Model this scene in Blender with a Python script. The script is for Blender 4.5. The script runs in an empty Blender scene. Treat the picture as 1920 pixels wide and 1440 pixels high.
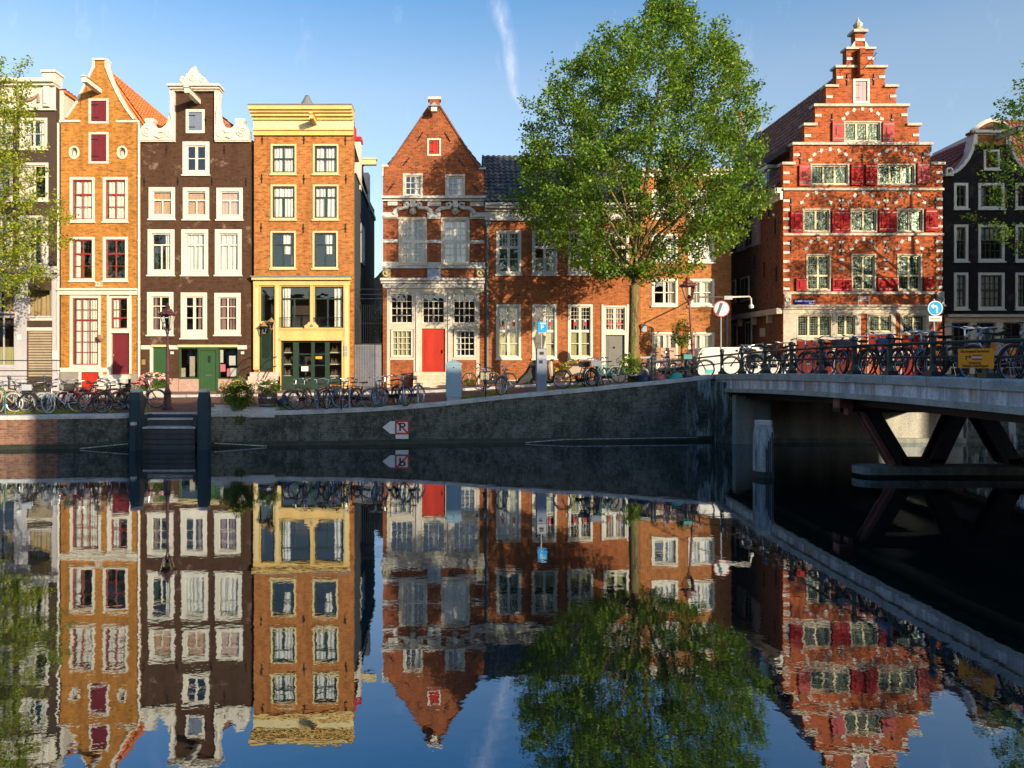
import bpy, math, random
import numpy as np
from mathutils import Vector, Matrix
from mathutils.geometry import tessellate_polygon
R = math.radians
random.seed(7)
sc = bpy.context.scene
COL = sc.collection

# ------------------------------------------------------------------ camera model
F = 1280.0; CX = 850.0; HY = 675.0; EYE = 3.0      # focal length and horizon of the photograph in its pixels, eye height in m
def PX(px, Y): return (px - CX) * Y / F
def PZ(py, Y): return EYE + (HY - py) * Y / F
cam_d = bpy.data.cameras.new('camera'); cam = bpy.data.objects.new('camera', cam_d); COL.objects.link(cam)
cam.location = (0, 0, EYE); cam.rotation_euler = (R(90), 0, 0)
cam_d.sensor_width = 36; cam_d.lens = 36 * F / 1920; cam_d.shift_x = (960 - CX) / 1920; cam_d.shift_y = -(720 - HY) / 1920
cam_d.clip_end = 3000; cam_d.clip_start = .1
sc.camera = cam

# ------------------------------------------------------------------ materials
MATS = {}
def new_mat(name):
    m = bpy.data.materials.new(name); m.use_nodes = True
    nt = m.node_tree; nt.nodes.clear()
    return m, nt
def N(nt, t, **kw):
    n = nt.nodes.new(t)
    for k, v in kw.items():
        if k.startswith('i_'): n.inputs[k[2:].replace('_', ' ')].default_value = v
        else: setattr(n, k, v)
    return n
def mixc(nt, fac, a, b, bt='MIX'):
    n = nt.nodes.new('ShaderNodeMix'); n.data_type = 'RGBA'; n.blend_type = bt
    for i, v in ((0, fac), (6, a), (7, b)):
        if isinstance(v, (int, float)): n.inputs[i].default_value = v
        elif isinstance(v, tuple): n.inputs[i].default_value = (*v[:3], 1)
        else: nt.links.new(v, n.inputs[i])
    return n.outputs[2]
def mmath(nt, op, a, b=None, c=None):
    n = nt.nodes.new('ShaderNodeMath'); n.operation = op
    for i, v in enumerate((a, b, c)):
        if v is None: continue
        if isinstance(v, (int, float)): n.inputs[i].default_value = v
        else: nt.links.new(v, n.inputs[i])
    return n.outputs[0]
def ramp(nt, src, stops):
    r = nt.nodes.new('ShaderNodeValToRGB'); e = r.color_ramp.elements
    while len(e) < len(stops): e.new(.5)
    for i, (p, c) in enumerate(stops):
        e[i].position = p; e[i].color = (*c, 1) if isinstance(c, tuple) else (c, c, c, 1)
    nt.links.new(src, r.inputs[0]); return r.outputs[0]
def noise(nt, vec, scale, detail=4, rough=.55):
    n = nt.nodes.new('ShaderNodeTexNoise'); n.inputs['Scale'].default_value = scale
    n.inputs['Detail'].default_value = detail; n.inputs['Roughness'].default_value = rough
    nt.links.new(vec, n.inputs['Vector']); return n.outputs['Fac']
def vscale(nt, vec, s):
    n = nt.nodes.new('ShaderNodeVectorMath'); n.operation = 'MULTIPLY'
    nt.links.new(vec, n.inputs[0]); n.inputs[1].default_value = s; return n.outputs[0]
def finish(nt, col, rough=.7, metal=0, height=None, bstr=.3, bdist=.02, spec=.4):
    p = nt.nodes.new('ShaderNodeBsdfPrincipled'); o = nt.nodes.new('ShaderNodeOutputMaterial')
    if isinstance(col, tuple): p.inputs['Base Color'].default_value = (*col, 1)
    else: nt.links.new(col, p.inputs['Base Color'])
    if isinstance(rough, (int, float)): p.inputs['Roughness'].default_value = rough
    else: nt.links.new(rough, p.inputs['Roughness'])
    p.inputs['Metallic'].default_value = metal
    p.inputs['Specular IOR Level'].default_value = spec
    if height is not None:
        b = nt.nodes.new('ShaderNodeBump'); b.inputs['Strength'].default_value = bstr; b.inputs['Distance'].default_value = bdist
        nt.links.new(height, b.inputs['Height']); nt.links.new(b.outputs[0], p.inputs['Normal'])
    nt.links.new(p.outputs[0], o.inputs[0]); return p
def pm(name, c, rough=.6, metal=0, var=.18, scale=2.5, spec=.4, streak=False):
    """painted / plain surface with a little wear"""
    if name in MATS: return MATS[name]
    m, nt = new_mat(name)
    pos = N(nt, 'ShaderNodeNewGeometry').outputs['Position']
    v = vscale(nt, pos, (1, 1, .18)) if streak else pos
    n1 = noise(nt, v, scale, 5); n2 = noise(nt, pos, scale * 9, 3)
    f = mmath(nt, 'MULTIPLY', mmath(nt, 'ADD', n1, n2), .5)
    f = ramp(nt, f, [(.35, 0.), (.65, 1.)])
    d = tuple(x * (1 - var * 1.6) for x in c); u = tuple(min(1, x * (1 + var * .5)) for x in c)
    finish(nt, mixc(nt, f, d, u), rough, metal, n2, .15, .01, spec)
    MATS[name] = m; return m
def brick(name, c1, c2, mortar, wear=None, wearamt=.0, bw=.23, bh=.075, ms=.010, big=.35, dark=None, top_axis=False):
    if name in MATS: return MATS[name]
    m, nt = new_mat(name)
    if name in ('brick_orange', 'brick_tan', 'brick_red', 'brick_row', 'brick_light', 'brick_step'):
        c1 = tuple(v * .90 for v in c1); c2 = tuple(v * .66 for v in c2); mortar = tuple(v * .80 for v in mortar)
    pos = N(nt, 'ShaderNodeNewGeometry').outputs['Position']
    s = nt.nodes.new('ShaderNodeSeparateXYZ'); nt.links.new(pos, s.inputs[0])
    cmb = nt.nodes.new('ShaderNodeCombineXYZ')
    if top_axis:
        nt.links.new(s.outputs[0], cmb.inputs[0]); nt.links.new(s.outputs[1], cmb.inputs[1])
    else:
        nt.links.new(mmath(nt, 'ADD', s.outputs[0], s.outputs[1]), cmb.inputs[0]); nt.links.new(s.outputs[2], cmb.inputs[1])
    b = nt.nodes.new('ShaderNodeTexBrick'); nt.links.new(cmb.outputs[0], b.inputs['Vector'])
    b.inputs['Scale'].default_value = 1; b.inputs['Brick Width'].default_value = bw; b.inputs['Row Height'].default_value = bh
    b.inputs['Mortar Size'].default_value = ms; b.inputs['Mortar Smooth'].default_value = .3; b.inputs['Bias'].default_value = 0
    b.inputs['Color1'].default_value = (*c1, 1); b.inputs['Color2'].default_value = (*c2, 1); b.inputs['Mortar'].default_value = (*mortar, 1)
    n1 = noise(nt, pos, .55, 6, .6); n2 = noise(nt, pos, 6, 4)
    col = mixc(nt, ramp(nt, n1, [(.35, 0.), (.7, big)]), b.outputs['Color'], tuple(x * .45 for x in (dark or c2)))
    col = mixc(nt, ramp(nt, n2, [(.4, 0.), (.75, .45)]), col, tuple(min(1, x * 1.35) for x in c1))
    n6 = noise(nt, vscale(nt, pos, (4.3, 4.3, 13.)), 1., 2, .5); col = mixc(nt, ramp(nt, n6, [(.32, .55), (.46, 0.)]), col, tuple(x * .38 for x in c2))
    n7 = noise(nt, vscale(nt, pos, (3., 3., .25)), .9, 5, .6); col = mixc(nt, ramp(nt, n7, [(.5, 0.), (.72, .35)]), col, tuple(x * .4 for x in c2))
    if name == 'quay_brick':
        n4 = noise(nt, vscale(nt, pos, (1, 1, .5)), 2.3, 8, .75); col = mixc(nt, ramp(nt, n4, [(.42, .75), (.52, 0.)]), col, (.022, .03, .027)); n5 = noise(nt, pos, 14, 4, .7); col = mixc(nt, ramp(nt, n5, [(.58, 0.), (.68, .6)]), col, (.26, .27, .25))
    if name == 'quay_brick':
        st = noise(nt, vscale(nt, pos, (1, 1, .16)), 4.2, 6, .6); msk = ramp(nt, mmath(nt, 'MULTIPLY', s.outputs[0], .1), [(.84, 0.), (.93, 1.)])
        col = mixc(nt, mmath(nt, 'MULTIPLY', ramp(nt, st, [(.52, 0.), (.6, .75)]), msk), col, (.40, .45, .48))
    if wear:
        n3 = noise(nt, pos, 1.1, 8, .7)
        col = mixc(nt, ramp(nt, n3, [(.58, 0.), (.66, wearamt)]), col, wear)
    finish(nt, col, .85, 0, mmath(nt, 'MULTIPLY', b.outputs['Fac'], -1), .35, .012, .12)
    MATS[name] = m; return m
def tiles(name, c1, c2, axis='y'):
    """pantile roof: ridges running down the slope, courses across"""
    if name in MATS: return MATS[name]
    m, nt = new_mat(name)
    pos = N(nt, 'ShaderNodeNewGeometry').outputs['Position']
    s = nt.nodes.new('ShaderNodeSeparateXYZ'); nt.links.new(pos, s.inputs[0])
    u = s.outputs[1] if axis == 'y' else s.outputs[0]
    w1 = mmath(nt, 'SINE', mmath(nt, 'MULTIPLY', u, 2 * math.pi / .24))
    w2 = mmath(nt, 'FRACT', mmath(nt, 'MULTIPLY', s.outputs[2], 1 / .27))
    h = noise(nt, pos, 30, 3)
    n1 = noise(nt, pos, 4, 5, .6); n2 = noise(nt, pos, 22, 2)
    f = ramp(nt, mmath(nt, 'MULTIPLY', mmath(nt, 'ADD', n1, n2), .5), [(.42, 0.), (.58, 1.)])
    finish(nt, mixc(nt, f, c1, c2), .75, 0, h, .3, .01)
    MATS[name] = m; return m

M = {}
M['brick_orange'] = brick('brick_orange', (.49, .20, .042), (.38, .145, .032), (.44, .27, .09), big=.22)
M['brick_tan'] = brick('brick_tan', (.47, .175, .05), (.36, .12, .03), (.42, .25, .11), big=.24)
M['brick_brown'] = brick('brick_brown', (.072, .038, .024), (.064, .032, .02), (.06, .034, .022), wear=(.30, .2, .17), wearamt=.55, ms=.006, big=.2)
M['brick_red'] = brick('brick_red', (.37, .105, .042), (.23, .06, .03), (.34, .18, .09), big=.4)
M['brick_row'] = brick('brick_row', (.44, .14, .05), (.32, .09, .035), (.40, .2, .09), big=.3)
M['brick_light'] = brick('brick_light', (.50, .185, .06), (.38, .13, .045), (.44, .27, .12), big=.25)
M['brick_step'] = brick('brick_step', (.50, .115, .032), (.31, .06, .025), (.40, .19, .10), big=.42)
M['brick_dark'] = brick('brick_dark', (.20, .085, .05), (.13, .06, .04), (.17, .10, .07), big=.3)
M['brick_black'] = brick('brick_black', (.022, .019, .019), (.016, .014, .015), (.02, .018, .018), wear=(.2, .11, .08), wearamt=.25, ms=.006)
M['quay_brick'] = brick('quay_brick', (.15, .155, .135), (.08, .093, .083), (.17, .175, .155), wear=(.22, .23, .21), wearamt=.45, bw=.24, bh=.08, ms=.014, big=.9, dark=(.03, .04, .035))
M['paving'] = brick('paving', (.25, .125, .095), (.19, .10, .08), (.13, .09, .07), bw=.21, bh=.1, ms=.012, big=.5, top_axis=True)
M['sidewalk'] = brick('sidewalk', (.36, .20, .14), (.31, .175, .13), (.2, .14, .11), bw=.3, bh=.3, ms=.012, big=.3, top_axis=True)
M['tile_orange'] = tiles('tile_orange', (.50, .12, .035), (.62, .19, .05))
M['tile_brown'] = tiles('tile_brown', (.15, .045, .025), (.40, .15, .08))
M['tile_red'] = tiles('tile_red', (.20, .05, .035), (.33, .10, .06))
M['tile_black'] = tiles('tile_black', (.04, .045, .05), (.10, .095, .095), 'x')
WHITE = pm('white_paint', (.60, .56, .48), .5, var=.12, streak=True)
CREAM = pm('cream_paint', (.58, .48, .26), .5, var=.1)
YELLOW = pm('yellow_paint', (.61, .42, .15), .6, var=.14, streak=True)
STONE = pm('sandstone', (.49, .43, .34), .8, var=.25)
STONEW = pm('white_stone', (.55, .53, .49), .8, var=.28, streak=True)
BEIGE = pm('beige_paint', (.50, .44, .33), .6, var=.12)
LILAC = pm('pale_lilac_paint', (.42, .41, .45), .6, var=.12, streak=True)
RED = pm('red_paint', (.42, .012, .018), .4, var=.18)
RED2 = pm('orange_red_paint', (.42, .028, .014), .55, var=.25, streak=True, spec=.2)
RED3 = pm('shutter_red', (.33, .012, .011), .65, var=.25, streak=True, spec=.12)
PINK = pm('sun_glare_red_shutter', (.44, .075, .07), .65, var=.3, spec=.15, streak=True)  # paler red: sun glare on the upper shutters is put into the colour
WINE = pm('wine_red_paint', (.13, .010, .018), .6, var=.15)
MAROON = pm('maroon_sash', (.25, .03, .03), .4, var=.1)
GREEN = pm('green_paint', (.03, .082, .03), .4, var=.1)
DGREEN = pm('dark_green_paint', (.022, .045, .03), .35, var=.15)
GREY = pm('grey_paint', (.13, .13, .12), .5, var=.12)
LGREY = pm('light_grey_paint', (.30, .32, .35), .5, var=.15)
BLUEGREY = pm('blue_grey_paint', (.15, .19, .27), .5, var=.1)
IRON = pm('black_iron', (.014, .015, .017), .4, var=.2)
RAILM = pm('dark_green_iron', (.018, .035, .034), .35, var=.25, spec=.6)
LEAD = pm('lead_grey', (.16, .17, .18), .5, var=.2)
PIPE = pm('pipe_green_grey', (.10, .14, .15), .4, var=.2)
COPE = pm('coping_bluestone', (.46, .47, .48), .8, var=.3, scale=3)
CONC = pm('grey_concrete', (.44, .44, .40), .85, var=.3, streak=True)
CONCD = pm('stained_concrete', (.30, .32, .30), .85, var=.4, streak=True)
def streaked(name, light, dark, rust, rough=.85, hz=.10, sc_=4., bump=.25, bd=.02, rustlo=.6):
    m, nt = new_mat(name); pos = N(nt, 'ShaderNodeNewGeometry').outputs['Position']
    a = noise(nt, vscale(nt, pos, (1, 1, hz)), sc_, 6, .65); b = noise(nt, vscale(nt, pos, (1, 1, hz*2)), sc_*.35, 3, .5); c = noise(nt, pos, 16, 4, .6)
    col = mixc(nt, ramp(nt, a, [(.40, 0.), (.56, 1.)]), dark, light)
    col = mixc(nt, ramp(nt, b, [(rustlo, 0.), (rustlo + .08, .7)]), col, rust)
    col = mixc(nt, ramp(nt, c, [(.38, .35), (.52, 0.)]), col, tuple(x * .6 for x in dark))
    finish(nt, col, rough, 0, mmath(nt, 'ADD', a, c), bump, bd, .2); MATS[name] = m; return m
FASC = streaked('weathered_fascia', (.78, .76, .82), (.40, .39, .43), (.42, .30, .18))
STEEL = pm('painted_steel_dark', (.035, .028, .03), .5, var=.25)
STEELP = pm('faded_pink_steel', (.30, .13, .12), .6, var=.3)
WOODD = pm('dark_wet_timber', (.05, .055, .06), .6, var=.4, streak=True, scale=5)
WOODP = pm('weathered_timber', (.46, .47, .47), .8, var=.55, streak=True, scale=9)
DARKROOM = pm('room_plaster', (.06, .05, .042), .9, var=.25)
CURT = pm('white_curtain', (.78, .75, .70), .9, var=.06)
CURTT = pm('tan_curtain', (.45, .33, .17), .9, var=.1)
CURTP = pm('mauve_curtain', (.30, .18, .17), .9, var=.15)
BLINDO = pm('orange_blind', (.62, .34, .17), .9, var=.08)
BLINDP = pm('pink_blind', (.62, .43, .36), .9, var=.08)
BLINDG = pm('olive_blind', (.46, .44, .22), .9, var=.08)
BLINDD = pm('green_curtain', (.03, .10, .065), .9, var=.25)
RUBBER = pm('black_rubber', (.012, .012, .013), .7, var=.1)
CHROME = pm('dull_chrome', (.45, .45, .46), .3, .9, var=.1)
BARK = streaked('bark', (.25, .18, .08), (.09, .065, .035), (.16, .16, .05), .9, .22, 9., .9, .06, .5)
TWIG = pm('twig_bark', (.10, .075, .045), .9, var=.3)
SOIL = pm('soil', (.05, .035, .025), .95, var=.3)
SIGNB = pm('sign_blue', (.015, .30, .66), .6, var=.03, spec=.05)
SIGNN = pm('enamel_navy', (.01, .015, .16), .6, var=.05, spec=.05)
SIGNW = pm('sign_white', (.65, .66, .64), .6, var=.05, spec=.1)
SIGNR = pm('sign_red', (.5, .02, .03), .4, var=.05)
SIGNO = pm('sign_orange', (.95, .34, .012), .45, var=.05)
SIGNK = pm('sign_black', (.012, .012, .012), .5, var=.05)
CABBL = pm('cabinet_blue_grey', (.22, .34, .42), .5, var=.1, streak=True)
VANW = pm('van_white', (.55, .54, .51), .35, var=.03)
STONEP = pm('pink_granite', (.42, .27, .22), .7, var=.2, scale=6)
STEPST = pm('step_stone', (.55, .45, .33), .8, var=.2)
BROWNP = pm('brown_box', (.30, .17, .08), .8, var=.15)

def objcol(name, rough):
    m, nt = new_mat(name)
    oi = N(nt, 'ShaderNodeObjectInfo'); pos = N(nt, 'ShaderNodeNewGeometry').outputs['Position']
    n = noise(nt, pos, 20, 3)
    col = mixc(nt, ramp(nt, n, [(.35, .0), (.7, .35)]), oi.outputs['Color'], (.06, .045, .035))
    finish(nt, col, rough, 0); return m
BIKEP = objcol('bicycle_paint', .3); TYREM = objcol('tyre_rubber', .6); BOXM = objcol('carrier_box_plastic', .5)

def glass_mat():
    m, nt = new_mat('window_glass')
    lw = N(nt, 'ShaderNodeFresnel'); lw.inputs[0].default_value = 1.5
    f = mmath(nt, 'ADD', mmath(nt, 'MULTIPLY', lw.outputs[0], 1.3), .07)
    pos = N(nt, 'ShaderNodeNewGeometry').outputs['Position']
    n = noise(nt, pos, 1.3, 2); b = nt.nodes.new('ShaderNodeBump'); b.inputs['Strength'].default_value = .5; b.inputs['Distance'].default_value = .012
    nt.links.new(n, b.inputs['Height'])
    t = N(nt, 'ShaderNodeBsdfTransparent'); t.inputs[0].default_value = (.95, .97, .96, 1)
    g = N(nt, 'ShaderNodeBsdfGlossy'); g.inputs['Roughness'].default_value = .02; g.inputs['Color'].default_value = (.95, .97, 1, 1)
    nt.links.new(b.outputs[0], g.inputs['Normal'])
    mx = N(nt, 'ShaderNodeMixShader'); o = N(nt, 'ShaderNodeOutputMaterial')
    nt.links.new(f, mx.inputs[0]); nt.links.new(t.outputs[0], mx.inputs[1]); nt.links.new(g.outputs[0], mx.inputs[2]); nt.links.new(mx.outputs[0], o.inputs[0])
    return m
GLASS = glass_mat()
def leaded_glass():
    m, nt = new_mat('old_green_glass'); t = N(nt, 'ShaderNodeBsdfTransparent'); t.inputs[0].default_value = (.42, .62, .50, 1)
    g = N(nt, 'ShaderNodeBsdfGlossy'); g.inputs['Roughness'].default_value = .22; g.inputs['Color'].default_value = (.45, .65, .55, 1)
    pos = N(nt, 'ShaderNodeNewGeometry').outputs['Position']; b = nt.nodes.new('ShaderNodeBump'); b.inputs['Strength'].default_value = .6; b.inputs['Distance'].default_value = .02; nt.links.new(noise(nt, pos, 5, 2), b.inputs['Height']); nt.links.new(b.outputs[0], g.inputs['Normal'])
    mx = N(nt, 'ShaderNodeMixShader'); mx.inputs[0].default_value = .02; o = N(nt, 'ShaderNodeOutputMaterial'); nt.links.new(t.outputs[0], mx.inputs[1]); nt.links.new(g.outputs[0], mx.inputs[2]); nt.links.new(mx.outputs[0], o.inputs[0]); return m
OLDGLASS = leaded_glass()
def leaf_mat(name, dark, mid, light, trans=.45):
    m, nt = new_mat(name)
    g = N(nt, 'ShaderNodeNewGeometry')
    col = ramp(nt, g.outputs['Random Per Island'], [(0, dark), (.45, mid), (1, light)])
    d = N(nt, 'ShaderNodeBsdfPrincipled'); d.inputs['Roughness'].default_value = .45; d.inputs['Specular IOR Level'].default_value = .35
    t = N(nt, 'ShaderNodeBsdfTranslucent'); nt.links.new(col, d.inputs['Base Color'])
    nt.links.new(mixc(nt, .5, col, (.25, .32, .03)), t.inputs[0])
    mx = N(nt, 'ShaderNodeMixShader'); mx.inputs[0].default_value = trans; o = N(nt, 'ShaderNodeOutputMaterial')
    nt.links.new(d.outputs[0], mx.inputs[1]); nt.links.new(t.outputs[0], mx.inputs[2]); nt.links.new(mx.outputs[0], o.inputs[0])
    return m
LEAF = leaf_mat('elm_leaf', (.03, .09, .010), (.085, .205, .02), (.29, .40, .035), .42)
LEAFY = leaf_mat('sunlit_elm_leaf', (.09, .15, .012), (.24, .32, .02), (.42, .42, .04), .42)
LEAFB = leaf_mat('shrub_leaf', (.02, .07, .012), (.07, .14, .02), (.2, .24, .03), .3)
def flower_mat(name, c):
    return pm(name, c, .7, var=.15)
FPINK = flower_mat('pink_petals', (.75, .22, .30)); FYEL = flower_mat('yellow_petals', (.8, .6, .04)); FRED = flower_mat('red_petals', (.65, .03, .03)); FWHT = flower_mat('white_petals', (.8, .75, .7)); FORA = flower_mat('orange_petals', (.8, .25, .04))

# ------------------------------------------------------------------ mesh builder
class MB:
    def __init__(s): s.v = []; s.f = []; s.m = []; s.cur = 0; s.T = None
    def add(s, vs, fs):
        o = len(s.v)
        if s.T is not None: vs = [tuple(s.T @ Vector(v)) for v in vs]
        s.v += [tuple(v) for v in vs]; s.f += [tuple(i + o for i in f) for f in fs]; s.m += [s.cur] * len(fs)
        return s
    def box(s, x0, x1, y0, y1, z0, z1):
        if x0 > x1: x0, x1 = x1, x0
        if y0 > y1: y0, y1 = y1, y0
        if z0 > z1: z0, z1 = z1, z0
        return s.add([(x0,y0,z0),(x1,y0,z0),(x1,y1,z0),(x0,y1,z0),(x0,y0,z1),(x1,y0,z1),(x1,y1,z1),(x0,y1,z1)],
                     [(0,3,2,1),(4,5,6,7),(0,1,5,4),(1,2,6,5),(2,3,7,6),(3,0,4,7)])
    def bbox(s, x0, x1, y0, y1, z0, z1, b=.02):
        """box with its vertical and top edges chamfered"""
        if x0 > x1: x0, x1 = x1, x0
        ring = lambda i, z: [(x0+i+b,y0+i,z),(x1-i-b,y0+i,z),(x1-i,y0+i+b,z),(x1-i,y1-i-b,z),(x1-i-b,y1-i,z),(x0+i+b,y1-i,z),(x0+i,y1-i-b,z),(x0+i,y0+i+b,z)]
        vs = ring(0, z0) + ring(0, z1 - b) + ring(b, z1)
        fs = [tuple(range(7, -1, -1)), tuple(range(16, 24))]
        for k in range(2):
            for i in range(8):
                j = (i + 1) % 8; fs.append((k*8+i, k*8+j, k*8+8+j, k*8+8+i))
        return s.add(vs, fs)
    def quad(s, a, b, c, d): return s.add([a, b, c, d], [(0, 1, 2, 3)])
    def prism(s, pts, y0, y1):
        """outline in x,z pushed from y0 to y1"""
        n = len(pts); vs = [(x, y0, z) for x, z in pts] + [(x, y1, z) for x, z in pts]
        tris = tessellate_polygon([[Vector((x, z, 0)) for x, z in pts]])
        fs = [tuple(t) for t in tris] + [tuple(i + n for i in reversed(t)) for t in tris]
        fs += [(i, (i+1) % n, (i+1) % n + n, i + n) for i in range(n)]
        return s.add(vs, fs)
    def tube(s, path, r, n=6, cap=True):
        path = [Vector(p) for p in path]; L = len(path); rs = r if isinstance(r, (list, tuple)) else [r] * L
        vs = []; fs = []; up0 = None
        for i, p in enumerate(path):
            t = (path[min(i+1, L-1)] - path[max(i-1, 0)])
            if t.length < 1e-9: t = Vector((0, 0, 1))
            t.normalize()
            if up0 is None:
                up0 = t.orthogonal().normalized()
            else:
                up0 = (up0 - t * up0.dot(t))
                if up0.length < 1e-6: up0 = t.orthogonal()
                up0.normalize()
            b = t.cross(up0)
            for k in range(n):
                a = 2 * math.pi * k / n
                vs.append(p + (up0 * math.cos(a) + b * math.sin(a)) * rs[i])
        for i in range(L - 1):
            for k in range(n):
                j = (k + 1) % n; fs.append((i*n+k, i*n+j, (i+1)*n+j, (i+1)*n+k))
        if cap: fs.append(tuple(range(n - 1, -1, -1))); fs.append(tuple((L-1)*n + k for k in range(n)))
        return s.add(vs, fs)
    def ring(s, c, R_, r, axis='y', n=28, m=6):
        vs = []; fs = []
        for i in range(n):
            a = 2 * math.pi * i / n
            for k in range(m):
                b = 2 * math.pi * k / m; q = R_ + r * math.cos(b); h = r * math.sin(b)
                if axis == 'y': p = (c[0] + q * math.cos(a), c[1] + h, c[2] + q * math.sin(a))
                else: p = (c[0] + q * math.cos(a), c[1] + q * math.sin(a), c[2] + h)
                vs.append(p)
        for i in range(n):
            for k in range(m):
                fs.append((i*m+k, i*m+(k+1)%m, ((i+1)%n)*m+(k+1)%m, ((i+1)%n)*m+k))
        return s.add(vs, fs)
    def lathe(s, c, prof, n=12, sq=False):
        """profile of (radius, z) turned about the vertical through c"""
        vs = []; fs = []; k = 1 / math.cos(math.pi / n)
        for r, z in prof:
            for i in range(n):
                a = 2 * math.pi * (i + .5) / n; vs.append((c[0] + r * k * math.cos(a), c[1] + r * k * math.sin(a), c[2] + z))
        for j in range(len(prof) - 1):
            for i in range(n):
                fs.append((j*n+i, j*n+(i+1)%n, (j+1)*n+(i+1)%n, (j+1)*n+i))
        fs.append(tuple(range(n - 1, -1, -1))); fs.append(tuple((len(prof)-1)*n + i for i in range(n)))
        return s.add(vs, fs)
    def disc(s, c, r, y0, y1, n=28, rx=None):
        rx = rx or r
        return s.prism([(c[0] + rx * math.cos(2*math.pi*i/n), c[1] + r * math.sin(2*math.pi*i/n)) for i in range(n)], y0, y1)
    def build(s, name, mat, parent=None, smooth=False):
        me = bpy.data.meshes.new(name)
        org = Vector((0, 0, 0))
        if parent is not None:
            q = parent
            while q.parent is not None: q = q.parent
            org = q.location if q.type == 'EMPTY' or True else org
        me.from_pydata([(a - org.x, b - org.y, c - org.z) for a, b, c in s.v], [], s.f)
        mats = mat if isinstance(mat, (list, tuple)) else [mat]
        for m in mats: me.materials.append(m)
        if len(mats) > 1: me.polygons.foreach_set('material_index', s.m)
        if smooth: me.polygons.foreach_set('use_smooth', [True] * len(me.polygons))
        me.validate(); me.update()
        o = bpy.data.objects.new(name, me); COL.objects.link(o)
        if parent is not None: o.parent = parent
        return o

def tag(o, label=None, cat=None, group=None, kind=None):
    if label: o['label'] = label
    if cat: o['category'] = cat
    if group: o['group'] = group
    if kind: o['kind'] = kind
    return o
def empty(name, loc, label, cat, group=None):
    o = bpy.data.objects.new(name, None); o.empty_display_size = .2; COL.objects.link(o); o.location = loc
    return tag(o, label, cat, group)
def copy_tree(o, parent=None):
    c = o.copy(); COL.objects.link(c)
    if parent is not None: c.parent = parent
    for ch in list(o.children): copy_tree(ch, c)
    return c
def text_mesh(name, s, mat, parent, x, y, z, size, align='CENTER', rot=(R(90), 0, 0), ext=.004, sx=1.0):
    cu = bpy.data.curves.new(name, 'FONT'); cu.body = s; cu.size = size; cu.align_x = align; cu.align_y = 'CENTER'; cu.extrude = ext; cu.offset = size * .012
    t = bpy.data.objects.new(name, cu); COL.objects.link(t)
    bpy.context.view_layer.update()
    me = bpy.data.meshes.new_from_object(t.evaluated_get(bpy.context.evaluated_depsgraph_get()))
    bpy.data.objects.remove(t)
    mt = Matrix.Translation((x, y, z)) @ Matrix.Rotation(rot[2], 4, 'Z') @ Matrix.Rotation(rot[0], 4, 'X') @ Matrix.Diagonal((sx, 1, 1, 1))
    me.transform(mt)
    q = parent
    while q.parent is not None: q = q.parent
    me.transform(Matrix.Translation(-q.location))
    me.materials.clear(); me.materials.append(mat)
    o = bpy.data.objects.new(name, me); COL.objects.link(o); o.parent = parent
    return o

# ------------------------------------------------------------------ ground levels
def interp(x, ks):
    if x <= ks[0][0]: return ks[0][1]
    for (a, va), (b, vb) in zip(ks, ks[1:]):
        if x <= b: return va + (vb - va) * (x - a) / (b - a)
    return ks[-1][1]
ZQ = [(-15.2, 1.12), (-8.2, 1.16), (-4.6, 1.24), (-2.8, 1.31), (-.94, 1.42), (.95, 1.62), (2.9, 1.80), (4.9, 1.96), (6.9, 2.155), (8.95, 2.34), (9.8, 2.44), (22, 2.44), (30, 2.2)]
ZF = [(-12, 1.5), (-1, 1.68), (4, 1.86), (10, 1.95), (30, 1.95)]
def yq(x): return 24.54 + .108 * x
def zq(x): return interp(x, ZQ)
def gz(x, y):
    t = max(0, min(1, (y - yq(x)) / (32.2 - yq(x))))
    return zq(x) * (1 - t) + interp(x, ZF) * t

# ------------------------------------------------------------------ houses
SPLIT = set('quoin base lintel poster pilaster_panel notice name_plate stained_crest step_coping string_course stone_band cellar_panel pilaster lion_bracket door_panel plinth gable_cap gable_trim'.split())
def pantiles(mb, A, B, C, D_, pitch=.26, row=.34):
    """wavy tile courses on the slope eave A-B up to ridge D-C"""
    A, B, C, D_ = map(Vector, (A, B, C, D_)); L = max((B-A).length, (C-D_).length); S_ = (D_-A).length
    nu = max(4, int(L / pitch) * 4); nr = max(2, int(S_ / row)); nrm = (B-A).cross(D_-A).normalized()
    if nrm.z < 0: nrm = -nrm
    rs = random.Random(int(L*10)); vs = []; fs = []
    for r in range(nr):
        for e, lift in ((0, .055), (1, .012)):
            t = min(1, (r + e*1.04) / nr); P = A.lerp(D_, t); Q = B.lerp(C, t)
            for i in range(nu + 1):
                w_ = math.sin(2*math.pi*i/4 + .6); p = P.lerp(Q, i/nu) + nrm * (lift + .035*w_ + rs.uniform(-.006, .006)); vs.append(p)
        b = r*2*(nu+1)
        for i in range(nu): fs.append((b+i, b+i+1, b+nu+1+i+1, b+nu+1+i))
        if r: 
            for i in range(nu): fs.append((b-(nu+1)+i, b-(nu+1)+i+1, b+i+1, b+i))
    mb.add(vs, fs)
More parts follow.
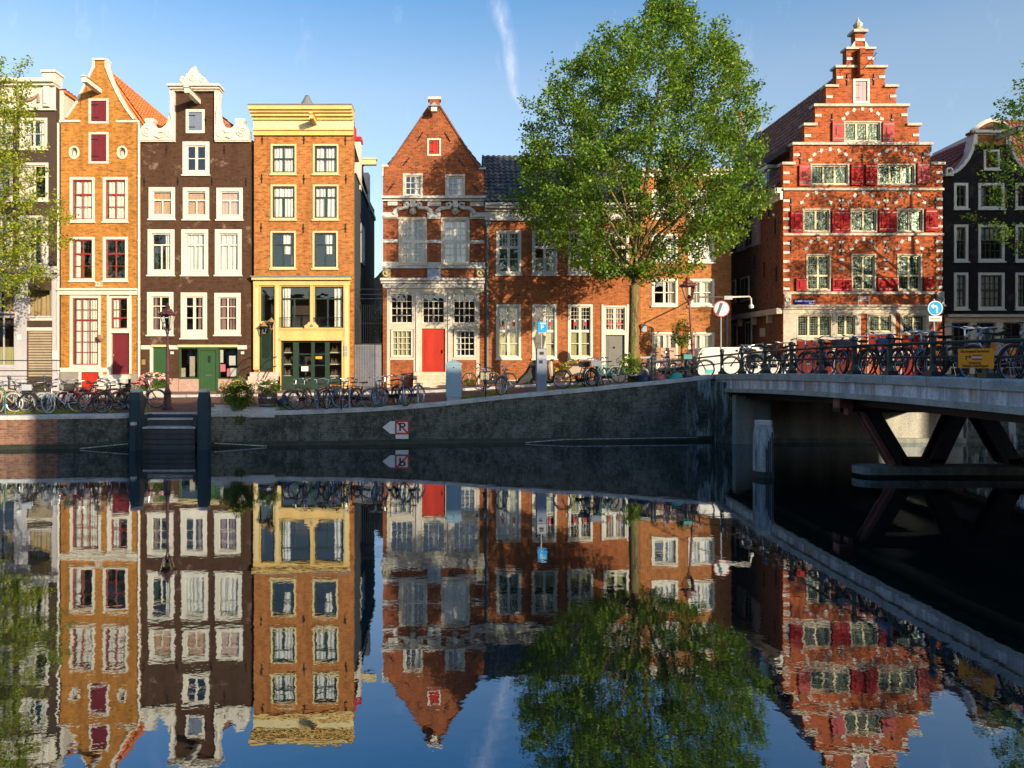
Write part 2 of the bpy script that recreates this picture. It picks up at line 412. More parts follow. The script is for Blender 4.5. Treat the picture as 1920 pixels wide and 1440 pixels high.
class House:
    def __init__(s, name, label, D, x0, x1, cat='house'):
        s.D = D; s.k = D / F; s.x0 = x0; s.x1 = x1
        s.root = empty(name, (s.X((x0 + x1) / 2), D, 1.4), label, cat); s.holes = []
    def X(s, px): return PX(px, s.D)
    def Z(s, py): return PZ(py, s.D)
    def pb(s, mb, x0, y0, x1, y1, f=0., b=.1):
        mb.box(s.X(x0), s.X(x1), s.D - f, s.D + b, s.Z(y1), s.Z(y0)); return mb
    def part(s, name, rects, mat, parent=None, f=.03, b=.05):
        mb = MB()
        for r in rects:
            ff, bb = (r[4], r[5]) if len(r) > 4 else (f, b)
            s.pb(mb, r[0], r[1], r[2], r[3], ff, bb)
            if name in SPLIT: last = mb.build(name, mat, parent or s.root); mb = MB()
        return last if name in SPLIT else mb.build(name, mat, parent or s.root)
    def wall(s, outline, mat, th=.3, name='wall'):
        o = [(s.X(x), s.Z(y)) for x, y in outline]
        loops = [o] + s.holes
        tess = tessellate_polygon([[Vector((x, z, 0)) for x, z in l] for l in loops])
        pts = [p for l in loops for p in l]; n = len(pts)
        mb = MB(); vs = [(x, s.D, z) for x, z in pts] + [(x, s.D + th, z) for x, z in pts]
        fs = [tuple(t) for t in tess] + [tuple(i + n for i in t) for t in tess]; off = 0
        for l in loops:
            m_ = len(l)
            for i in range(m_): fs.append((off+i, off+(i+1) % m_, off+(i+1) % m_ + n, off+i+n))
            off += m_
        mb.add(vs, fs); s.wallo = mb.build(name, mat, s.root); return s.wallo
    def hole(s, x0, y0, x1, y1): s.holes.append([(s.X(x0), s.Z(y1)), (s.X(x1), s.Z(y1)), (s.X(x1), s.Z(y0)), (s.X(x0), s.Z(y0))])
    def body(s, z_eave, depth, mat, floors=(), base=None):
        """side walls, back wall and the rooms' plaster behind the windows"""
        x0, x1 = s.X(s.x0) + .002, s.X(s.x1) - .002; y0 = s.D + .3; y1 = s.D + depth; b = base if base is not None else 1.2
        mb = MB(); mb.box(x0, x0 + .25, y0, y1, b, z_eave); mb.box(x1 - .25, x1, y0, y1, b, z_eave); mb.box(x0 + .25, x1 - .25, y1 - .25, y1, b, z_eave)
        mb.build('side_wall', mat, s.root)
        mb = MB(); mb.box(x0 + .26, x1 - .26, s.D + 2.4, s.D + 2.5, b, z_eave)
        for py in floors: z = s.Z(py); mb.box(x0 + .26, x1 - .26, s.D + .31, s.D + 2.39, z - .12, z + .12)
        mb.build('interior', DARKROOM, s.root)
    def gable_roof(s, z_eave, z_ridge, depth, mat, over=.1, xr=None, y0=.31):
        x0, x1 = s.X(s.x0) - over, s.X(s.x1) + over; xm = xr if xr is not None else (x0 + x1) / 2; ya = s.D + y0; yb = s.D + depth
        mb = MB(); t = .12
        for a, sg in ((x0, -1), (x1, 1)):
            mb.add([(a, ya, z_eave), (xm, ya, z_ridge), (xm, yb, z_ridge), (a, yb, z_eave), (a, ya, z_eave-t), (xm, ya, z_ridge-t), (xm, yb, z_ridge-t), (a, yb, z_eave-t)],
                   [(0,1,2,3),(7,6,5,4),(0,4,5,1),(3,2,6,7),(0,3,7,4)])
            pantiles(mb, (a, ya, z_eave+.01), (a, yb, z_eave+.01), (xm, yb, z_ridge+.01), (xm, ya, z_ridge+.01))
        mb.add([(x0+over, ya+.02, z_eave-.1), (x1-over, ya+.02, z_eave-.1), (xm, ya+.02, z_ridge-.06)], [(0,1,2)])
        r = mb.build('roof', mat, s.root)
        mb = MB(); mb.add([(x0+over, yb-.01, z_eave-.1), (x1-over, yb-.01, z_eave-.1), (xm, yb-.01, z_ridge-.12)], [(0,1,2)]); mb.build('rear_gable', M['brick_dark'], s.root)
        return r

def curtain(H, x0, y0, x1, y1, mat, parent, dep=.17, amp=.035, name='curtain'):
    X0, X1 = H.X(x0), H.X(x1); Z0, Z1 = H.Z(y1), H.Z(y0); n = max(6, int((X1 - X0) / .035)); vs = []; ph = random.random() * 6
    for i in range(n + 1):
        t = i / n; x = X0 + (X1 - X0) * t
        y = H.D + dep + amp * math.sin(x * 34 + ph + 1.3 * math.sin(x * 11 + ph)); y2 = H.D + dep + amp * 1.3 * math.sin(x * 34 + ph + .6 + 1.6 * math.sin(x * 11 + ph))
        vs += [(x, y2, Z0), (x, y, Z1)]
    mb = MB(); mb.add(vs, [(2*i, 2*i+2, 2*i+3, 2*i+1) for i in range(n)])
    return mb.build(name, mat, parent)

def win(H, x0, y0, x1, y1, fr=None, sash=None, bars=(), fw=5, cur=None, sill=True, sw=2., name='window', label=None, recess=.03, fwb=None):
    """frame x0..x1,y0..y1 in facade pixels; bars = ('v'|'h', fraction, width px, from, to)"""
    fr = fr or WHITE; sash = sash or fr; H.hole(x0, y0, x1, y1); e = .2; fb = fwb or fw
    mb = MB(); f, b = recess, .14
    H.pb(mb, x0+e, y0+e, x1-e, y0+fw, f, b); H.pb(mb, x0+e, y1-fb, x1-e, y1-e, f, b)
    H.pb(mb, x0+e, y0+fw, x0+fw, y1-fb, f, b); H.pb(mb, x1-fw, y0+fw, x1-e, y1-fb, f, b)
    w = mb.build(name, fr, H.root)
    if label: w['label'] = label
    a0, b0, a1, b1 = x0+fw, y0+fw, x1-fw, y1-fb
    mb = MB(); f, b = -.04, .10
    H.pb(mb, a0, b0, a1, b0+sw, f, b); H.pb(mb, a0, b1-sw, a1, b1, f, b); H.pb(mb, a0, b0+sw, a0+sw, b1-sw, f, b); H.pb(mb, a1-sw, b0+sw, a1, b1-sw, f, b)
    ia0, ib0, ia1, ib1 = a0+sw, b0+sw, a1-sw, b1-sw
    thin = [b_ for b_ in bars if b_[2] == .38]; bars = [b_ for b_ in bars if b_[2] != .38]
    for k, br in enumerate(bars):
        o, p, wd = br[:3]; fa, fb = (br[3], br[4]) if len(br) > 3 else (0., 1.); q = .001 * (k % 5) + (.004 if o == 'v' else 0)
        if o == 'v':
            c = ia0 + (ia1 - ia0) * p; H.pb(mb, c-wd/2, ib0+(ib1-ib0)*fa, c+wd/2, ib0+(ib1-ib0)*fb, -.045-q, .095+q)
        else:
            c = ib0 + (ib1 - ib0) * p; H.pb(mb, ia0+(ia1-ia0)*fa, c-wd/2, ia0+(ia1-ia0)*fb, c+wd/2, -.045-q, .095+q)
    mb.build('sash', sash, w)
    if thin:
        mb = MB()
        for o, p, wd in thin:
            if o == 'v': c = ia0 + (ia1-ia0)*p; H.pb(mb, c-.22, ib0, c+.22, ib1, -.072, .084)
            else: c = ib0 + (ib1-ib0)*p; H.pb(mb, ia0, c-.22, ia1, c+.22, -.074, .083)
        mb.build('leading', pm('lead_came', (.17, .20, .17), .5), w)
    mb = MB(); y = H.D + .085
    mb.quad((H.X(ia0), y, H.Z(ib1)), (H.X(ia1), y, H.Z(ib1)), (H.X(ia1), y, H.Z(ib0)), (H.X(ia0), y, H.Z(ib0))); mb.build('pane', OLDGLASS if thin else GLASS, w)
    if sill:
        mb = MB(); H.pb(mb, x0-1.5, y1-e, x1+1.5, y1+2.4, .09, .05); mb.build('sill', fr, w)
    W = ia1 - ia0; Hh = ib1 - ib0
    for c in (cur or '').split():
        m = {'w': CURT, 't': CURTT, 'm': CURTP, 'o': BLINDO, 'p': BLINDP, 'g': BLINDG, 'd': BLINDD}[c[0]]; am = .004 if c[0] in 'opg' else .035
        r = {'f': (0, 0, 1, 1), 'l': (0, 0, .3, 1), 'r': (.7, 0, 1, 1), 'L': (0, 0, .45, 1), 'R': (.58, 0, 1, 1), 't': (0, 0, 1, .4), 'b': (0, .5, 1, 1), 'q': (.45, .0, .85, .62), 'B': (.0, .62, 1, 1)}[c[1]]
        curtain(H, ia0 + W*r[0], ib0 + Hh*r[1], ia0 + W*r[2], ib0 + Hh*r[3], m, w, .14 + .03 * random.random(), am, 'blind' if c[0] in 'opg' else 'curtain')
    return w
def grid(nx, ny, w=1.1, y0=0., y1=1., extra=()):
    return [('v', i/nx, w, y0, y1) for i in range(1, nx)] + [('h', y0+(y1-y0)*j/ny, w) for j in range(1, ny)] + list(extra)
def shutter_hatch(H, x0, y0, x1, y1, fr, mat, n=4, fw=4):
    H.hole(x0, y0, x1, y1); mb = MB()
    for r in ((x0+.2, y0+.2, x1-.2, y0+fw), (x0+.2, y1-fw, x1-.2, y1-.2), (x0+.2, y0+fw, x0+fw, y1-fw), (x1-fw, y0+fw, x1-.2, y1-fw)): H.pb(mb, *r, .03, .14)
    w = mb.build('hatch', fr, H.root); mb = MB(); W = (x1 - x0 - 2*fw) / n
    for i in range(n): H.pb(mb, x0+fw+W*i+.18, y0+fw, x0+fw+W*(i+1)-.18, y1-fw, -.02, .07)
    H.pb(mb, x0+fw, y0+fw, x1-fw, y1-fw, -.05, .09)
    mb.build('shutter', mat, w); mb = MB()
    for t in (.18, .8): yy = y0 + fw + (y1-y0-2*fw) * t; H.pb(mb, x0+fw-1, yy-.7, x0+fw+(x1-x0)*.35, yy+.7, .0, .03)
    mb.build('hinge', IRON, w); return w
def anchors(H, pts, L=14, tilt=0):
    for x, y in pts:
        mb = MB(); a = (H.X(x - tilt*.5*L/10), H.D - .03, H.Z(y-L/2)); b = (H.X(x + tilt*.5*L/10), H.D - .03, H.Z(y+L/2))
        mb.tube([a, b], .022, 5); xm = H.X(x)
        mb.box(xm-.05, xm+.05, H.D-.045, H.D-.02, H.Z(y)-.03, H.Z(y)+.03); mb.build('wall_anchor', IRON, H.root)
def hoist(H, x, y, L=1.3, w=.22, h=.22, mat=None, hook=True):
    X, Z = H.X(x), H.Z(y); mb = MB(); mb.box(X-w/2, X+w/2, H.D-L, H.D+.05, Z-h/2, Z+h/2)
    b = mb.build('hoist_beam', mat or WHITE, H.root)
    mb = MB(); mb.add([(X-w*.75, H.D-L-.06, Z+h/2+.003), (X+w*.75, H.D-L-.06, Z+h/2+.003), (X+w*.75, H.D+.0, Z+h/2+.003), (X-w*.75, H.D+.0, Z+h/2+.003), (X, H.D-L-.06, Z+h/2+.09), (X, H.D, Z+h/2+.09)], [(3,2,1,0),(0,1,4),(2,3,5),(1,2,5,4),(3,0,4,5)])
    mb.build('beam_cap', mat or WHITE, b)
    if hook:
        mb = MB(); mb.tube([(X, H.D-L+.15, Z-h/2), (X, H.D-L+.15, Z-h/2-.22), (X+.05, H.D-L+.15, Z-h/2-.3), (X, H.D-L+.15, Z-h/2-.36), (X-.05, H.D-L+.15, Z-h/2-.3)], .014, 5); mb.build('hook', IRON, b)

# ---- 1: brown house with the white cornice, left edge
H = House('canal_house', 'dark brown canal house with white garlanded cornice and pale shopfront, behind the left tree', 32., -110, 112)
for (xa, xb) in ((-75, -32), (-22, 24), (37, 91)):
    win(H, max(xa, xa), 221, xb if xb < 91 else 89, 280, bars=[('v', .5, 3), ('h', .5, 1.2)], cur='wl wr')
    win(H, xa, 305, xb, 377, bars=[('v', .5, 3), ('h', .33, 2)], cur='wL')
    win(H, xa, 404, xb, 500, bars=[('v', .5, 3), ('h', .33, 2)], cur='wl wr')
win(H, 51, 537, 99, 596, LILAC, bars=[], cur='tf', fw=2, sill=False)
win(H, -30, 537, 29, 588, LILAC, bars=[('v', .5, 2)], cur='tR', fw=2, sill=False)
win(H, -30, 592, 29, 688, LILAC, bars=[('v', .62, 2)], cur='gB', fw=2)
H.hole(51, 619, 99, 706)
H.wall([(-110, 760), (-110, 160), (105, 160), (105, 230), (112, 230), (112, 760)], pm('brown_plaster', (.052, .033, .024), .8, var=.15))
H.part('shopfront', [(-110, 512, 112, 536), (29.3, 536, 50.7, 735), (99.3, 536, 111.5, 735), (-110, 689, 29, 735)], LILAC, f=.06, b=-.001)
H.part('shopfront_cornice', [(-110, 506, 111.5, 513, .22, -.003), (-110, 500, 111.5, 506, .1, -.003)], WHITE)
mb = MB()
for i in range(17): z0 = 621 + i*5.1; H.pb(mb, 52, z0, 98.5, z0+3.3, -.05, .09)
H.part('roller_shutter', [(51, 619, 99, 706, -.09, .12)], pm('shutter_backing', (.10, .08, .055), .6), None)
mb.build('shutter_slats', pm('shutter_slats', (.36, .29, .2), .5), H.root)
H.part('lintel', [(50.5, 596.5, 99.2, 601, .03, .0), (50.5, 614, 99.2, 620, .05, .0)], WHITE)
H.part('fanlight_panel', [(51.3, 601.3, 98.8, 613.7, -.03, .2)], pm('brown_panel', (.2, .09, .06), .4))
H.part('sign_box', [(79, 523, 105, 546, .9, -.35)], pm('sign_box_dark', (.05, .035, .02), .4))
H.part('poster', [(100, 657, 109, 673, .08, -.06), (34, 628, 41, 637, .08, -.06)], SIGNW)
H.part('cornice', [(-110, 152, 107, 159, .42, .3), (-110, 159, 105.5, 163, .25, .3), (-110, 163, 105, 204, .05, -.003), (-110, 204, 105.5, 208, .12, -.003)], WHITE)
mb = MB()
for x in (-85, -15, 55):
    pts = [(H.X(x-18+36*i/12), H.D-.12, H.Z(180 + 9*math.sin(math.pi*i/12))) for i in range(13)]; mb.tube(pts, [.04 + .05*math.sin(math.pi*i/12) for i in range(13)], 6)
    for q in (-19, 19): mb.tube([(H.X(x+q), H.D-.1, H.Z(177)), (H.X(x+q), H.D-.1, H.Z(194))], [.05, .07], 6)
mb.build('garland', pm('garland_brown', (.28, .18, .13), .8), H.root)
mb = MB()
for x in (92, -50): mb.bbox(H.X(x-5), H.X(x+5), H.D-.28, H.D-.05, H.Z(203), H.Z(165)); mb.bbox(H.X(x-3.5), H.X(x+3.5), H.D-.33, H.D-.1, H.Z(198), H.Z(176))
mb.build('console', WHITE, H.root)
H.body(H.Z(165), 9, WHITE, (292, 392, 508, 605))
H.gable_roof(H.Z(165), H.Z(157), 9, M['tile_orange'])
mb = MB(); mb.box(PX(80, 34), PX(104, 34), 34, 34.6, 14.5, PZ(136, 34)); mb.box(PX(78, 34), PX(106, 34), 33.9, 34.7, PZ(136, 34), PZ(132, 34)); mb.build('chimney', WHITE, H.root)
mb = MB(); mb.tube([(H.X(111), H.D-.08, H.Z(232)), (H.X(111), H.D-.08, H.Z(700))], .05, 8); mb.build('drainpipe', WHITE, H.root)

# ---- 2: orange brick spout-gable house
H = House('canal_house', 'narrow orange brick house with pointed gable, wine red attic shutters and red front door', 32., 113, 263)
six = [('v', .5, 1.6), ('h', .36, 2.6), ('h', .69, 1.2)]
for x in (131, 193):
    win(H, x, 332, x+47, 416, WHITE, MAROON, six, cur='wf', label='white framed window with closed white curtain'); win(H, x, 444, x+47, 527, WHITE, MAROON, six, cur='wl' if x < 150 else None)
win(H, 131, 554, 189.5, 689, WHITE, MAROON, [('v', 1/3, 1.3), ('v', 2/3, 1.3), ('h', .32, 2.6), ('h', .16, .9), ('h', .49, .9), ('h', .66, .9), ('h', .82, .9)], cur='wf', fw=5)
win(H, 204.5, 555, 243, 620, WHITE, MAROON, [('v', .5, 1.2), ('h', .36, 1), ('h', .66, 2.5)], cur='wL', fw=4, sill=False, name='fanlight')
shutter_hatch(H, 166.5, 185, 204, 232, WHITE, WINE); shutter_hatch(H, 166.5, 248, 204, 307, WHITE, WINE)
H.hole(204.5, 621, 243, 701); H.hole(152, 698, 188, 731)
for x in (139.5, 229.5): H.holes.append([(H.X(x + 7*math.cos(i*math.pi/8)), H.Z(286 + 9.5*math.sin(i*math.pi/8))) for i in range(16)])
H.wall([(114, 760), (114, 229), (125, 221), (144, 194), (160, 160), (171, 138), (176, 127), (176, 113), (199, 113), (199, 127), (206, 146), (219, 175), (235, 203), (251, 224), (263, 229), (263, 760)], M['brick_orange'])
for x in (139.5, 229.5):
    mb = MB(); n = 20
    o = [(H.X(x + 10*math.cos(2*math.pi*i/n)), H.Z(286 + 12.5*math.sin(2*math.pi*i/n))) for i in range(n)]; q = [(H.X(x + 6.8*math.cos(2*math.pi*i/n)), H.Z(286 + 9.2*math.sin(2*math.pi*i/n))) for i in range(n)]
    vs = [(a, H.D-.04, b) for a, b in o] + [(a, H.D-.04, b) for a, b in q] + [(a, H.D+.1, b) for a, b in q] + [(a, H.D-.001, b) for a, b in o]
    fs = []
    for i in range(n): j = (i+1) % n; fs += [(i, j, n+j, n+i), (n+i, n+j, 2*n+j, 2*n+i), (i, 3*n+i, 3*n+j, j)]
    mb.add(vs, fs); w = mb.build('round_window', WHITE, H.root)
    mb = MB(); mb.quad((H.X(x-8), H.D+.1, H.Z(297)), (H.X(x+8), H.D+.1, H.Z(297)), (H.X(x+8), H.D+.1, H.Z(275)), (H.X(x-8), H.D+.1, H.Z(275))); mb.build('pane', GLASS, w)
    curtain(H, x-8, 275, x+8, 297, CURT, w, .2, .01)
def trim(H, pts, r, mat, name='gable_trim', f=.05):
    mb = MB()
    for (a, b), (c, d) in zip(pts, pts[1:]):
        A = Vector((H.X(a), 0, H.Z(b))); B = Vector((H.X(c), 0, H.Z(d))); t = (B-A).normalized(); n = Vector((-t.z, 0, t.x)) * r
        if n.z < 0: n = -n
        A0, A1, B0, B1 = A - n*.4, A + n, B - n*.4, B + n
        mb.add([(p.x, y, p.z) for y in (H.D-f, H.D+.36) for p in (A0, B0, B1, A1)], [(0,1,2,3),(7,6,5,4),(3,2,6,7),(1,0,4,5),(0,3,7,4),(2,1,5,6)])
    return mb.build(name, mat, H.root)
trim(H, [(125, 221), (144, 194), (160, 160), (171, 138), (176, 127)], .07, WHITE); trim(H, [(199, 127), (206, 146), (219, 175), (235, 203), (251, 224)], .07, WHITE)
H.part('gable_trim', [(174, 110, 201.5, 113.5, .08, .38), (112, 225.5, 151, 229.5, .06, -.001), (218, 226.5, 262, 230, .06, -.001), (173.5, 113.5, 178, 128, .04, .33), (197, 113.5, 201, 128, .04, .33)], WHITE)
H.part('cornice', [(110, 541, 259.5, 545, .2, -.002), (111, 545, 259, 553, .1, -.002)], WHITE)
H.part('date_stone', [(179, 528.5, 193, 537, .03, -.001)], WHITE)
text_mesh('date', '1630', BROWNP, H.root, H.X(186), H.D-.035, H.Z(532.7), .2)
H.part('plinth', [(113.5, 689.5, 152, 697, .06, -.001), (152, 689.5, 203, 697.5, .07, -.001)], WHITE)
H.part('base', [(113.5, 697, 149, 745, .04, -.001), (243.5, 701, 262, 745, .04, -.001)], pm('grey_base_stone', (.24, .22, .2), .8))
H.part('cellar_frame', [(148.5, 697.6, 153, 745, .06, -.002), (186, 697.6, 193, 745, .06, -.002)], WHITE)
H.part('cellar_door', [(153, 698, 186, 745, -.05, .15)], RED2)
H.part('door_frame', [(201, 554, 205, 703, .04, -.002), (243, 554, 247, 703, .04, -.002), (205, 618.5, 243, 624.5, .05, .1), (204.7, 624.5, 208.5, 701, -.0, .2)], WHITE)
d = H.part('front_door', [(208.5, 624.5, 243, 701, -.12, .2)], WINE); H.part('door_panel', [(213, 630, 238, 658, -.1, .11), (213, 663, 238, 695, -.1, .11)], WINE, d)
mb = MB(); mb.tube([(H.X(211.5), H.D+.06, H.Z(664)), (H.X(211.5), H.D+.06, H.Z(668))], .03, 6); mb.build('handle', CHROME, d)
mb = MB()
for i in range(4): mb.box(H.X(196-i*1.0), H.X(246), H.D-.3-.28*(3-i) , H.D-.005*(i+1), 1.2, H.Z(702)-.2*(3-i)-.01)
mb.build('stoop', STONEW, H.root)
mb = MB(); mb.tube([(H.X(262), H.D-.09, H.Z(232)), (H.X(262), H.D-.09, H.Z(725))], .055, 8)
for py in (330, 450, 560, 640): mb.tube([(H.X(262), H.D-.09, H.Z(py)), (H.X(262), H.D-.09, H.Z(py+3))], .075, 8)
mb.build('drainpipe', WHITE, H.root)
hoist(H, 187, 171, 1.35)
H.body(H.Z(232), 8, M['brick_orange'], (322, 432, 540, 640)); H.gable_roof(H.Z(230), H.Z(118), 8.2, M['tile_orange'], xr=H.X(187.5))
b = MB(); b.box(H.X(184), H.X(187), H.D-.35, H.D-.0, H.Z(640), H.Z(630)); 
mb = MB(); mb.lathe((H.X(194), H.D-.25, H.Z(640)), [(.04, 0), (.13, .12), (.16, .3)], 8); w = mb.build('hanging_basket', BROWNP, H.root)

# ---- 3: brown neck-gable house
H = House('canal_house', 'dark brown house with white scrolled neck gable and green shop door', 32., 264.5, 470)
T = lambda a=.33: [('h', a, 2.6), ('v', .5, 2.4, a, 1)]
for i, x in enumerate((279, 343, 406)):
    win(H, x, 351+i*.5, x+49.5, 411+i*.5, WHITE, WHITE, T(.36), fw=7, cur='of' if i < 2 else 'pf', fwb=8)
for i, x in enumerate((277, 340, 403)):
    win(H, x, 430, x+50.5, 516, WHITE, WHITE, T(.3), fw=7.5, cur=('wr', 'wf', 'wf')[i], fwb=9)
    win(H, x-1, 547.5+i*.8, x+48.5, (628, 634, 628)[i], WHITE, WHITE, [('v', .5, 5 if i == 1 else 2.4), ('h', .27, 1.6), ('h', .63, 1.6)], fw=8, cur=('ml', 'mr', 'mL mR')[i], fwb=(8, 14, 8)[i])
win(H, 342.5, 265.5, 393, 328, WHITE, WHITE, [('v', .5, 4.5), ('h', .5, 1.8)], fw=7.5)
shutter_hatch(H, 348.5, 205, 384, 250, WHITE, BLUEGREY, 9, 5)
win(H, 336, 652, 372, 710, GREEN, GREEN, [], sw=1.2, fw=1.2, sill=False, name='shop_window'); win(H, 409.5, 652, 447, 710, GREEN, SIGNK, [], sw=1., fw=1.2, sill=False, name='shop_window')
H.hole(285, 651, 312, 740); H.hole(373, 652, 409, 740)
H.wall([(264.5, 760), (264.5, 265), (329, 265), (329, 170), (405, 170), (405, 265), (470, 265), (470, 760)], M['brick_brown'])
sl = [(265, 264.8), (265, 246), (268, 240), (273, 235), (276, 232), (273.5, 228), (274, 224), (291.5, 224), (291, 229), (288.5, 232), (293, 238), (299, 242.5), (306, 242), (313, 236), (318, 226), (321, 212), (322.5, 196), (321.5, 182), (319.5, 172.5), (329.5, 172.5), (329.5, 264.8)]
for k in (0, 1):
    P = sl if k == 0 else [(733.6 - x, y) for x, y in sl]
    mb = MB(); mb.prism([(H.X(x), H.Z(y)) for x, y in P], H.D-.16, H.D+.25)
    w = mb.build('gable_scroll', WHITE, H.root); mb = MB(); g = (lambda x: x) if k == 0 else (lambda x: 733.6 - x)
    for cx, cy, r0 in ((278, 248, 10), (318, 252, 7)):     # carved volutes in relief
        mb.tube([(H.X(g(cx + r0*(1-t/22)*math.cos(t*.62))), H.D-.17, H.Z(cy + r0*(1-t/22)*math.sin(t*.62))) for t in range(20)], .045, 6)
    for a, b_ in (((290, 256), (312, 258)), ((322, 190), (326, 235)), ((300, 250), (316, 244))): mb.tube([(H.X(g(a[0])), H.D-.165, H.Z(a[1])), (H.X(g((a[0]+b_[0])/2)), H.D-.2, H.Z((a[1]+b_[1])/2+3)), (H.X(g(b_[0])), H.D-.165, H.Z(b_[1]))], [.03, .06, .03], 6)
    mb.build('volute', WHITE, w)
H.part('cornice', [(319.5, 163, 417, 167, .42, .3), (322, 167, 414.5, 170.5, .3, .3), (325, 170.5, 411, 173, .2, .3)], WHITE)
H.part('gable_trim', [(264.5, 264.8, 329.7, 267.2, .12, -.001), (404.3, 264.8, 470, 267.2, .12, -.001)], WHITE)
cr = [(339, 163), (342, 156), (347, 157), (343, 150), (346, 147), (352, 150), (354, 143), (358, 141), (362, 135), (367, 131), (371, 136), (375, 141), (380, 143), (382, 148), (388, 150), (391, 156), (390, 163)]
mb = MB(); mb.prism([(H.X(x), H.Z(y)) for x, y in cr], H.D-.3, H.D+.15); w = mb.build('crest', WHITE, H.root); mb = MB()
for cx, cy, r0 in ((348, 155, 6), (385, 155, 6), (366, 150, 7)): mb.tube([(H.X(cx + r0*(1-t/20)*math.cos(t*.6)), H.D-.31, H.Z(cy + r0*(1-t/20)*math.sin(t*.6))) for t in range(18)], .05, 6)
mb.lathe((H.X(367), H.D-.1, H.Z(140)), [(.1, 0), (.16, .1), (.08, .2), (.12, .26), (.02, .36)], 10)
mb.build('crest_carving', WHITE, w)
anchors(H, [(313, 280), (421, 281), (271, 341), (334, 340), (398, 340), (462, 341), (386, 225)], 16)
hoist(H, 372, 191, 1.4)
H.part('lintel', [(265, 647.5, 285, 655, .05, -.002), (318, 647.5, 334, 655, .05, -.002), (446, 647.5, 463, 655, .05, -.002)], WHITE)
H.part('shop_cornice', [(285.2, 646.5, 318, 650.5, .1, -.002), (334.3, 646.5, 446, 651, .12, -.002)], CREAM)
H.part('base', [(313, 709.5, 335, 750, .04, -.001), (336, 710.5, 373, 750, .05, -.003), (409.5, 710.5, 470, 750, .05, -.003)], STONEP)
H.part('door_frame', [(281.5, 651, 286.5, 740, .03, .12)], WHITE)
d = H.part('side_door', [(286.5, 651, 311.8, 740, -.06, .15)], GREEN); H.part('door_panel', [(290, 657, 308, 700, -.04, .05)], GREEN, d)
H.part('door_frame', [(373, 652, 376, 740, .02, .12), (405.5, 652, 409, 740, .02, .12), (376, 652, 405.5, 656.5, .02, .12)], GREEN)
d = H.part('shop_door', [(376, 656.5, 405.5, 738, -.05, .15)], GREEN)
H.part('door_window', [(389, 667, 394, 680, -.045, .06)], SIGNK, d); H.part('letterbox', [(384, 702, 397, 705, -.04, .06)], CHROME, d)
H.part('poster', [(411.5, 656, 417, 680, -.12, .13), (428, 667, 440, 685, -.12, .13), (430, 690, 444, 706, -.12, .13)], SIGNW)
H.part('poster', [(411.5, 683, 421, 697, -.12, .13), (424, 691, 429, 706, -.12, .13)], FPINK); H.part('poster', [(338, 690, 346, 707, -.12, .13), (351, 668, 361, 706, -.3, .35)], pm('display_beige', (.5, .42, .33), .7))
H.part('name_plate', [(320, 659, 326, 664, .03, -.001), (452, 659, 458, 664, .03, -.001)], WHITE); H.part('mailbox', [(267, 674, 273, 684, .08, -.001)], BROWNP)
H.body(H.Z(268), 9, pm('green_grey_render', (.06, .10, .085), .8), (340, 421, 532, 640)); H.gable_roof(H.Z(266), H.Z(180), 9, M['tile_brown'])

# ---- 4: yellow corniced house
H = House('canal_house', 'brick house with broad yellow cornice and yellow shopfront', 32., 476.3, 663)
DS = DGREEN
for x in (507.5, 586.5):
    win(H, x, 270, x+48.5, 327, CREAM, DS, [('v', .5, 1.8), ('h', .47, 2.4)], fw=3.4, sw=2.6, cur='wf')
    win(H, x, 346, x+48.5, 412, CREAM, DS, [('h', .33, 2.4), ('v', .5, 4, .33, 1)], fw=3.4, sw=2.6, cur='wf' if x < 550 else 'wL wR')
    win(H, x-.5, 433, x+47.5, 504, CREAM, DS, [('h', .33, 2.4), ('v', .5, 4, .33, 1)], fw=3.4, sw=2.6, cur='wq')
win(H, 487.5, 536, 516, 604, YELLOW, DS, [], fw=1.5, sill=False)
win(H, 525.5, 536, 582, 616, YELLOW, DS, [('h', .28, 2.2), ('v', .45, 2.5, .28, 1)], fw=1.5, cur='wl', sill=False); win(H, 588.5, 536, 644.5, 616, YELLOW, DS, [('h', .28, 2.2), ('v', .45, 2.5, .28, 1)], fw=1.5, cur='wr', sill=False)
H.hole(527.5, 639, 641, 732); H.hole(485, 606, 512.5, 697)
H.wall([(476.3, 760), (476.3, 230), (663, 230), (663, 760)], M['brick_tan'])
H.part('cornice', [(471.5, 203.5, 663.5, 205.5, .62, .35)], LEAD); H.part('cornice', [(472, 205.5, 663, 213, .58, .3), (473, 213, 663, 217, .46, .3), (474, 217, 663, 222, .34, .3), (475, 222, 663, 227, .2, .3), (475.5, 243, 663.4, 246, .15, -.001), (476, 246, 663.2, 252, .08, -.001), (475.5, 252, 663.4, 255, .13, -.001)], YELLOW)
H.part('frieze', [(476, 227, 663.2, 243, .1, -.001)], pm('pale_yellow_paint', (.62, .53, .30), .6, var=.1))
H.part('shopfront_cornice', [(473, 518.5, 660, 521, .36, -.001)], LEAD)
H.part('shopfront', [(475, 521, 659, 526, .3, -.002), (476, 526, 657, 535.5, .12, -.002), (476, 535.5, 487.3, 693, .1, -.002), (516.2, 535.5, 525.3, 731, .1, -.002), (582.2, 535.5, 588.3, 616.5, .09, -.002), (644.7, 535.5, 655.5, 733, .1, -.002),
  (525.3, 616.2, 644.7, 618.5, .14, -.002), (525.3, 618.5, 644.7, 633, .07, -.002), (525.3, 633, 644.7, 638.8, .16, -.002), (487.3, 604.2, 516.2, 607, .1, -.002), (512.7, 607, 516.2, 700, .05, -.002), (641.2, 638.8, 644.7, 733, .07, -.002), (525.3, 638.8, 527.3, 733, .07, -.002)], YELLOW)
H.part('pilaster_panel', [(478.5, 541, 485, 688, .115, -.1), (518, 541, 523.5, 725, .115, -.1), (647, 541, 653, 725, .115, -.1)], CREAM)
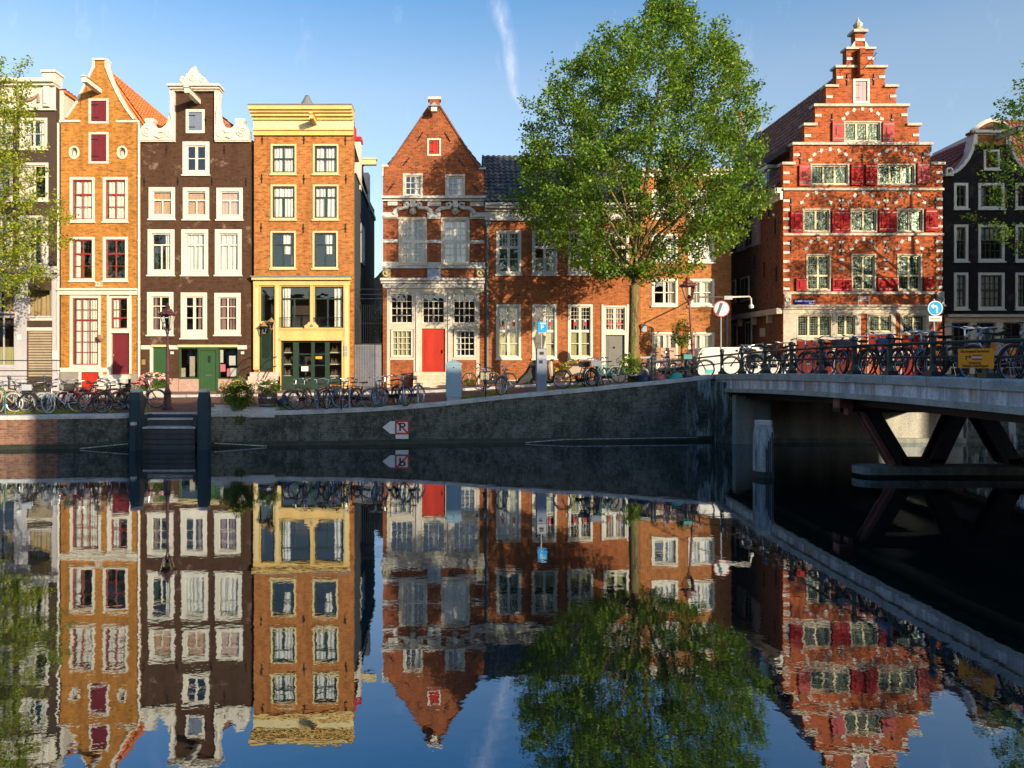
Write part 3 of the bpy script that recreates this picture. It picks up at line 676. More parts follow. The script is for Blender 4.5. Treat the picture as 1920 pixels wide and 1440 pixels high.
mb = MB(); mb.prism([(H.X(x), H.Z(y)) for x, y in ((572, 616), (572, 611), (577, 608), (580, 604), (592, 604), (594, 608), (598, 611), (598, 616))], H.D-.16, H.D-.03); w = mb.build('carved_ornament', YELLOW, H.root)
mb = MB(); mb.disc((H.X(585.5), H.Z(611)), .07, H.D-.19, H.D-.15, 16); mb.build('medallion', BLUEGREY, w)
for a, b_ in ((525.5, 581), (589, 644)):
    mb = MB(); z1, z0 = H.Z(596), H.Z(614); mb.tube([(H.X(a), H.D-.14, z1), (H.X(b_), H.D-.14, z1)], .015, 5)
    for i in range(5): x = a + 1 + i * 2.7; mb.tube([(H.X(x), H.D-.14, z0), (H.X(x), H.D-.14, z1)], .01, 4)
    mb.build('balcony_rail', IRON, H.root)
mb = MB(); s_ = H.pb
for a, b_ in ((527.6, 530), (549, 559), (583, 589), (609, 617), (638.5, 640.9)): s_(mb, a, 639.2, b_, 731, -.05, .2)
s_(mb, 530, 639.2, 638.5, 642, -.052, .2); s_(mb, 530, 705, 549, 731, -.06, .19); s_(mb, 559, 708, 583, 731, -.06, .19); s_(mb, 589, 708, 609, 731, -.06, .19); s_(mb, 617, 708, 638.5, 731, -.06, .19)
for y in (663, 684): s_(mb, 559, y, 583, y+2, -.062, .18); s_(mb, 589, y, 609, y+2, -.062, .18)
sh = mb.build('shop_doors', DGREEN, H.root)
mb = MB(); y = H.D+.12; mb.quad((H.X(528), y, H.Z(730)), (H.X(640), y, H.Z(730)), (H.X(640), y, H.Z(640)), (H.X(528), y, H.Z(640))); mb.build('pane', GLASS, sh)
mb = MB()
for yy in (660, 682, 704):
    for a, b_ in ((530.5, 549), (617.5, 638)): H.pb(mb, a, yy, b_, yy+2, -.2, .5)
mb.build('shelf', WHITE, sh); mb = MB(); rg = random.Random(3)
for yy in (660, 682, 704):
    for a, b_ in ((531, 548), (618, 637)):
        x = a
        while x < b_ - 2: h_ = rg.uniform(6, 13); mb.lathe((H.X(x+1), H.D+.32, H.Z(yy)), [(.028, 0), (.03, h_*.012), (.012, h_*.018), (.012, h_*.023)], 6); x += 2.6
mb.build('shop_goods', pm('shop_goods', (.12, .08, .05), .4, var=.5), sh)
H.part('notice', [(564, 687, 577, 696, -.1, .115)], SIGNW, sh); H.part('notice', [(591, 668, 603, 673, -.1, .115)], SIGNO, sh)
H.part('notice', [(646, 648, 652, 658, .14, -.1), (646, 660, 652, 668, .14, -.1)], LGREY)
d = H.part('side_door', [(485.2, 607, 512.3, 697, -.1, .2)], DGREEN)
mb = MB(); y = H.D+.09; mb.quad((H.X(488), y, H.Z(672)), (H.X(509), y, H.Z(672)), (H.X(509), y, H.Z(612)), (H.X(488), y, H.Z(612))); mb.build('pane', GLASS, d)
H.part('door_panel', [(488, 676, 509, 692, -.07, .11)], DGREEN, d); H.part('door_frame', [(485, 605, 487.3, 697, .04, -.001)], YELLOW)
mb = MB()
for i in range(5): mb.box(H.X(470+i*.6), H.X(526), H.D-1.3+.24*i, H.D-.003*(i+1), 1.2, H.Z(697)-.19*(4-i)-.02)
mb.build('stoop', pm('pale_pink_stone', (.55, .42, .35), .8), H.root)
mb = MB()
for x in (474, 520):
    for k in (0, 1): mb.tube([(H.X(x), H.D-.05, H.Z(669+k*17)), (H.X(x-3), H.D-.5, H.Z(670+k*17)), (H.X(x-8), H.D-.95, H.Z(685+k*16)), (H.X(x-12), H.D-1.3, H.Z(708+k*10))], .02, 5)
    mb.build('stoop_railing', IRON, H.root); mb = MB()
def wall_lantern(H, x, y, s=1.):
    X, Z = H.X(x), H.Z(y); mb = MB(); mb.tube([(X, H.D, Z+.1), (X, H.D-.25, Z+.12), (X, H.D-.4, Z)], .015, 5); w = mb.build('wall_lantern', IRON, H.root)
    mb = MB(); mb.lathe((X, H.D-.4, Z-.42), [(.07, 0), (.13, .3)], 6); mb.build('lantern_glass', GLASS, w); mb = MB(); mb.lathe((X, H.D-.4, Z-.12), [(.19, 0), (.08, .12), (.02, .2)], 6); mb.lathe((X, H.D-.4, Z-.45), [(.08, 0), (.08, .03)], 6); mb.build('lantern_cap', BROWNP, w)
wall_lantern(H, 513, 600); wall_lantern(H, 499, 608)
anchors(H, [(492, 261), (570, 262), (648, 263), (491, 335), (570, 336), (649, 336), (490, 427), (569, 428), (648, 428)], 17)
hoist(H, 592, 232, 1.0, .17, .2, YELLOW, False)
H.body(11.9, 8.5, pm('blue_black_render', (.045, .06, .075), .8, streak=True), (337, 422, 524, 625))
mb = MB(); x0, x1 = H.X(476.3), H.X(663); mb.box(x0, x1, H.D+.3, H.D+.35, 11.9, H.Z(215)); mb.add([(x0, H.D+.35, 13.6), (x1, H.D+.35, 13.2), (x1, H.D+8.5, 11.5), (x0, H.D+8.5, 11.9)], [(0,1,2,3)]); mb.build('roof', M['tile_brown'], H.root)
mb = MB(); mb.add([(x1-.1, H.D+.3, 11.85), (x1+.08, H.D+.3, 11.85), (x1+.08, H.D+8.5, 11.25), (x1-.1, H.D+8.5, 11.25), (x1-.1, H.D+.3, 12.05), (x1+.08, H.D+.3, 12.05), (x1+.08, H.D+8.5, 11.45), (x1-.1, H.D+8.5, 11.45)], [(0,3,2,1),(4,5,6,7),(0,1,5,4),(1,2,6,5),(2,3,7,6),(3,0,4,7)]); mb.build('eaves_board', WHITE, H.root)
mb = MB(); mb.box(x1-1, x1+.05, 34.0, 34.5, 11.5, 13.9); w = mb.build('chimney', WHITE, H.root); mb = MB(); mb.box(x1-1.05, x1+.1, 33.9, 34.6, 13.9, 14.1); mb.lathe((x1-.3, 34.2, 14.1), [(.12, 0), (.12, .45), (.05, .6)], 8); mb.build('chimney_pot', RED, w)
mb = MB(); mb.box(x1-.3, x1+.72, 34.9, 35.15, 13.0, 13.25); mb.box(x1-.3, x1+.76, 34.85, 35.2, 13.25, 13.32); mb.build('hoist_beam', CREAM, H.root)
mb = MB(); mb.box(x1-.9, x1+.02, 37.5, 38.2, 11.3, 13.3); w = mb.build('chimney', WHITE, H.root); mb = MB(); mb.lathe((x1-.45, 37.8, 13.3), [(.16, 0), (.13, .4), (.18, .45), (.05, .7)], 8); mb.build('chimney_pot', RED, w)
mb = MB(); mb.lathe((PX(576, 33.8), 33.8, PZ(206, 33.8)-.6), [(.62, 0), (.5, .5), (.12, 1.22), (.1, 1.3)], 12); mb.build('roof_cowl', LEAD, H.root, True)
mb = MB(); xx = x1+.03; mb.box(xx-.02, xx+.03, 34.3, 35.6, 7.9, 9.9); w = mb.build('side_window', LGREY, H.root); mb = MB(); mb.box(xx+.03, xx+.035, 34.45, 35.45, 8.05, 9.75); mb.build('pane', DGREEN, w)

# ---- 5: triangular gable house with sculpted stone band
H = House('canal_house', 'red brick house with steep triangular gable, carved stone band and bright red door', 32.8, 718, 908)
g23 = [('v', 1/3, 1.2), ('v', 2/3, 1.2), ('h', 1/3, 1.2), ('h', 2/3, 1.2)]
win(H, 755, 325, 793, 370, STONE, WHITE, g23, fw=4.5, cur='wr'); win(H, 834.5, 326.5, 872, 371, STONE, WHITE, g23, fw=4.5, cur='wr')
shutter_hatch(H, 801, 259.5, 827, 292.5, WHITE, RED2, 3, 3.2)
for i, x in enumerate((747, 826.5)):
    gb = [('v', .5, 5.5), ('h', .5, 6), ('h', .17, 1.1), ('h', .34, 1.1), ('h', .66, 1.1), ('h', .83, 1.1), ('v', .25, 1.1), ('v', .75, 1.1)]
    win(H, x, 407, x+54, 498, BEIGE, WHITE, gb, fw=5.5, sw=2.3, cur='tL' if i == 0 else 'wL wR', sill=False)
for x in (731.5, 791, 849): win(H, x, 548.5, x+43.5, 607.5, WHITE, WHITE, grid(4, 4, 1.1, extra=[('v', .5, 2.6)]), fw=2, sw=1.2, sill=False)
win(H, 733, 617.5, 774, 670, WHITE, WHITE, grid(4, 4, 1.2), fw=3, sw=1.2, cur='gf', sill=False); win(H, 851, 618, 892.5, 670, WHITE, WHITE, grid(4, 4, 1.2), fw=3, sw=1.2, cur='wl', sill=False)
H.hole(791.5, 616, 835, 697)
H.wall([(718, 760), (718, 312), (728.5, 312), (805.5, 199), (805.5, 186), (824, 186), (824, 199), (898, 317), (908, 317), (908, 760)], M['brick_red'])
H.part('gable_cap', [(802.5, 182, 827, 187, .07, .37), (716, 308.5, 729.5, 313, .05, .35), (897.5, 314.5, 911, 318, .05, .35), (717, 313, 719, 330, .02, .33)], STONEW)
trim(H, [(729, 311), (805.2, 199)], .05, M['brick_dark']); trim(H, [(824.3, 199), (898, 316)], .05, M['brick_dark'])
anchors(H, [(788, 256)], 17, -6); anchors(H, [(839, 257)], 17, 6); anchors(H, [(762, 303), (734, 350)], 15, -8); anchors(H, [(866, 306), (892, 353)], 15, 8)
H.part('cornice', [(716.5, 369.5, 911.5, 374, .3, -.001), (718, 374, 909, 378, .16, -.001)], STONEW)
H.part('stone_band', [(727, 378.2, 745.5, 386, .08, -.001), (801, 378.2, 827, 387, .08, -.001), (881.5, 378.2, 907, 387, .08, -.001), (717.5, 399, 746.5, 410, .09, -.001), (716.5, 405, 746.5, 408, .16, -.001), (801, 399, 826, 411, .09, -.001), (881, 399, 909, 411, .09, -.001), (881, 405, 911, 408, .16, -.001),
  (717.5, 449, 746.5, 455, .05, -.001), (801.3, 450, 826.2, 456, .05, -.001), (881, 451, 908, 457, .05, -.001), (717, 491, 746.5, 502, .06, -.001), (801.3, 492, 826.2, 503, .06, -.001), (881, 492, 909, 503, .06, -.001), (717, 499, 910, 503.5, .1, -.001)], STONEW)
for c in (774, 853.5):
    mb = MB()
    for sg in (-1, 1):
        pts = [(c+sg*36, 402), (c+sg*33, 396), (c+sg*27, 391.5), (c+sg*20, 391), (c+sg*12, 390), (c+sg*7, 385), (c+sg*10, 381), (c+sg*16, 383), (c+sg*15, 388)]
        mb.tube([(H.X(a), H.D-.06, H.Z(b)) for a, b in pts], [.11, .11, .1, .09, .09, .09, .08, .08, .06], 8)
    mb.bbox(H.X(c-5), H.X(c+5), H.D-.16, H.D-.0, H.Z(390), H.Z(377.5)); mb.bbox(H.X(c-8), H.X(c+8), H.D-.12, H.D-.0, H.Z(386), H.Z(382))
    s_ = mb.build('scroll_pediment', STONEW, H.root)
    mb = MB(); mb.lathe((H.X(c), H.D-.06, H.Z(404)), [(.05, 0), (.14, .06), (.17, .16), (.14, .28), (.06, .34)], 10); mb.box(H.X(c)-.03, H.X(c)+.03, H.D-.27, H.D-.1, H.Z(399), H.Z(396)); mb.build('carved_mask', STONE, s_, True)
for x in (725, 900.5):
    mb = MB(); mb.lathe((H.X(x), H.D-.02, H.Z(521)), [(.08, 0), (.2, .1), (.24, .22), (.2, .36), (.08, .44)], 12); mb.ring((H.X(x), H.D-.2, H.Z(513)), .15, .05, 'y', 14, 6); mb.box(H.X(x)-.04, H.X(x)+.04, H.D-.33, H.D-.2, H.Z(515), H.Z(511)); mb.build('lion_head', pm('gilded_stone', (.42, .33, .16), .7), H.root, True)
    H.part('lion_bracket', [(x-7, 504, x+8, 522, .03, -.001)], STONEW)
H.part('blue_tile_panel', [(801.5, 504, 826, 522, .05, -.001)], pm('delft_tiles', (.35, .42, .55), .4, var=.4, scale=6))
H.part('main_cornice', [(714, 522.5, 909, 527, .34, -.001), (715, 527, 908.5, 532, .2, -.001), (718, 532, 907, 540.5, .1, -.001)], STONEW)
H.part('timber_front', [(725.5, 541, 907, 548.3, .03, -.001), (725.5, 548.3, 731.3, 735, .03, -.001), (775.3, 548.3, 790.8, 697, .03, -.001), (834.8, 548.3, 848.8, 697, .03, -.001), (892.8, 548.3, 899, 735, .03, -.001), (731.3, 607.8, 775.3, 617.2, .03, -.001), (790.8, 607.8, 835.2, 616, .03, -.001), (848.8, 607.8, 892.8, 617.6, .03, -.001), (731.3, 670.2, 775.3, 675, .05, -.001), (848.8, 670.2, 892.8, 675, .05, -.001), (788.3, 616, 791.3, 697, .032, -.001)], BEIGE)
H.part('pilaster', [(780, 546, 785.5, 697, .09, -.031), (840, 546, 845.5, 735, .09, -.031)], STONEW)
d = H.part('front_door', [(791.5, 616, 834.8, 697, -.06, .2)], RED2); H.part('door_panel', [(797, 622, 829, 690, -.045, .05)], RED2, d)
mb = MB(); mb.tube([(H.X(829.5), H.D-.02, H.Z(656)), (H.X(829.5), H.D-.02, H.Z(662))], .025, 6); mb.build('handle', IRON, d)
mb = MB()
for i in range(5): mb.box(H.X(776-i*0), H.X(837), H.D-1.35+.26*i, H.D-.004*(i+1)-.035, 1.3, H.Z(697)-.17*(4-i)-.01)
mb.build('stoop', STEPST, H.root)
X, Z = H.X(814.5), H.Z(212); mb = MB(); mb.tube([(X, H.D, Z+.15), (X, H.D-.45, Z+.15)], .02, 5); mb.box(X-.14, X+.14, H.D-.6, H.D-.32, Z-.12, Z+.1); w = mb.build('gable_lantern', WHITE, H.root); mb = MB(); mb.lathe((X, H.D-.46, Z+.1), [(.24, 0), (.1, .12), (.03, .24)], 4); mb.build('lantern_cap', LGREY, w)
mb = MB(); mb.tube([(H.X(913.5), H.D-.1, H.Z(423)), (H.X(913.5), H.D-.1, H.Z(730))], .06, 8); mb.lathe((H.X(913.5), H.D-.1, H.Z(428)), [(.07, 0), (.16, .15), (.16, .3)], 8)
for py in (470, 530, 590, 650): mb.tube([(H.X(913.5), H.D-.1, H.Z(py)), (H.X(913.5), H.D-.1, H.Z(py+3))], .085, 8)
mb.build('drainpipe', PIPE, H.root)
H.body(H.Z(318), 9, M['brick_dark'], (376, 512, 612)); H.gable_roof(H.Z(318), H.Z(196), 9, M['tile_brown'], xr=H.X(814.5), over=.02)

# ---- 6: long low row with black tile roof
H = House('canal_house', 'low red brick house with black pantile roof, white cornice and grey front door behind tree', 32.8, 908.4, 1200)
x2 = [('v', .5, 5), ('h', .36, 5), ('h', .67, 1.5)]
for x in (930, 997.5, 1064.5, 1131.5):
    win(H, x, 432, x+47.5, 515, WHITE, WHITE, x2 + [('h', .12, .7), ('h', .24, .7), ('v', .17, .7, 0, .36), ('v', .33, .7, 0, .36), ('v', .67, .7, 0, .36), ('v', .83, .7, 0, .36)], fw=4.5, cur='df' if x < 990 else 'gB dt', label='white cross window with dark green curtain' if x < 990 else None)
for x in (930, 997.5, 1064.5):
    w = win(H, x, 570.5, x+47, 673, WHITE, WHITE, [('v', .5, 5), ('h', .49, 5), ('h', .24, 1.2), ('h', .75, 1.5), ('h', .08, .6), ('h', .16, .6), ('v', .17, .6, 0, .49), ('v', .33, .6, 0, .49), ('v', .67, .6, 0, .49), ('v', .83, .6, 0, .49)], fw=4.5, cur='gb')
    H.part('stained_crest', [(x+11, 603, x+16, 611, -.05, .086), (x+31, 603, x+36, 611, -.05, .086)], SIGNR, w); H.part('stained_crest', [(x+12, 599.5, x+15, 602.8, -.05, .086), (x+32, 599.5, x+35, 602.8, -.05, .086)], SIGNW, w)
w = win(H, 1131, 573, 1175, 623, WHITE, WHITE, [('v', .5, 5), ('h', .25, .7), ('h', .5, 1.2), ('h', .75, .7), ('v', .17, .6), ('v', .33, .6), ('v', .67, .6), ('v', .83, .6)], fw=3.5, sill=False, name='fanlight', cur='pf')
H.part('stained_crest', [(1141, 604, 1146, 612, -.05, .086), (1160, 604, 1165, 612, -.05, .086)], SIGNR, w)
H.hole(1131, 624, 1175, 703)
H.wall([(908.4, 760), (908.4, 384), (1200, 384), (1200, 760)], M['brick_row'])
H.part('cornice', [(908.6, 384, 1199.5, 388, .5, .2), (908.6, 388, 1199.5, 393, .4, -.001), (908.6, 393, 1199.5, 397.5, .2, -.001), (908.6, 397.5, 1199.5, 409, .08, -.001), (908.6, 409, 1199.5, 414.5, .18, -.001)], STONEW)
H.part('door_frame', [(1127.5, 571, 1131, 705, .05, .1), (1175, 571, 1179, 705, .05, .1), (1131, 623.2, 1175, 628, .06, .1), (1131, 628, 1135, 705, .04, .12), (1171, 628, 1175, 705, .04, .12)], WHITE)
d = H.part('front_door', [(1135, 628, 1171, 703, -.08, .2)], GREY); H.part('door_panel', [(1141, 635, 1165, 695, -.06, .07)], GREY, d)
mb = MB(); mb.tube([(H.X(1152), H.D+.05, H.Z(650)), (H.X(1152), H.D+.02, H.Z(653))], .035, 8); mb.build('knocker', IRON, d)
mb = MB()
for i in range(3): mb.box(H.X(1124), H.X(1182), H.D-.9+.28*i, H.D-.06, 1.4, H.Z(703)-.17*(2-i)-.01)
mb.build('stoop', STEPST, H.root)
H.part('plinth', [(914, 712, 1199, 760, .05, -.001)], STEPST)
H.part('meter_plate', [(1203, 607, 1212, 622, .1, -.05)], LGREY)
H.body(H.Z(388), 8, M['brick_dark'], (422, 545))
x0, x1 = H.X(908.6), H.X(1200); y0 = H.D-.45
mb = MB(); ze, zr = H.Z(384)+.02, H.Z(384)+3.3
mb.add([(x0, y0, ze), (x1, y0, ze), (x1, H.D+3.2, zr), (x0, H.D+3.2, zr), (x1, H.D+8, ze), (x0, H.D+8, ze)], [(0,1,2,3),(3,2,4,5),(0,3,5),(1,4,2)]); pantiles(mb, (x0, y0-.05, ze+.02), (x1, y0-.05, ze+.02), (x1, H.D+3.2, zr+.02), (x0, H.D+3.2, zr+.02), .28, .36); mb.build('roof', M['tile_black'], H.root)

# ---- 7: light brick block left of the alley
H = House('canal_house', 'plain light brick building with pairs of white windows behind the tilted street lamp', 33., 1200.4, 1371)
for x in (1221.5, 1290):
    cc = 'wL wR' if x > 1250 else 'wr'
    win(H, x, 522.5, x+49.5, 574, WHITE, WHITE, [('v', .5, 4.5), ('h', .5, 1.8)], fw=4.5, cur=cc); win(H, x, 438, x+49.5, 492, WHITE, WHITE, [('v', .5, 4.5), ('h', .5, 1.8)], fw=4.5, cur='wf'); win(H, x, 356, x+49.5, 410, WHITE, WHITE, [('v', .5, 4.5), ('h', .5, 1.8)], fw=4.5, cur='wL')
    win(H, x, 622.5, x+49.5, 690, WHITE, WHITE, [('v', .5, 4.5)], fw=4.5, cur='wf')
H.wall([(1200.4, 760), (1200.4, 322), (1371, 322), (1371, 760)], M['brick_light'])
H.part('cornice', [(1200.6, 318, 1372, 323, .3, .3), (1200.6, 323, 1371, 333, .1, -.001)], WHITE)
mb = MB(); mb.tube([(H.X(1362), H.D-.08, H.Z(575)), (H.X(1362), H.D-.08, H.Z(735))], .045, 8); mb.build('drainpipe', LGREY, H.root)
H.body(H.Z(325), 8, M['brick_light'], (424, 508, 600)); H.gable_roof(H.Z(322), H.Z(300), 8, M['tile_brown'])

# ---- 8: the stepped gable house
H = House('stepped_gable_house', 'tall red brick stepped gable house with white stone bands and red shutters', 30.2, 1468, 1767)
def leaded(n=2, tr=None):
    b = [('v', i/n, 3.4) for i in range(1, n)]
    if tr: b.append(('h', tr, 3.4))
    m_ = n * 4
    b += [('v', i/m_, .38) for i in range(1, m_) if i % 4] + [('h', j/8, .38) for j in range(1, 8)]
    return b
def shut(H, rects, mat):
    for (a, b, c, d_) in rects:
        mb = MB(); H.pb(mb, a, b, c, d_, .10, -.05); s_ = mb.build('shutter', mat, H.root)
        mb = MB(); w_ = c - a; h_ = d_ - b; H.pb(mb, a+w_*.3, b+h_*.28, c-w_*.3, b+h_*.68, .125, -.1)
        mb.build('shutter_panel', mat, s_)
        mb = MB()
        for t in (.12, .86): H.pb(mb, a+1, b+h_*t-.6, c-1, b+h_*t+.6, .115, -.1)
        mb.build('hinge', IRON, s_)
win(H, 1581, 227, 1652.5, 267, STONE, CREAM, leaded(3), fw=3, cur='dl', sill=False)
shutter_hatch(H, 1599, 148, 1630, 194, WHITE, pm('grey_lilac_shutter', (.26, .19, .22), .5), 3, 4)
for x in (1518.5, 1643): win(H, x, 307, x+73.5, 348, STONE, CREAM, leaded(3), fw=3, cur='dL' if x < 1600 else None, sill=False)
for x in (1504, 1593, 1679.5): win(H, x, 391, x+52.5, 436, STONE, CREAM, leaded(2), fw=3, sill=False)
for x in (1511, 1595.5, 1681.5): win(H, x, 476, x+47, 545.5, STONE, CREAM, leaded(2, .6), fw=3, cur='dr', sill=False)
for a, b_, n_, yb in ((1493, 1560, 3, 633), (1567, 1605.5, 2, 631), (1628, 1673, 2, 624), (1690.5, 1737, 2, 624)): win(H, a, 588.5, b_, yb, STONE, CREAM, leaded(n_), fw=2.4, cur='dr' if a < 1600 else 'dl', sill=False)
steps = [(1468, 307), (1487, 307), (1487, 270), (1508, 270), (1508, 234), (1528, 234), (1528, 198), (1548.5, 198), (1548.5, 162), (1568, 162), (1568, 126), (1587, 126), (1587, 92), (1603, 92), (1603, 60), (1621, 60), (1621, 92), (1638, 92), (1638, 126), (1659, 126), (1659, 162), (1680, 162), (1680, 198), (1701, 198), (1701, 234), (1723, 234), (1723, 270), (1744, 270), (1744, 307), (1767, 307)]
H.wall([(1468, 745)] + steps + [(1767, 745)], M['brick_step'])
H.part('step_coping', [(1465, 304.5, 1490, 309.5, .1, .36), (1743.5, 304.5, 1770.5, 309.5, .1, .36), (1484, 267.5, 1747.5, 272.5, .1, .36), (1505, 231.5, 1531, 236.5, .1, .36), (1699, 231.5, 1726, 236.5, .1, .36), (1524.5, 195.5, 1704, 200.5, .1, .36), (1545.5, 159.7, 1571, 164.2, .1, .36), (1657, 159.7, 1683.5, 164.2, .1, .36),
  (1564.5, 123.5, 1662.5, 128, .1, .36), (1584, 89.5, 1640.5, 93.5, .1, .36), (1598, 57, 1624.5, 62, .14, .4)], STONE)
H.part('string_course', [(1467.5, 353, 1768, 357.5, .09, -.001), (1467.5, 437.5, 1768, 442, .09, -.001), (1467.5, 547, 1768, 552, .09, -.001)], STONE)
H.part('string_course', [(1467, 572, 1768, 575.5, .22, -.001), (1468, 575.5, 1767, 580, .12, -.001), (1468, 580, 1767, 588.2, .05, -.001)], STONE)
bl = []
for y in list(range(374, 436, 17)) + list(range(454, 545, 17)): bl += [(1468.2, y, 1480, y+5), (1755, y-3, 1766.8, y+2)]
for (xa, xb, y) in ((1468, 1767, 322), (1468, 1767, 339), (1487, 1744, 288), (1508, 1723, 252), (1528, 1701, 214), (1548.5, 1680, 179), (1568, 1659, 143), (1587, 1638, 108)): bl += [(xa+.2, y, xa+12, y+5), (xb-12, y-1, xb-.2, y+4)]
for x in (1577, 1661):
    for y in (374, 390, 452, 468, 485, 502): bl.append((x-5, y, x+5, y+4.5))
bl.append((1603.2, 72, 1620.8, 77)); H.part('quoin', bl, STONEW, f=.03, b=-.001)
def arch(H, cx, cy, rx, ry, n, dots, mat_line=True):
    mb = MB()
    for i in range(n):
        t = math.pi * (i + .5 if dots else i) / (n if dots else n - 1); x = cx + rx * math.cos(t); y = cy - ry * math.sin(t)
        mb.T = Matrix.Translation((H.X(x), H.D, H.Z(y))) @ Matrix.Rotation(-(math.pi/2 - t), 4, 'Y'); mb.box(-.062, .062, -.02, .001, -.085, .085)
        mb.build('arch_stone', STONEW, H.root); mb = MB()
    mb = MB(); mb.tube([(H.X(cx + rx*math.cos(math.pi*i/16)), H.D-.004, H.Z(cy - ry*math.sin(math.pi*i/16))) for i in range(17)], .007, 4); mb.build('arch_line', STONE, H.root)
arch(H, 1617, 228, 37, 24, 7, True); arch(H, 1556, 306, 38, 26, 7, True); arch(H, 1679, 306, 38, 26, 7, True)
for cx in (1530, 1619, 1706): arch(H, cx, 388, 28, 27, 5, True)
for cx in (1534.5, 1619, 1705): arch(H, cx, 474, 24, 26, 5, True)
shut(H, [(1559, 230, 1580.5, 266), (1653, 230, 1674.5, 266), (1497, 310, 1518, 349), (1718, 306, 1740.5, 345)], PINK)
shut(H, [(1594, 308, 1616, 348), (1621, 308, 1642.5, 348), (1481, 396, 1503.5, 438), (1558, 395, 1573.5, 437), (1574, 395, 1592.5, 437), (1646, 394, 1660, 436), (1660.5, 394, 1679, 436), (1733, 392, 1756, 434),
  (1491, 521.5, 1510.5, 548), (1559, 521, 1577, 547), (1577.5, 521, 1595, 547), (1643.5, 520, 1662, 546), (1662.5, 520, 1681, 546), (1729.5, 519, 1748, 545)], RED3)
anchors(H, [(1500, 297), (1617, 299), (1730, 296), (1588, 150), (1638, 149), (1560, 225), (1672, 225), (1577, 381), (1661, 380), (1577, 466), (1661, 465), (1483, 384), (1483, 460), (1754, 380), (1754, 455)], 22)
H.part('ground_floor_stone', [(1468.2, 588.2, 1492.8, 735, .03, -.001), (1560.2, 588.2, 1566.8, 735, .03, -.001), (1605.7, 588.2, 1613.5, 735, .03, -.001), (1625.5, 588.2, 1627.8, 735, .03, -.001), (1673.2, 588.2, 1678.5, 735, .03, -.001), (1687.5, 588.2, 1690.3, 735, .03, -.001), (1737.2, 588.2, 1742, 735, .03, -.001), (1492.8, 633.2, 1560.2, 638, .06, -.001), (1566.8, 631.2, 1605.7, 636, .06, -.001), (1627.8, 624.2, 1673.2, 628, .06, -.001), (1690.3, 624.2, 1737.2, 628, .06, -.001)], STONE)
H.part('cellar_panel', [(1494, 640, 1558, 700, .02, -.001), (1568, 640, 1604, 700, .02, -.001)], pm('dark_red_panel', (.12, .02, .016), .8, spec=.05))
H.part('cellar_panel', [(1629, 630, 1649.5, 658, .02, -.001), (1652, 630, 1672, 658, .02, -.001), (1692, 630, 1712.5, 658, .02, -.001), (1715, 630, 1736, 658, .02, -.001), (1692, 668, 1712.5, 706, .02, -.001), (1715, 668, 1736, 706, .02, -.001)], pm('dark_cellar_red', (.20, .018, .013), .8, var=.3, spec=.05))
H.part('cellar_sill', [(1627, 659, 1742, 666, .12, -.001)], STONE)
mb = MB()
for x in (1475, 1761): mb.bbox(H.X(x-6.5), H.X(x+6.5), H.D-.12, H.D-.0, H.Z(572), H.Z(552)); mb.ring((H.X(x), H.D-.13, H.Z(562)), .1, .04, 'y', 14, 6)
mb.build('corner_carving', STONE, H.root)
w = H.part('street_name_plate', [(1488.5, 561, 1527, 571, .05, -.02)], SIGNN); text_mesh('street_name', 'Oudezijds Voorburgwal', SIGNW, w, H.X(1507.8), H.D-.055, H.Z(564.5), .105, sx=.85); text_mesh('district_name', 'Centrum', SIGNW, w, H.X(1521), H.D-.055, H.Z(568.8), .07)
w = H.part('name_stone', [(1607.5, 555.5, 1608.5, 573, .04, -.001), (1628, 555.5, 1629, 573, .04, -.001), (1608.5, 556, 1628, 565, .03, -.001)], STONEW); text_mesh('house_name', 'RIGA', MAROON, w, H.X(1618.2), H.D-.035, H.Z(560.5), .2)
mb = MB(); mb.lathe((H.X(1611), H.D+.1, H.Z(57)), [(.2, 0), (.22, .06), (.1, .12), (.16, .2), (.19, .3), (.12, .38), (.05, .5), (.01, .62)], 10); mb.build('finial', STONE, H.root)
mb = MB()
for sg in (-1, 1): mb.prism([(H.X(1612 + sg*a), H.Z(b)) for a, b in ((9.2, 90), (19, 90), (15, 86), (12, 80), (9.2, 77))], H.D-.03, H.D+.2)
mb.build('pinnacle_scroll', STONEW, H.root)
mb = MB(); X = H.X(1610); mb.bbox(X-.12, X+.12, H.D-.3, H.D-.001, H.Z(145), H.Z(95)); mb.build('pinnacle_pier', M['brick_step'], H.root)
mb = MB(); mb.tube([(X, H.D-.3, H.Z(135)), (X+.05, H.D-1.2, H.Z(122)), (X, H.D-.3, H.Z(106))], .02, 5); mb.tube([(X+.05, H.D-1.15, H.Z(122)), (X+.05, H.D-1.15, H.Z(136))], .01, 4); mb.build('hoist_bracket', IRON, H.root)
H.body(10.6, 9.5, M['brick_dark'], (275, 372, 460, 565))
xr = H.X(1613); H.gable_roof(10.75, H.Z(98)-.3, 9.5, M['tile_brown'], over=.1, xr=xr)
xs = H.X(1468) + .001
def sbox(mb, d, y0, y1, z0, z1, f=.05): mb.box(xs - f, xs + .05, y0, y1, z0, z1)
mb = MB(); sbox(mb, 0, 30.2, 39.5, 10.4, 10.62, .35); sbox(mb, 0, 30.2, 39.5, 10.1, 10.4, .12); mb.build('eaves_board', WHITE, H.root)
mb = MB(); sbox(mb, 0, 30.2, 39.5, 5.05, 5.3, .28); mb.build('side_awning_beam', STONE, H.root); mb = MB()
for y in (31.2, 32.8, 34.4): mb = MB(); mb.box(xs-.22, xs, y, y+.14, 4.7, 5.05); mb.build('corbel', STONE, H.root)
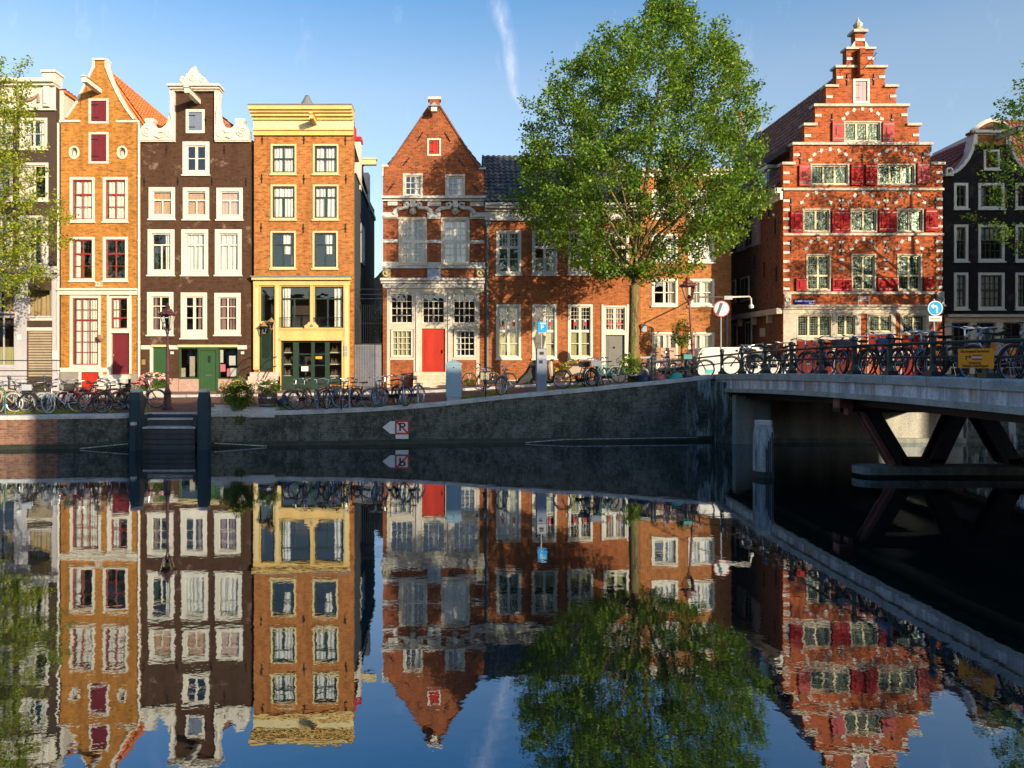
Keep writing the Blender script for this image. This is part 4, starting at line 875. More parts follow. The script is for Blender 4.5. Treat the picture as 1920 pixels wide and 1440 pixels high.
for (ya, yb, za, zb) in ((33.6, 34.6, 5.95, 7.15), (35.2, 36.2, 5.95, 7.15), (33.2, 34.0, 8.55, 9.9), (35.0, 36.0, 8.55, 9.9), (33.3, 34.0, 2.9, 4.9), (35.0, 36.2, 3.4, 4.9)):
    mb = MB(); mb.box(xs-.05, xs+.02, ya, yb, za, zb); w = mb.build('side_window', STONE, H.root); mb = MB()
    for y_ in (ya+.08, (ya+yb)/2+.03): mb.box(xs-.055, xs-.05, y_, y_+(yb-ya)/2-.12, za+.08, zb-.08)
    mb.build('pane', pm('dark_leaded_pane', (.05, .07, .07), .12, var=.5, scale=14), w)
shm = pm('pink_side_shutter', (.40, .26, .25), .6)
for y_ in (32.4, 34.1): mb = MB(); mb.box(xs-.09, xs, y_, y_+.78, 8.5, 9.95); mb.build('side_shutter', shm, H.root)
mb = MB(); mb.box(xs-.04, xs, 31.9, 32.4, 4.1, 4.5); w = mb.build('house_number_plate', STONEW, H.root)
for y_, z_ in ((30.9, 8.7), (32.0, 6.9), (31.5, 9.6), (33.0, 7.4), (30.8, 6.5)): mb = MB(); mb.tube([(xs-.03, y_, z_), (xs-.03, y_, z_+.7)], .025, 4); mb.build('wall_anchor', IRON, H.root)
mb = MB(); ax = xs + .25; mb.box(ax, ax+1.8, 32.1, 33.1, 10.7, 12.0); dm = mb.build('dormer', BLUEGREY, H.root); mb = MB(); mb.box(ax-.15, ax+1.9, 31.95, 33.25, 12.0, 12.15); mb.build('dormer_roof', WHITE, dm); mb = MB(); mb.box(ax-.03, ax, 32.25, 32.95, 10.95, 11.85); w = mb.build('dormer_window', WHITE, dm); mb = MB(); mb.box(ax-.04, ax-.03, 32.32, 32.58, 11.0, 11.8); mb.box(ax-.04, ax-.03, 32.62, 32.88, 11.0, 11.8); mb.build('pane', pm('sky_blue_pane', (.10, .17, .3), .1), w)
mb = MB(); mb.box(xr-1.9, xr-1.2, 38.9, 39.5, 14, 16.9); w = mb.build('chimney', LEAD, H.root); mb = MB(); mb.lathe((xr-1.55, 39.2, 16.9), [(.3, 0), (.36, .2), (.2, .3)], 8); mb.build('chimney_pot', M['brick_tan'], w)
mb = MB()
for (a, b_) in (((xr-.05, 16.3), (xs, 10.9)),): mb.add([(a[0]-.1, 39.5, a[1]), (a[0]-.1, 39.75, a[1]), (b_[0]-.1, 39.75, b_[1]), (b_[0]-.1, 39.5, b_[1]), (a[0]-.1, 39.5, a[1]+.4), (a[0]-.1, 39.75, a[1]+.4), (b_[0]-.1, 39.75, b_[1]+.4), (b_[0]-.1, 39.5, b_[1]+.4)], [(0,1,2,3),(4,5,6,7),(0,3,7,4),(1,2,6,5),(0,1,5,4),(2,3,7,6)])
mb.build('rear_parapet', LEAD, H.root)

# ---- 9: black bell-gable house and 10: neighbour roof
H = House('canal_house', 'black house with white bell gable moulding and white framed windows at right edge', 31.5, 1769, 1947)
for (a, b_) in ((1788, 1815), (1833.5, 1883), (1903, 1930)):
    nb = 2 if b_ - a < 30 else 4
    win(H, a, 343, b_, 392, WHITE, DGREEN, [('v', .5, 1.5), ('h', .5, 1.5)] if nb == 2 else [('v', .25, .8), ('v', .5, 3), ('v', .75, .8), ('h', .5, 1.)], fw=5, cur='wl')
    win(H, a, 421, b_, 490.5, WHITE, DGREEN, grid(nb, 4, .9, extra=[('h', .4, 2.2)]), fw=5, cur='wt')
    win(H, a, 511, b_, 580, WHITE, DGREEN, grid(nb, 4, .9, extra=[('h', .45, 2.)]), fw=5, cur='wf')
win(H, 1844, 280.5, 1874, 318.5, WHITE, DGREEN, [], fw=4, sill=True)
for a, b_ in ((1782, 1817), (1829, 1866), (1879, 1916)): win(H, a, 604, b_, 690, BEIGE, SIGNK, [('v', .5, 1.5), ('h', .3, 1.5)], fw=1.5, sill=False, cur='ml')
lc = [(1769, 331), (1779, 327), (1789, 324), (1797, 319), (1806, 310), (1814, 299), (1820, 287), (1824, 274), (1826.5, 262), (1829, 249)]
rc = [(3716 - x, y) for x, y in reversed(lc)]
H.wall([(1769, 760)] + lc + rc + [(1947, 760)], M['brick_black'])
for P in (lc[1:], rc[:-1]): trim(H, P, .10, WHITE, 'gable_trim', .1)
mb = MB()
for x in (1777, 1939): mb = MB(); mb.ring((H.X(x), H.D-.1, H.Z(322)), .14, .06, 'y', 16, 6); mb.bbox(H.X(x-8), H.X(x+8), H.D-.14, H.D+.2, H.Z(331), H.Z(326)); mb.build('gable_volute', WHITE, H.root)
H.part('pediment_base', [(1823, 246, 1893, 251, .2, .35), (1827.5, 250.5, 1831, 272, .06, .2), (1885, 250.5, 1889, 272, .06, .2), (1828, 251, 1888, 254, .06, -.001)], WHITE)
mb = MB(); arcp = [(1819 + 78*i/14, 246 - 21*math.sin(math.pi*i/14)) for i in range(15)]
mb.prism([(H.X(x), H.Z(y+5)) for x, y in arcp] + [(H.X(1897), H.Z(247)), (H.X(1819), H.Z(247))][::1], H.D-.04, H.D+.3); mb.build('pediment', M['brick_dark'], H.root)
mb = MB(); mb.tube([(H.X(x), H.D-.08, H.Z(y+2)) for x, y in arcp], .1, 6); mb.build('pediment_arch', WHITE, H.root)
H.part('brick_patch', [(1831.3, 254.2, 1884.8, 272, .01, -.001)], M['brick_tan'])
H.part('shopfront', [(1769.5, 590, 1947, 595, .3, -.001), (1770, 595, 1947, 603.8, .1, -.001), (1770, 603.8, 1781.8, 720, .06, -.001), (1817.2, 603.8, 1828.8, 720, .06, -.001), (1866.2, 603.8, 1878.8, 720, .06, -.001), (1916.2, 603.8, 1947, 720, .06, -.001)], BEIGE)
hoist(H, 1870, 259, 1.3, .2, .2)
H.body(H.Z(331), 9, M['brick_black'], (410, 500, 597)); H.gable_roof(H.Z(330), H.Z(246), 9, M['tile_red'], xr=H.X(1858), over=.0)
mb = MB(); xx = H.X(1769); mb.box(xx+.6, xx+1.9, 36.2, 36.6, 12.5, PZ(258, 36.4)); mb.build('chimney', WHITE, H.root); mb = MB(); mb.add([(PX(1748, 40.6), 40.6, PZ(300, 40.6)), (PX(1815, 37), 37, PZ(266, 37)), (PX(1815, 37), 37, PZ(255, 37)), (PX(1748, 40.6), 40.6, PZ(288, 40.6))], [(0,1,2,3)]); 
mb.add([(PX(1748, 40.6)+.3, 40.6, PZ(300, 40.6)), (PX(1815, 37)+.3, 37, PZ(266, 37)), (PX(1815, 37)+.3, 37, PZ(255, 37)), (PX(1748, 40.6)+.3, 40.6, PZ(288, 40.6))], [(0,1,2,3)]); mb.build('dormer_fascia', LILAC, H.root)
H = House('canal_house', 'neighbouring house with steep red tiled roof, just in view at the right edge', 31.5, 1947.5, 2200)
H.wall([(1947.5, 760), (1947.5, 330), (2200, 330), (2200, 760)], M['brick_dark']); H.body(H.Z(330), 9, M['brick_dark'])
mb = MB(); xa, xb = PX(1905, 33.2), PX(2250, 33.2); zr = PZ(226, 37); mb.add([(xa, 33.2, 9.8), (xb, 33.2, 9.8), (xb+.4, 37, zr), (xa+2.0, 37, zr), (xa, 41, 9.8)], [(0,1,2,3),(0,3,4)]); pantiles(mb, (xa, 33.2, 9.83), (xb, 33.2, 9.83), (xb+.4, 37, zr+.03), (xa+2.0, 37, zr+.03)); mb.build('roof', M['tile_red'], H.root)

# small block seen through the alley
H = House('alley_house', 'pale plastered gabled house far down the alley beyond the iron gate', 46., 690, 745)
win(H, 706, 560, 716, 590, WHITE, WHITE, [('v', .5, 1)], fw=1.5)
H.wall([(690, 730), (690, 540), (716, 508), (745, 540), (745, 730)], pm('orange_plaster', (.5, .3, .16), .8)); H.body(H.Z(540), 6, WHITE); H.gable_roof(H.Z(540), H.Z(506), 6, M['tile_red'])
mb = MB(); mb.box(PX(704, 45.9), PX(712, 45.9), 45.5, 45.9, 1.5, PZ(565, 45.9)); mb.build('lean_to', WHITE, H.root)

# alley gate
def PB(mb, x0, y0, x1, y1, Y, th): mb.box(PX(x0, Y), PX(x1, Y), Y, Y + th, PZ(y1, Y), PZ(y0, Y))
Y = 32.3; g = empty('alley_gate', (PX(687, Y), Y, 1.6), 'tall iron gate with black bars above a grey panelled lower half, closing the alley', 'gate')
mb = MB(); PB(mb, 658, 646, 702, 734, Y, .06); PB(mb, 703.5, 646, 715, 734, Y, .06)
for i in range(14): x = 659 + i * 3.1; PB(mb, x, 648, x+1.1, 733, Y-.035, .03)
mb.build('gate_panel', pm('grey_gate_metal', (.17, .175, .20), .5, var=.2), g)
mb = MB(); PB(mb, 657, 643.5, 716, 646, Y-.02, .1)
for i in range(13): x = 666 + i * 3.9; mb.tube([(PX(x, Y), Y+.03, PZ(645, Y)), (PX(x, Y), Y+.03, PZ(571, Y))], .013, 4)
for y in (542, 552, 560): mb.tube([(PX(664, Y), Y+.03, PZ(y, Y)), (PX(718, Y), Y+.03, PZ(y, Y))], .018, 4)
mb.tube([(PX(664, Y), Y+.03, PZ(606, Y)), (PX(716, Y), Y+.03, PZ(606, Y))], .014, 4)
mb.build('bars', IRON, g)

# ------------------------------------------------------------------ water, ground, quay
def water_mat():
    m, nt = new_mat('canal_water')
    pos = N(nt, 'ShaderNodeNewGeometry').outputs['Position']
    v1 = vscale(nt, pos, (1.0, 1.6, 1)); v2 = vscale(nt, pos, (3.2, 4.2, 1))
    n1 = noise(nt, v1, 1.1, 3, .5); n2 = noise(nt, v2, 1.6, 3, .55); patch = ramp(nt, noise(nt, pos, .16, 2), [(.35, .35), (.65, 1.)])
    h = mmath(nt, 'MULTIPLY', mmath(nt, 'ADD', n1, mmath(nt, 'MULTIPLY', n2, .32)), patch)
    b = N(nt, 'ShaderNodeBump'); b.inputs['Strength'].default_value = 1; b.inputs['Distance'].default_value = .0022; nt.links.new(h, b.inputs['Height'])
    fr = N(nt, 'ShaderNodeFresnel'); fr.inputs[0].default_value = 1.9; nt.links.new(b.outputs[0], fr.inputs['Normal'])
    f = mmath(nt, 'ADD', mmath(nt, 'MULTIPLY', fr.outputs[0], 1.05), .17)
    g = N(nt, 'ShaderNodeBsdfGlossy'); g.inputs['Roughness'].default_value = .012; g.inputs['Color'].default_value = (.80, .89, 1, 1); nt.links.new(b.outputs[0], g.inputs['Normal'])
    d = N(nt, 'ShaderNodeBsdfDiffuse'); d.inputs[0].default_value = (.006, .010, .008, 1)
    mx = N(nt, 'ShaderNodeMixShader'); o = N(nt, 'ShaderNodeOutputMaterial')
    nt.links.new(f, mx.inputs[0]); nt.links.new(d.outputs[0], mx.inputs[1]); nt.links.new(g.outputs[0], mx.inputs[2]); nt.links.new(mx.outputs[0], o.inputs[0])
    return m
mb = MB(); mb.quad((-90, 1.2, 0), (120, 1.2, 0), (120, 30, 0), (-90, 30, 0)); tag(mb.build('canal_water', water_mat()), 'dark still canal water mirroring the houses', 'water', kind='structure')
mb = MB(); mb.quad((-600, -600, -1.5), (600, -600, -1.5), (600, 900, -1.5), (-600, 900, -1.5)); tag(mb.build('canal_bed', SOIL), 'ground sheet under the town', 'ground', kind='structure')
# street surface
mb = MB(); xs_ = [-90, -40, -25] + [-20 + i for i in range(31)] + [10.4, 12, 14, 16, 18, 20, 22, 26, 32, 60, 120]
vs = []; fs = []
for x in xs_:
    ya = yq(x) + .45 if x < 10 else 25.62; ys = [ya + (32.2-ya)*t for t in (0, .2, .4, .6, .8, 1)] + [60, 400]
    for y in ys: vs.append((x, y, gz(x, y) - .0))
for i in range(len(xs_)-1):
    for j in range(7): a = i*8+j; fs.append((a, a+8, a+9, a+1))
mb.add(vs, fs); tag(mb.build('street', M['paving']), 'red brick street along the quay', 'street', kind='structure')
mb = MB(); vs = []; fs = []; xk = [-40 + i*1.5 for i in range(47)]
for x in xk:
    for y, dz in ((29.6, -.3), (29.6, .10), (33.5, .10)): vs.append((x, y, gz(x, min(y, 31)) + dz))
for i in range(46):
    for j in (0, 1): a = i*3+j; fs.append((a, a+3, a+4, a+1))
mb.add(vs, fs); tag(mb.build('sidewalk', M['sidewalk']), 'raised pavement in front of the houses', 'pavement', kind='structure')
mb = MB()
for i in range(46):
    a, b_ = xk[i], xk[i+1]; za, zb = gz(a, 29.6)+.104, gz(b_, 29.6)+.104
    mb.add([(a, 29.45, za-.4), (b_-.02, 29.45, zb-.4), (b_-.02, 29.45, zb), (a, 29.45, za), (a, 29.62, za), (b_-.02, 29.62, zb)], [(0,1,2,3),(3,2,5,4)])
tag(mb.build('kerb', COPE), 'stone kerb of the pavement', 'kerb', kind='structure')
# quay wall with the gap for the steps
GA, GB = PX(262, 23.1), PX(371, 23.1)
def quay_seg(xa, xb, n):
    mb = MB(); cb = MB()
    for i in range(n):
        a = xa + (xb-xa)*i/n; b_ = xa + (xb-xa)*(i+1)/n; ya, yb = yq(a), yq(b_); za, zb = zq(a)-.13, zq(b_)-.13
        mb.add([(a, ya, -1), (b_, yb, -1), (b_, yb, zb), (a, ya, za), (a, ya+.5, -1), (b_, yb+.5, -1), (b_, yb+.5, zb), (a, ya+.5, za)], [(0,1,2,3),(7,6,5,4)] + ([(0,3,7,4)] if i == 0 else []) + ([(1,5,6,2)] if i == n-1 else []))
        g_ = .012; p = .05
        cb.add([(a, ya-p, za), (b_-g_, yb-p, zb), (b_-g_, yb-p, zb+.12), (a, ya-p, za+.12), (a, ya-p+.02, za+.145), (b_-g_, yb-p+.02, zb+.145), (a, ya+.52, za+.145), (b_-g_, yb+.52, zb+.145), (b_-g_, yb+.52, zb), (a, ya+.52, za)],
               [(0,1,2,3),(3,2,5,4),(4,5,7,6),(6,7,8,9),(0,9,8,1),(0,3,4,6,9),(1,8,7,5,2)])
    return mb, cb
q = empty('quay_wall', (0, 24.5, 0), 'long dark brick quay wall with bluestone coping rising to the bridge', 'quay wall')
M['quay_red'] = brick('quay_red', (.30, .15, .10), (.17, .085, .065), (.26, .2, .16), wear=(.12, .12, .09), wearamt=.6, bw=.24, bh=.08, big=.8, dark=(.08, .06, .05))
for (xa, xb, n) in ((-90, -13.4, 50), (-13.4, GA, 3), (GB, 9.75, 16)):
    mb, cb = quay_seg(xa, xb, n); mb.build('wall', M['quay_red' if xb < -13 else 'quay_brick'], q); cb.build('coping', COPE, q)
mb = MB(); mb.box(9.75, 10.3, 24.6, 26.0, -1, 2.2)
mb.build('wall', M['quay_brick'], q)
# algae stained waterline foot
mb = MB()
for (xa, xb) in ((-90, GA), (GB, 9.75)): mb.add([(xa, yq(xa)-.03, -.3), (xb, yq(xb)-.03, -.3), (xb, yq(xb)-.03, .12), (xa, yq(xa)-.03, .12), (xb, yq(xb), .16), (xa, yq(xa), .16)], [(0,1,2,3),(3,2,4,5)])
mb.build('footing', pm('algae_footing', (.035, .04, .025), .6, var=.5), q)
# floating guard timbers
def timber(px0, py0, px1, py1, label):
    Ya = yq(PX(px0, 23.5)) - .25; Yb = yq(PX(px1, 24.5)) - .25
    a = (PX(px0, Ya), Ya, max(.03, PZ(py0, Ya))); b_ = (PX(px1, Yb), Yb, max(.03, PZ(py1, Yb))); mb = MB(); mb.tube([a, b_], .018, 6)
    tag(mb.build('guard_timber', WOODP), label, 'timber', 'thin timbers along the foot of the quay wall')
timber(402, 831, 500, 839, 'short thin pale timber at waterline right of the mooring steps'); timber(985, 834, 1060, 824, 'sloping thin timber at waterline below the parking meter'); timber(1062, 824, 1308, 820, 'long thin pale timber at waterline below the main tree'); timber(150, 841, 240, 832, 'thin timber at waterline left of the mooring steps')
# steps
st = empty('mooring_steps', ((GA+GB)/2, 23.3, 0), 'dark wooden mooring steps set in the quay wall between two posts', 'steps')
mb = MB(); ys = 22.98
for k in range(4): mb.box(GA+.06, GB-.06, ys, ys+.1, .0+.17*k, .155+.17*k)
mb.build('front_plank', WOODD, st)
mb = MB(); mb.box(GA+.03, GB-.03, ys-.04, ys+.4, .69, .75); mb.build('tread', COPE, st); mb = MB(); mb.box(GA+.03, GB-.03, ys+.4, ys+.48, .75, .95); mb.box(GA+.03, GB-.03, ys+.75, ys+.83, 1.0, 1.16); mb.build('riser', WOODD, st)
mb = MB(); mb.box(GA+.03, GB-.03, ys+.36, ys+.78, .95, 1.0); mb.box(GA-.1, GB+.1, ys+.72, ys+1.3, 1.12, 1.17); mb.build('tread', COPE, st)
for x in (GA+.05, GB-.13):
    mb = MB(); mb.box(x-.03, x+.1, ys+.1, ys+.9, .2, 1.14); mb.build('cheek', WOODD, st)
def post(px0, px1, top, Y, label, mat, capm, z0=-1., bev=.08, w2=None, name='mooring_post', square=True):
    xa, xb = PX(px0, Y), PX(px1, Y); r = (xb-xa)/2; c = ((xa+xb)/2, Y + r, 0); zt = PZ(top, Y)
    e = empty(name, (c[0], c[1], 0), label, 'mooring post')
    mb = MB(); mb.lathe((c[0], c[1], 0), [(r, z0), (r, zt-.35), (r*.8, zt-.1)], 8 if not square else 4); mb.build('shaft', mat, e)
    mb = MB(); mb.lathe((c[0], c[1], 0), [(r*.84, zt-.1), (r*.84, zt), ], 8 if not square else 4); mb.build('cap', capm, e); return e, c, r, zt
PD = pm('dark_teal_post', (.02, .045, .06), .5, var=.4, streak=True)
post(242, 262, 730, 22.75, 'square dark mooring post with pale cap on the left of the steps', PD, STONEW); post(370, 389, 730, 22.75, 'square dark mooring post with pale cap on the right of the steps', PD, STONEW)
post(243, 253, 792, 22.45, 'low stub post in front of the left mooring post', PD, STONEW)
e, c, r, zt = post(1422, 1456, 790, 17.3, 'free standing weathered timber pile with white cap in the water by the bridge', WOODP, STONEW, square=False)
mb = MB(); mb.lathe((c[0], c[1], 0), [(r*1.03, -.5), (r*1.03, .10), (r*1.0, .16)], 8); mb.build('algae_band', pm('algae_footing', (.035, .04, .025), .6, var=.5), e)
rg = random.Random(5); mb = MB()
for i in range(9): a = rg.uniform(3.4, 6.0); x, y = c[0]+r*.99*math.cos(a), c[1]+r*.99*math.sin(a); mb.box(x-.012, x+.012, y-.03, y+.01, 0, rg.uniform(.6, 1.2))
mb.build('crack', WOODD, e)
# sign on the wall
Y = yq(PX(742, 23.9)) - .02; e = empty('no_mooring_sign', (PX(752, Y), Y, .5), 'white arrow board and red framed crossed P sign on the quay wall', 'sign')
def flat(name, pts, y0, y1, mat, par, Y): mb = MB(); mb.prism([(PX(a, Y), PZ(b, Y)) for a, b in pts], Y-y0, Y-y1); return mb.build(name, mat, par)
flat('arrow_board', [(717.5, 801), (732, 789.5), (740.8, 789.5), (740.8, 813.2), (732, 813.2)], .05, .02, SIGNW, e, Y)
flat('sign_board', [(741.5, 788), (767.5, 788), (767.5, 813.5), (741.5, 813.5)], .05, .02, SIGNR, e, Y)
flat('sign_face', [(744, 791), (764.5, 791), (764.5, 811), (744, 811)], .056, .05, SIGNW, e, Y)
flat('diagonal_bar', [(743.5, 790.5), (746.3, 790.5), (765, 809.3), (765, 811.5), (762.5, 811.5), (743.5, 792.7)], .061, .0565, SIGNR, e, Y)
text_mesh('letter', 'P', SIGNK, e, PX(754, Y), Y-.064, PZ(801, Y), .43, ext=.002, sx=1.15)
flat('sub_plate', [(741.8, 814.5), (766, 814.5), (766, 822.5), (741.8, 822.5)], .05, .02, SIGNW, e, Y)

# ------------------------------------------------------------------ bridge
BX = 9.82; BXR = 18.5
def zd(y): return 2.66 - .0014 * (y - 13.8)**2
def zb(y): return 2.06 - .0019 * (y - 13.8)**2
br = empty('bridge', ((BX+BXR)/2, 14, 0), 'low road bridge with pale weathered fascia on raking steel legs', 'bridge')
ysb = [25.7 - i * .8 for i in range(31)]
def strip(mb, xa, xb, top, bot, gap=0.):
    for i in range(len(ysb)-1):
        a, b_ = ysb[i], ysb[i+1] + gap
        mb.add([(xa, a, bot(a)), (xb, a, bot(a)), (xb, b_, bot(b_)), (xa, b_, bot(b_)), (xa, a, top(a)), (xb, a, top(a)), (xb, b_, top(b_)), (xa, b_, top(b_))], [(0,1,2,3),(7,6,5,4),(0,3,7,4),(2,1,5,6),(1,0,4,5),(3,2,6,7)])
mb = MB(); strip(mb, BX+.45, BXR, lambda y: zd(y)-.06, lambda y: zd(y)-.3); mb.build('deck', M['paving'], br)
mb = MB()
L = [25.7]
while L[-1] > 1.5: L.append(L[-1] - 1.45)
for a, b_ in zip(L, L[1:]):
    b2 = b_ + .014; mb.add([(BX-.04, a, zd(a)-.2), (BX+.45, a, zd(a)-.2), (BX+.45, b2, zd(b2)-.2), (BX-.04, b2, zd(b2)-.2), (BX-.04, a, zd(a)-.03), (BX+.45, a, zd(a)), (BX+.45, b2, zd(b2)), (BX-.04, b2, zd(b2)-.03), (BX-.01, a, zd(a)), (BX-.01, b2, zd(b2))], [(0,1,2,3),(0,3,7,4),(4,7,9,8),(8,9,6,5),(2,1,5,6),(1,0,4,8,5),(3,2,6,9,7)])
mb.build('coping', COPE, br)
mb = MB(); strip(mb, BX+.02, BX+.4, lambda y: zd(y)-.201, lambda y: zb(y)+.13); mb.build('fascia', FASC, br)
mb = MB(); strip(mb, BX-.05, BX+.42, lambda y: zb(y)+.13, lambda y: zb(y)); mb.build('fascia_lip', CONC, br)
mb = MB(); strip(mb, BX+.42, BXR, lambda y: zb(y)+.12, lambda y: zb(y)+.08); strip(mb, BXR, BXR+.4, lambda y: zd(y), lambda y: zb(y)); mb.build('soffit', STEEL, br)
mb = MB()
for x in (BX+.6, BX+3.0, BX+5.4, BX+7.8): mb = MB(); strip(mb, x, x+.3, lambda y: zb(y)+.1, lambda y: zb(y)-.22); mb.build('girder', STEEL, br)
mb = MB(); mb.box(BX+.35, BXR, 17.95, 18.3, 1.62, 1.95); mb.build('cross_beam', STEEL, br); mb = MB(); mb.box(PX(1574, 17.6), PX(1601, 17.6), 17.6, 17.9, PZ(765, 17.6), PZ(746, 17.6)); mb.box(PX(1590, 17.6), PX(1599, 17.6), 17.6, 17.8, PZ(778, 17.6), PZ(765, 17.6)); mb.build('beam_end', STEELP, br)
Y = 17.55; mb = MB()
def leg(a, b_, w, mat, name='leg', dy=.3):
    mb = MB(); A = (PX(a[0], Y), PZ(a[1], Y)); B = (PX(b_[0], Y), PZ(b_[1], Y)); W = w*Y/F
    for (y0, y1, ins) in ((Y-.02, Y+.05, 0), (Y+dy, Y+dy+.07, 0)): mb.prism([(A[0], A[1]), (A[0]+W, A[1]), (B[0]+W, B[1]), (B[0], B[1])], y0, y1)
    mb.prism([(A[0]+W*.35, A[1]), (A[0]+W*.65, A[1]), (B[0]+W*.65, B[1]), (B[0]+W*.35, B[1])], Y+.05, Y+dy); return mb.build(name, mat, br)
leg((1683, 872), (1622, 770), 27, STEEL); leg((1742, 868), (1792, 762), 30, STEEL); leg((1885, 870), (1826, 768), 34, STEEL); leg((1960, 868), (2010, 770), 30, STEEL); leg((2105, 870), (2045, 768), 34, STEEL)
leg((1672, 872), (1613, 772), 9, STEELP, 'leg_flange', .2)
for a_, b_ in ((1690, 1770), (1890, 1990)): mb = MB(); mb.box(PX(a_, Y), PX(b_, Y), Y-.02, Y+.4, PZ(871, Y), PZ(860, Y)); mb.build('bottom_tie', STEEL, br)
xa = PX(1601, 17.7); pts = []
for i in range(9): a = math.pi/2 + math.pi*i/8; pts.append((xa+.4+.4*math.cos(a), 17.72+.34*math.sin(a)))
pts += [(19.2, 17.38), (19.2, 18.06)]; n = len(pts); mb = MB()
for zA, zB in ((-1, .07), (.07, .26)):
    if zA > 0: mb.build('pier_foot', pm('gap_shade_concrete', (.035, .045, .035), .5, var=.4), br); mb = MB()  # foot coloured dark for the shade in the gap under the slab
    s_ = .2 if zA < 0 else 0; P = [(x+(s_ if x < 19 else 0), 17.72+(y-17.72)*(1-s_)) for x, y in pts]
    mb.add([(x, y, zA) for x, y in P] + [(x, y, zB) for x, y in P], [tuple(range(n)), tuple(range(2*n-1, n-1, -1))] + [(i, (i+1) % n, (i+1) % n+n, i+n) for i in range(n)])
mb.build('pier', CONCD, br)
mb = MB(); mb.box(10.05, 11.3, 24.3, 25.7, -1, 1.75); mb.build('abutment_pier', CONC, br)
mb = MB(); mb.box(11.3, 18.6, 24.9, 25.7, -1, 2.05); mb.build('abutment_wall', CONC, br); mb = MB(); mb.box(11.31, 18.6, 24.75, 24.9, -.5, .16); mb.build('abutment_ledge', CONCD, br); mb = MB(); mb.box(18.61, 90, 24.95, 25.62, -1, 2.4); mb.build('abutment_side_wall', M['quay_brick'], br)
# railing along the bridge and on round the corner of the quay
def iron_post(X, Y, z):
    mb = MB(); mb.box(X-.11, X+.11, Y-.11, Y+.11, z-.02, z+.10); mb.lathe((X, Y, z+.10), [(.085, 0), (.075, .06), (.05, .14), (.045, .5), (.05, .56), (.075, .6), (.06, .64), (.06, .72), (.085, .75), (.07, .80), (.03, .84)], 8); return mb
rl = empty('bridge_railing', (BX+.2, 14, 2.6), 'dark green cast iron railing along the near side of the bridge', 'railing'); RX = BX+.16
py_ = [25.35, 23.6, 21.85, 20.15, 18.5, 17.0, 15.6, 14.2, 12.75, 11.3, 9.8, 8.3, 6.8]
for y in py_: iron_post(RX, y, zd(y)).build('post', RAILM, rl)
for dz, r in ((.70, .034), (.40, .026)):
    mb = MB(); mb.tube([(RX, y, zd(y)+dz) for y in py_], r, 6); mb.build('rail', RAILM, rl)
rl2 = empty('quay_railing', (8, 25.4, 2.3), 'short dark iron railing on the quay beside the tilted lamp', 'railing'); pts = []
for px in (1229, 1297): X = PX(px, 25.25); yy = yq(X)+.25; pts.append((X, yy, zq(X))); iron_post(X, yy, zq(X)).build('post', RAILM, rl2)
pts.append((RX, 25.35, zd(25.35)))
for dz, r in ((.70, .034), (.40, .026)): mb = MB(); mb.tube([(a, b_, c+dz) for a, b_, c in pts], r, 6); mb.build('rail', RAILM, rl2)
rf = empty('far_railing', (18.6, 14, 2.6), 'dark iron railing along the far side of the bridge', 'railing')
for y in (24, 22, 20, 18, 16): iron_post(18.6, y, zd(y)).build('post', RAILM, rf)
for dz, r in ((.70, .034), (.40, .026)): mb = MB(); mb.tube([(18.6, y, zd(y)+dz) for y in (25.5, 22, 18, 14, 10)], r, 6); mb.build('rail', RAILM, rf)
# orange notice on the railing (x = RX plane, seen obliquely)
os_ = empty('orange_notice', (RX-.1, 12.75, 2.9), 'orange detour board with black arrow hung on the bridge railing', 'sign')
ya, yb = RX*F/(1806-CX), RX*F/(1871-CX); za, zb_ = PZ(691, 12.4), PZ(653, 12.6)
mb = MB(); mb.box(RX-.1, RX-.07, yb, ya, za, zb_); mb.build('board', SIGNO, os_); YM = (ya+yb)/2; W = ya-yb; Hh = zb_-za
mb = MB()
for k, (m_, z0, z1) in enumerate(((SIGNR, .6, .68), (SIGNW, .50, .6), (SIGNR, .42, .5))):
    mb = MB(); mb.box(RX-.104-.001*k, RX-.1, YM-.16-W*.02, YM+.06, za+Hh*z0, za+Hh*z1); mb.build('symbol_band', m_, os_)
mb = MB(); mb.box(RX-.105, RX-.1, YM+.20, YM+.225, za+Hh*.43, za+Hh*.6); mb.box(RX-.105, RX-.1, YM+.13, YM+.225, za+Hh*.57, za+Hh*.62); mb.add([(RX-.105, YM+.13, za+Hh*.68), (RX-.105, YM+.13, za+Hh*.5), (RX-.105, YM+.08, za+Hh*.595)], [(0,1,2)]); mb.build('arrow', SIGNK, os_)
rt = (R(90), 0, R(-90))
text_mesh('text', 'Alle doorgaand vaarverkeer', SIGNK, os_, RX-.103, YM, za+Hh*.86, .075, rot=rt, ext=.001, sx=.85); text_mesh('text', 'Stremming', SIGNK, os_, RX-.103, YM, za+Hh*.27, .07, rot=rt, ext=.001); text_mesh('text', 'Oudezijds Achterburgwal', SIGNK, os_, RX-.103, YM, za+Hh*.12, .07, rot=rt, ext=.001, sx=.9)

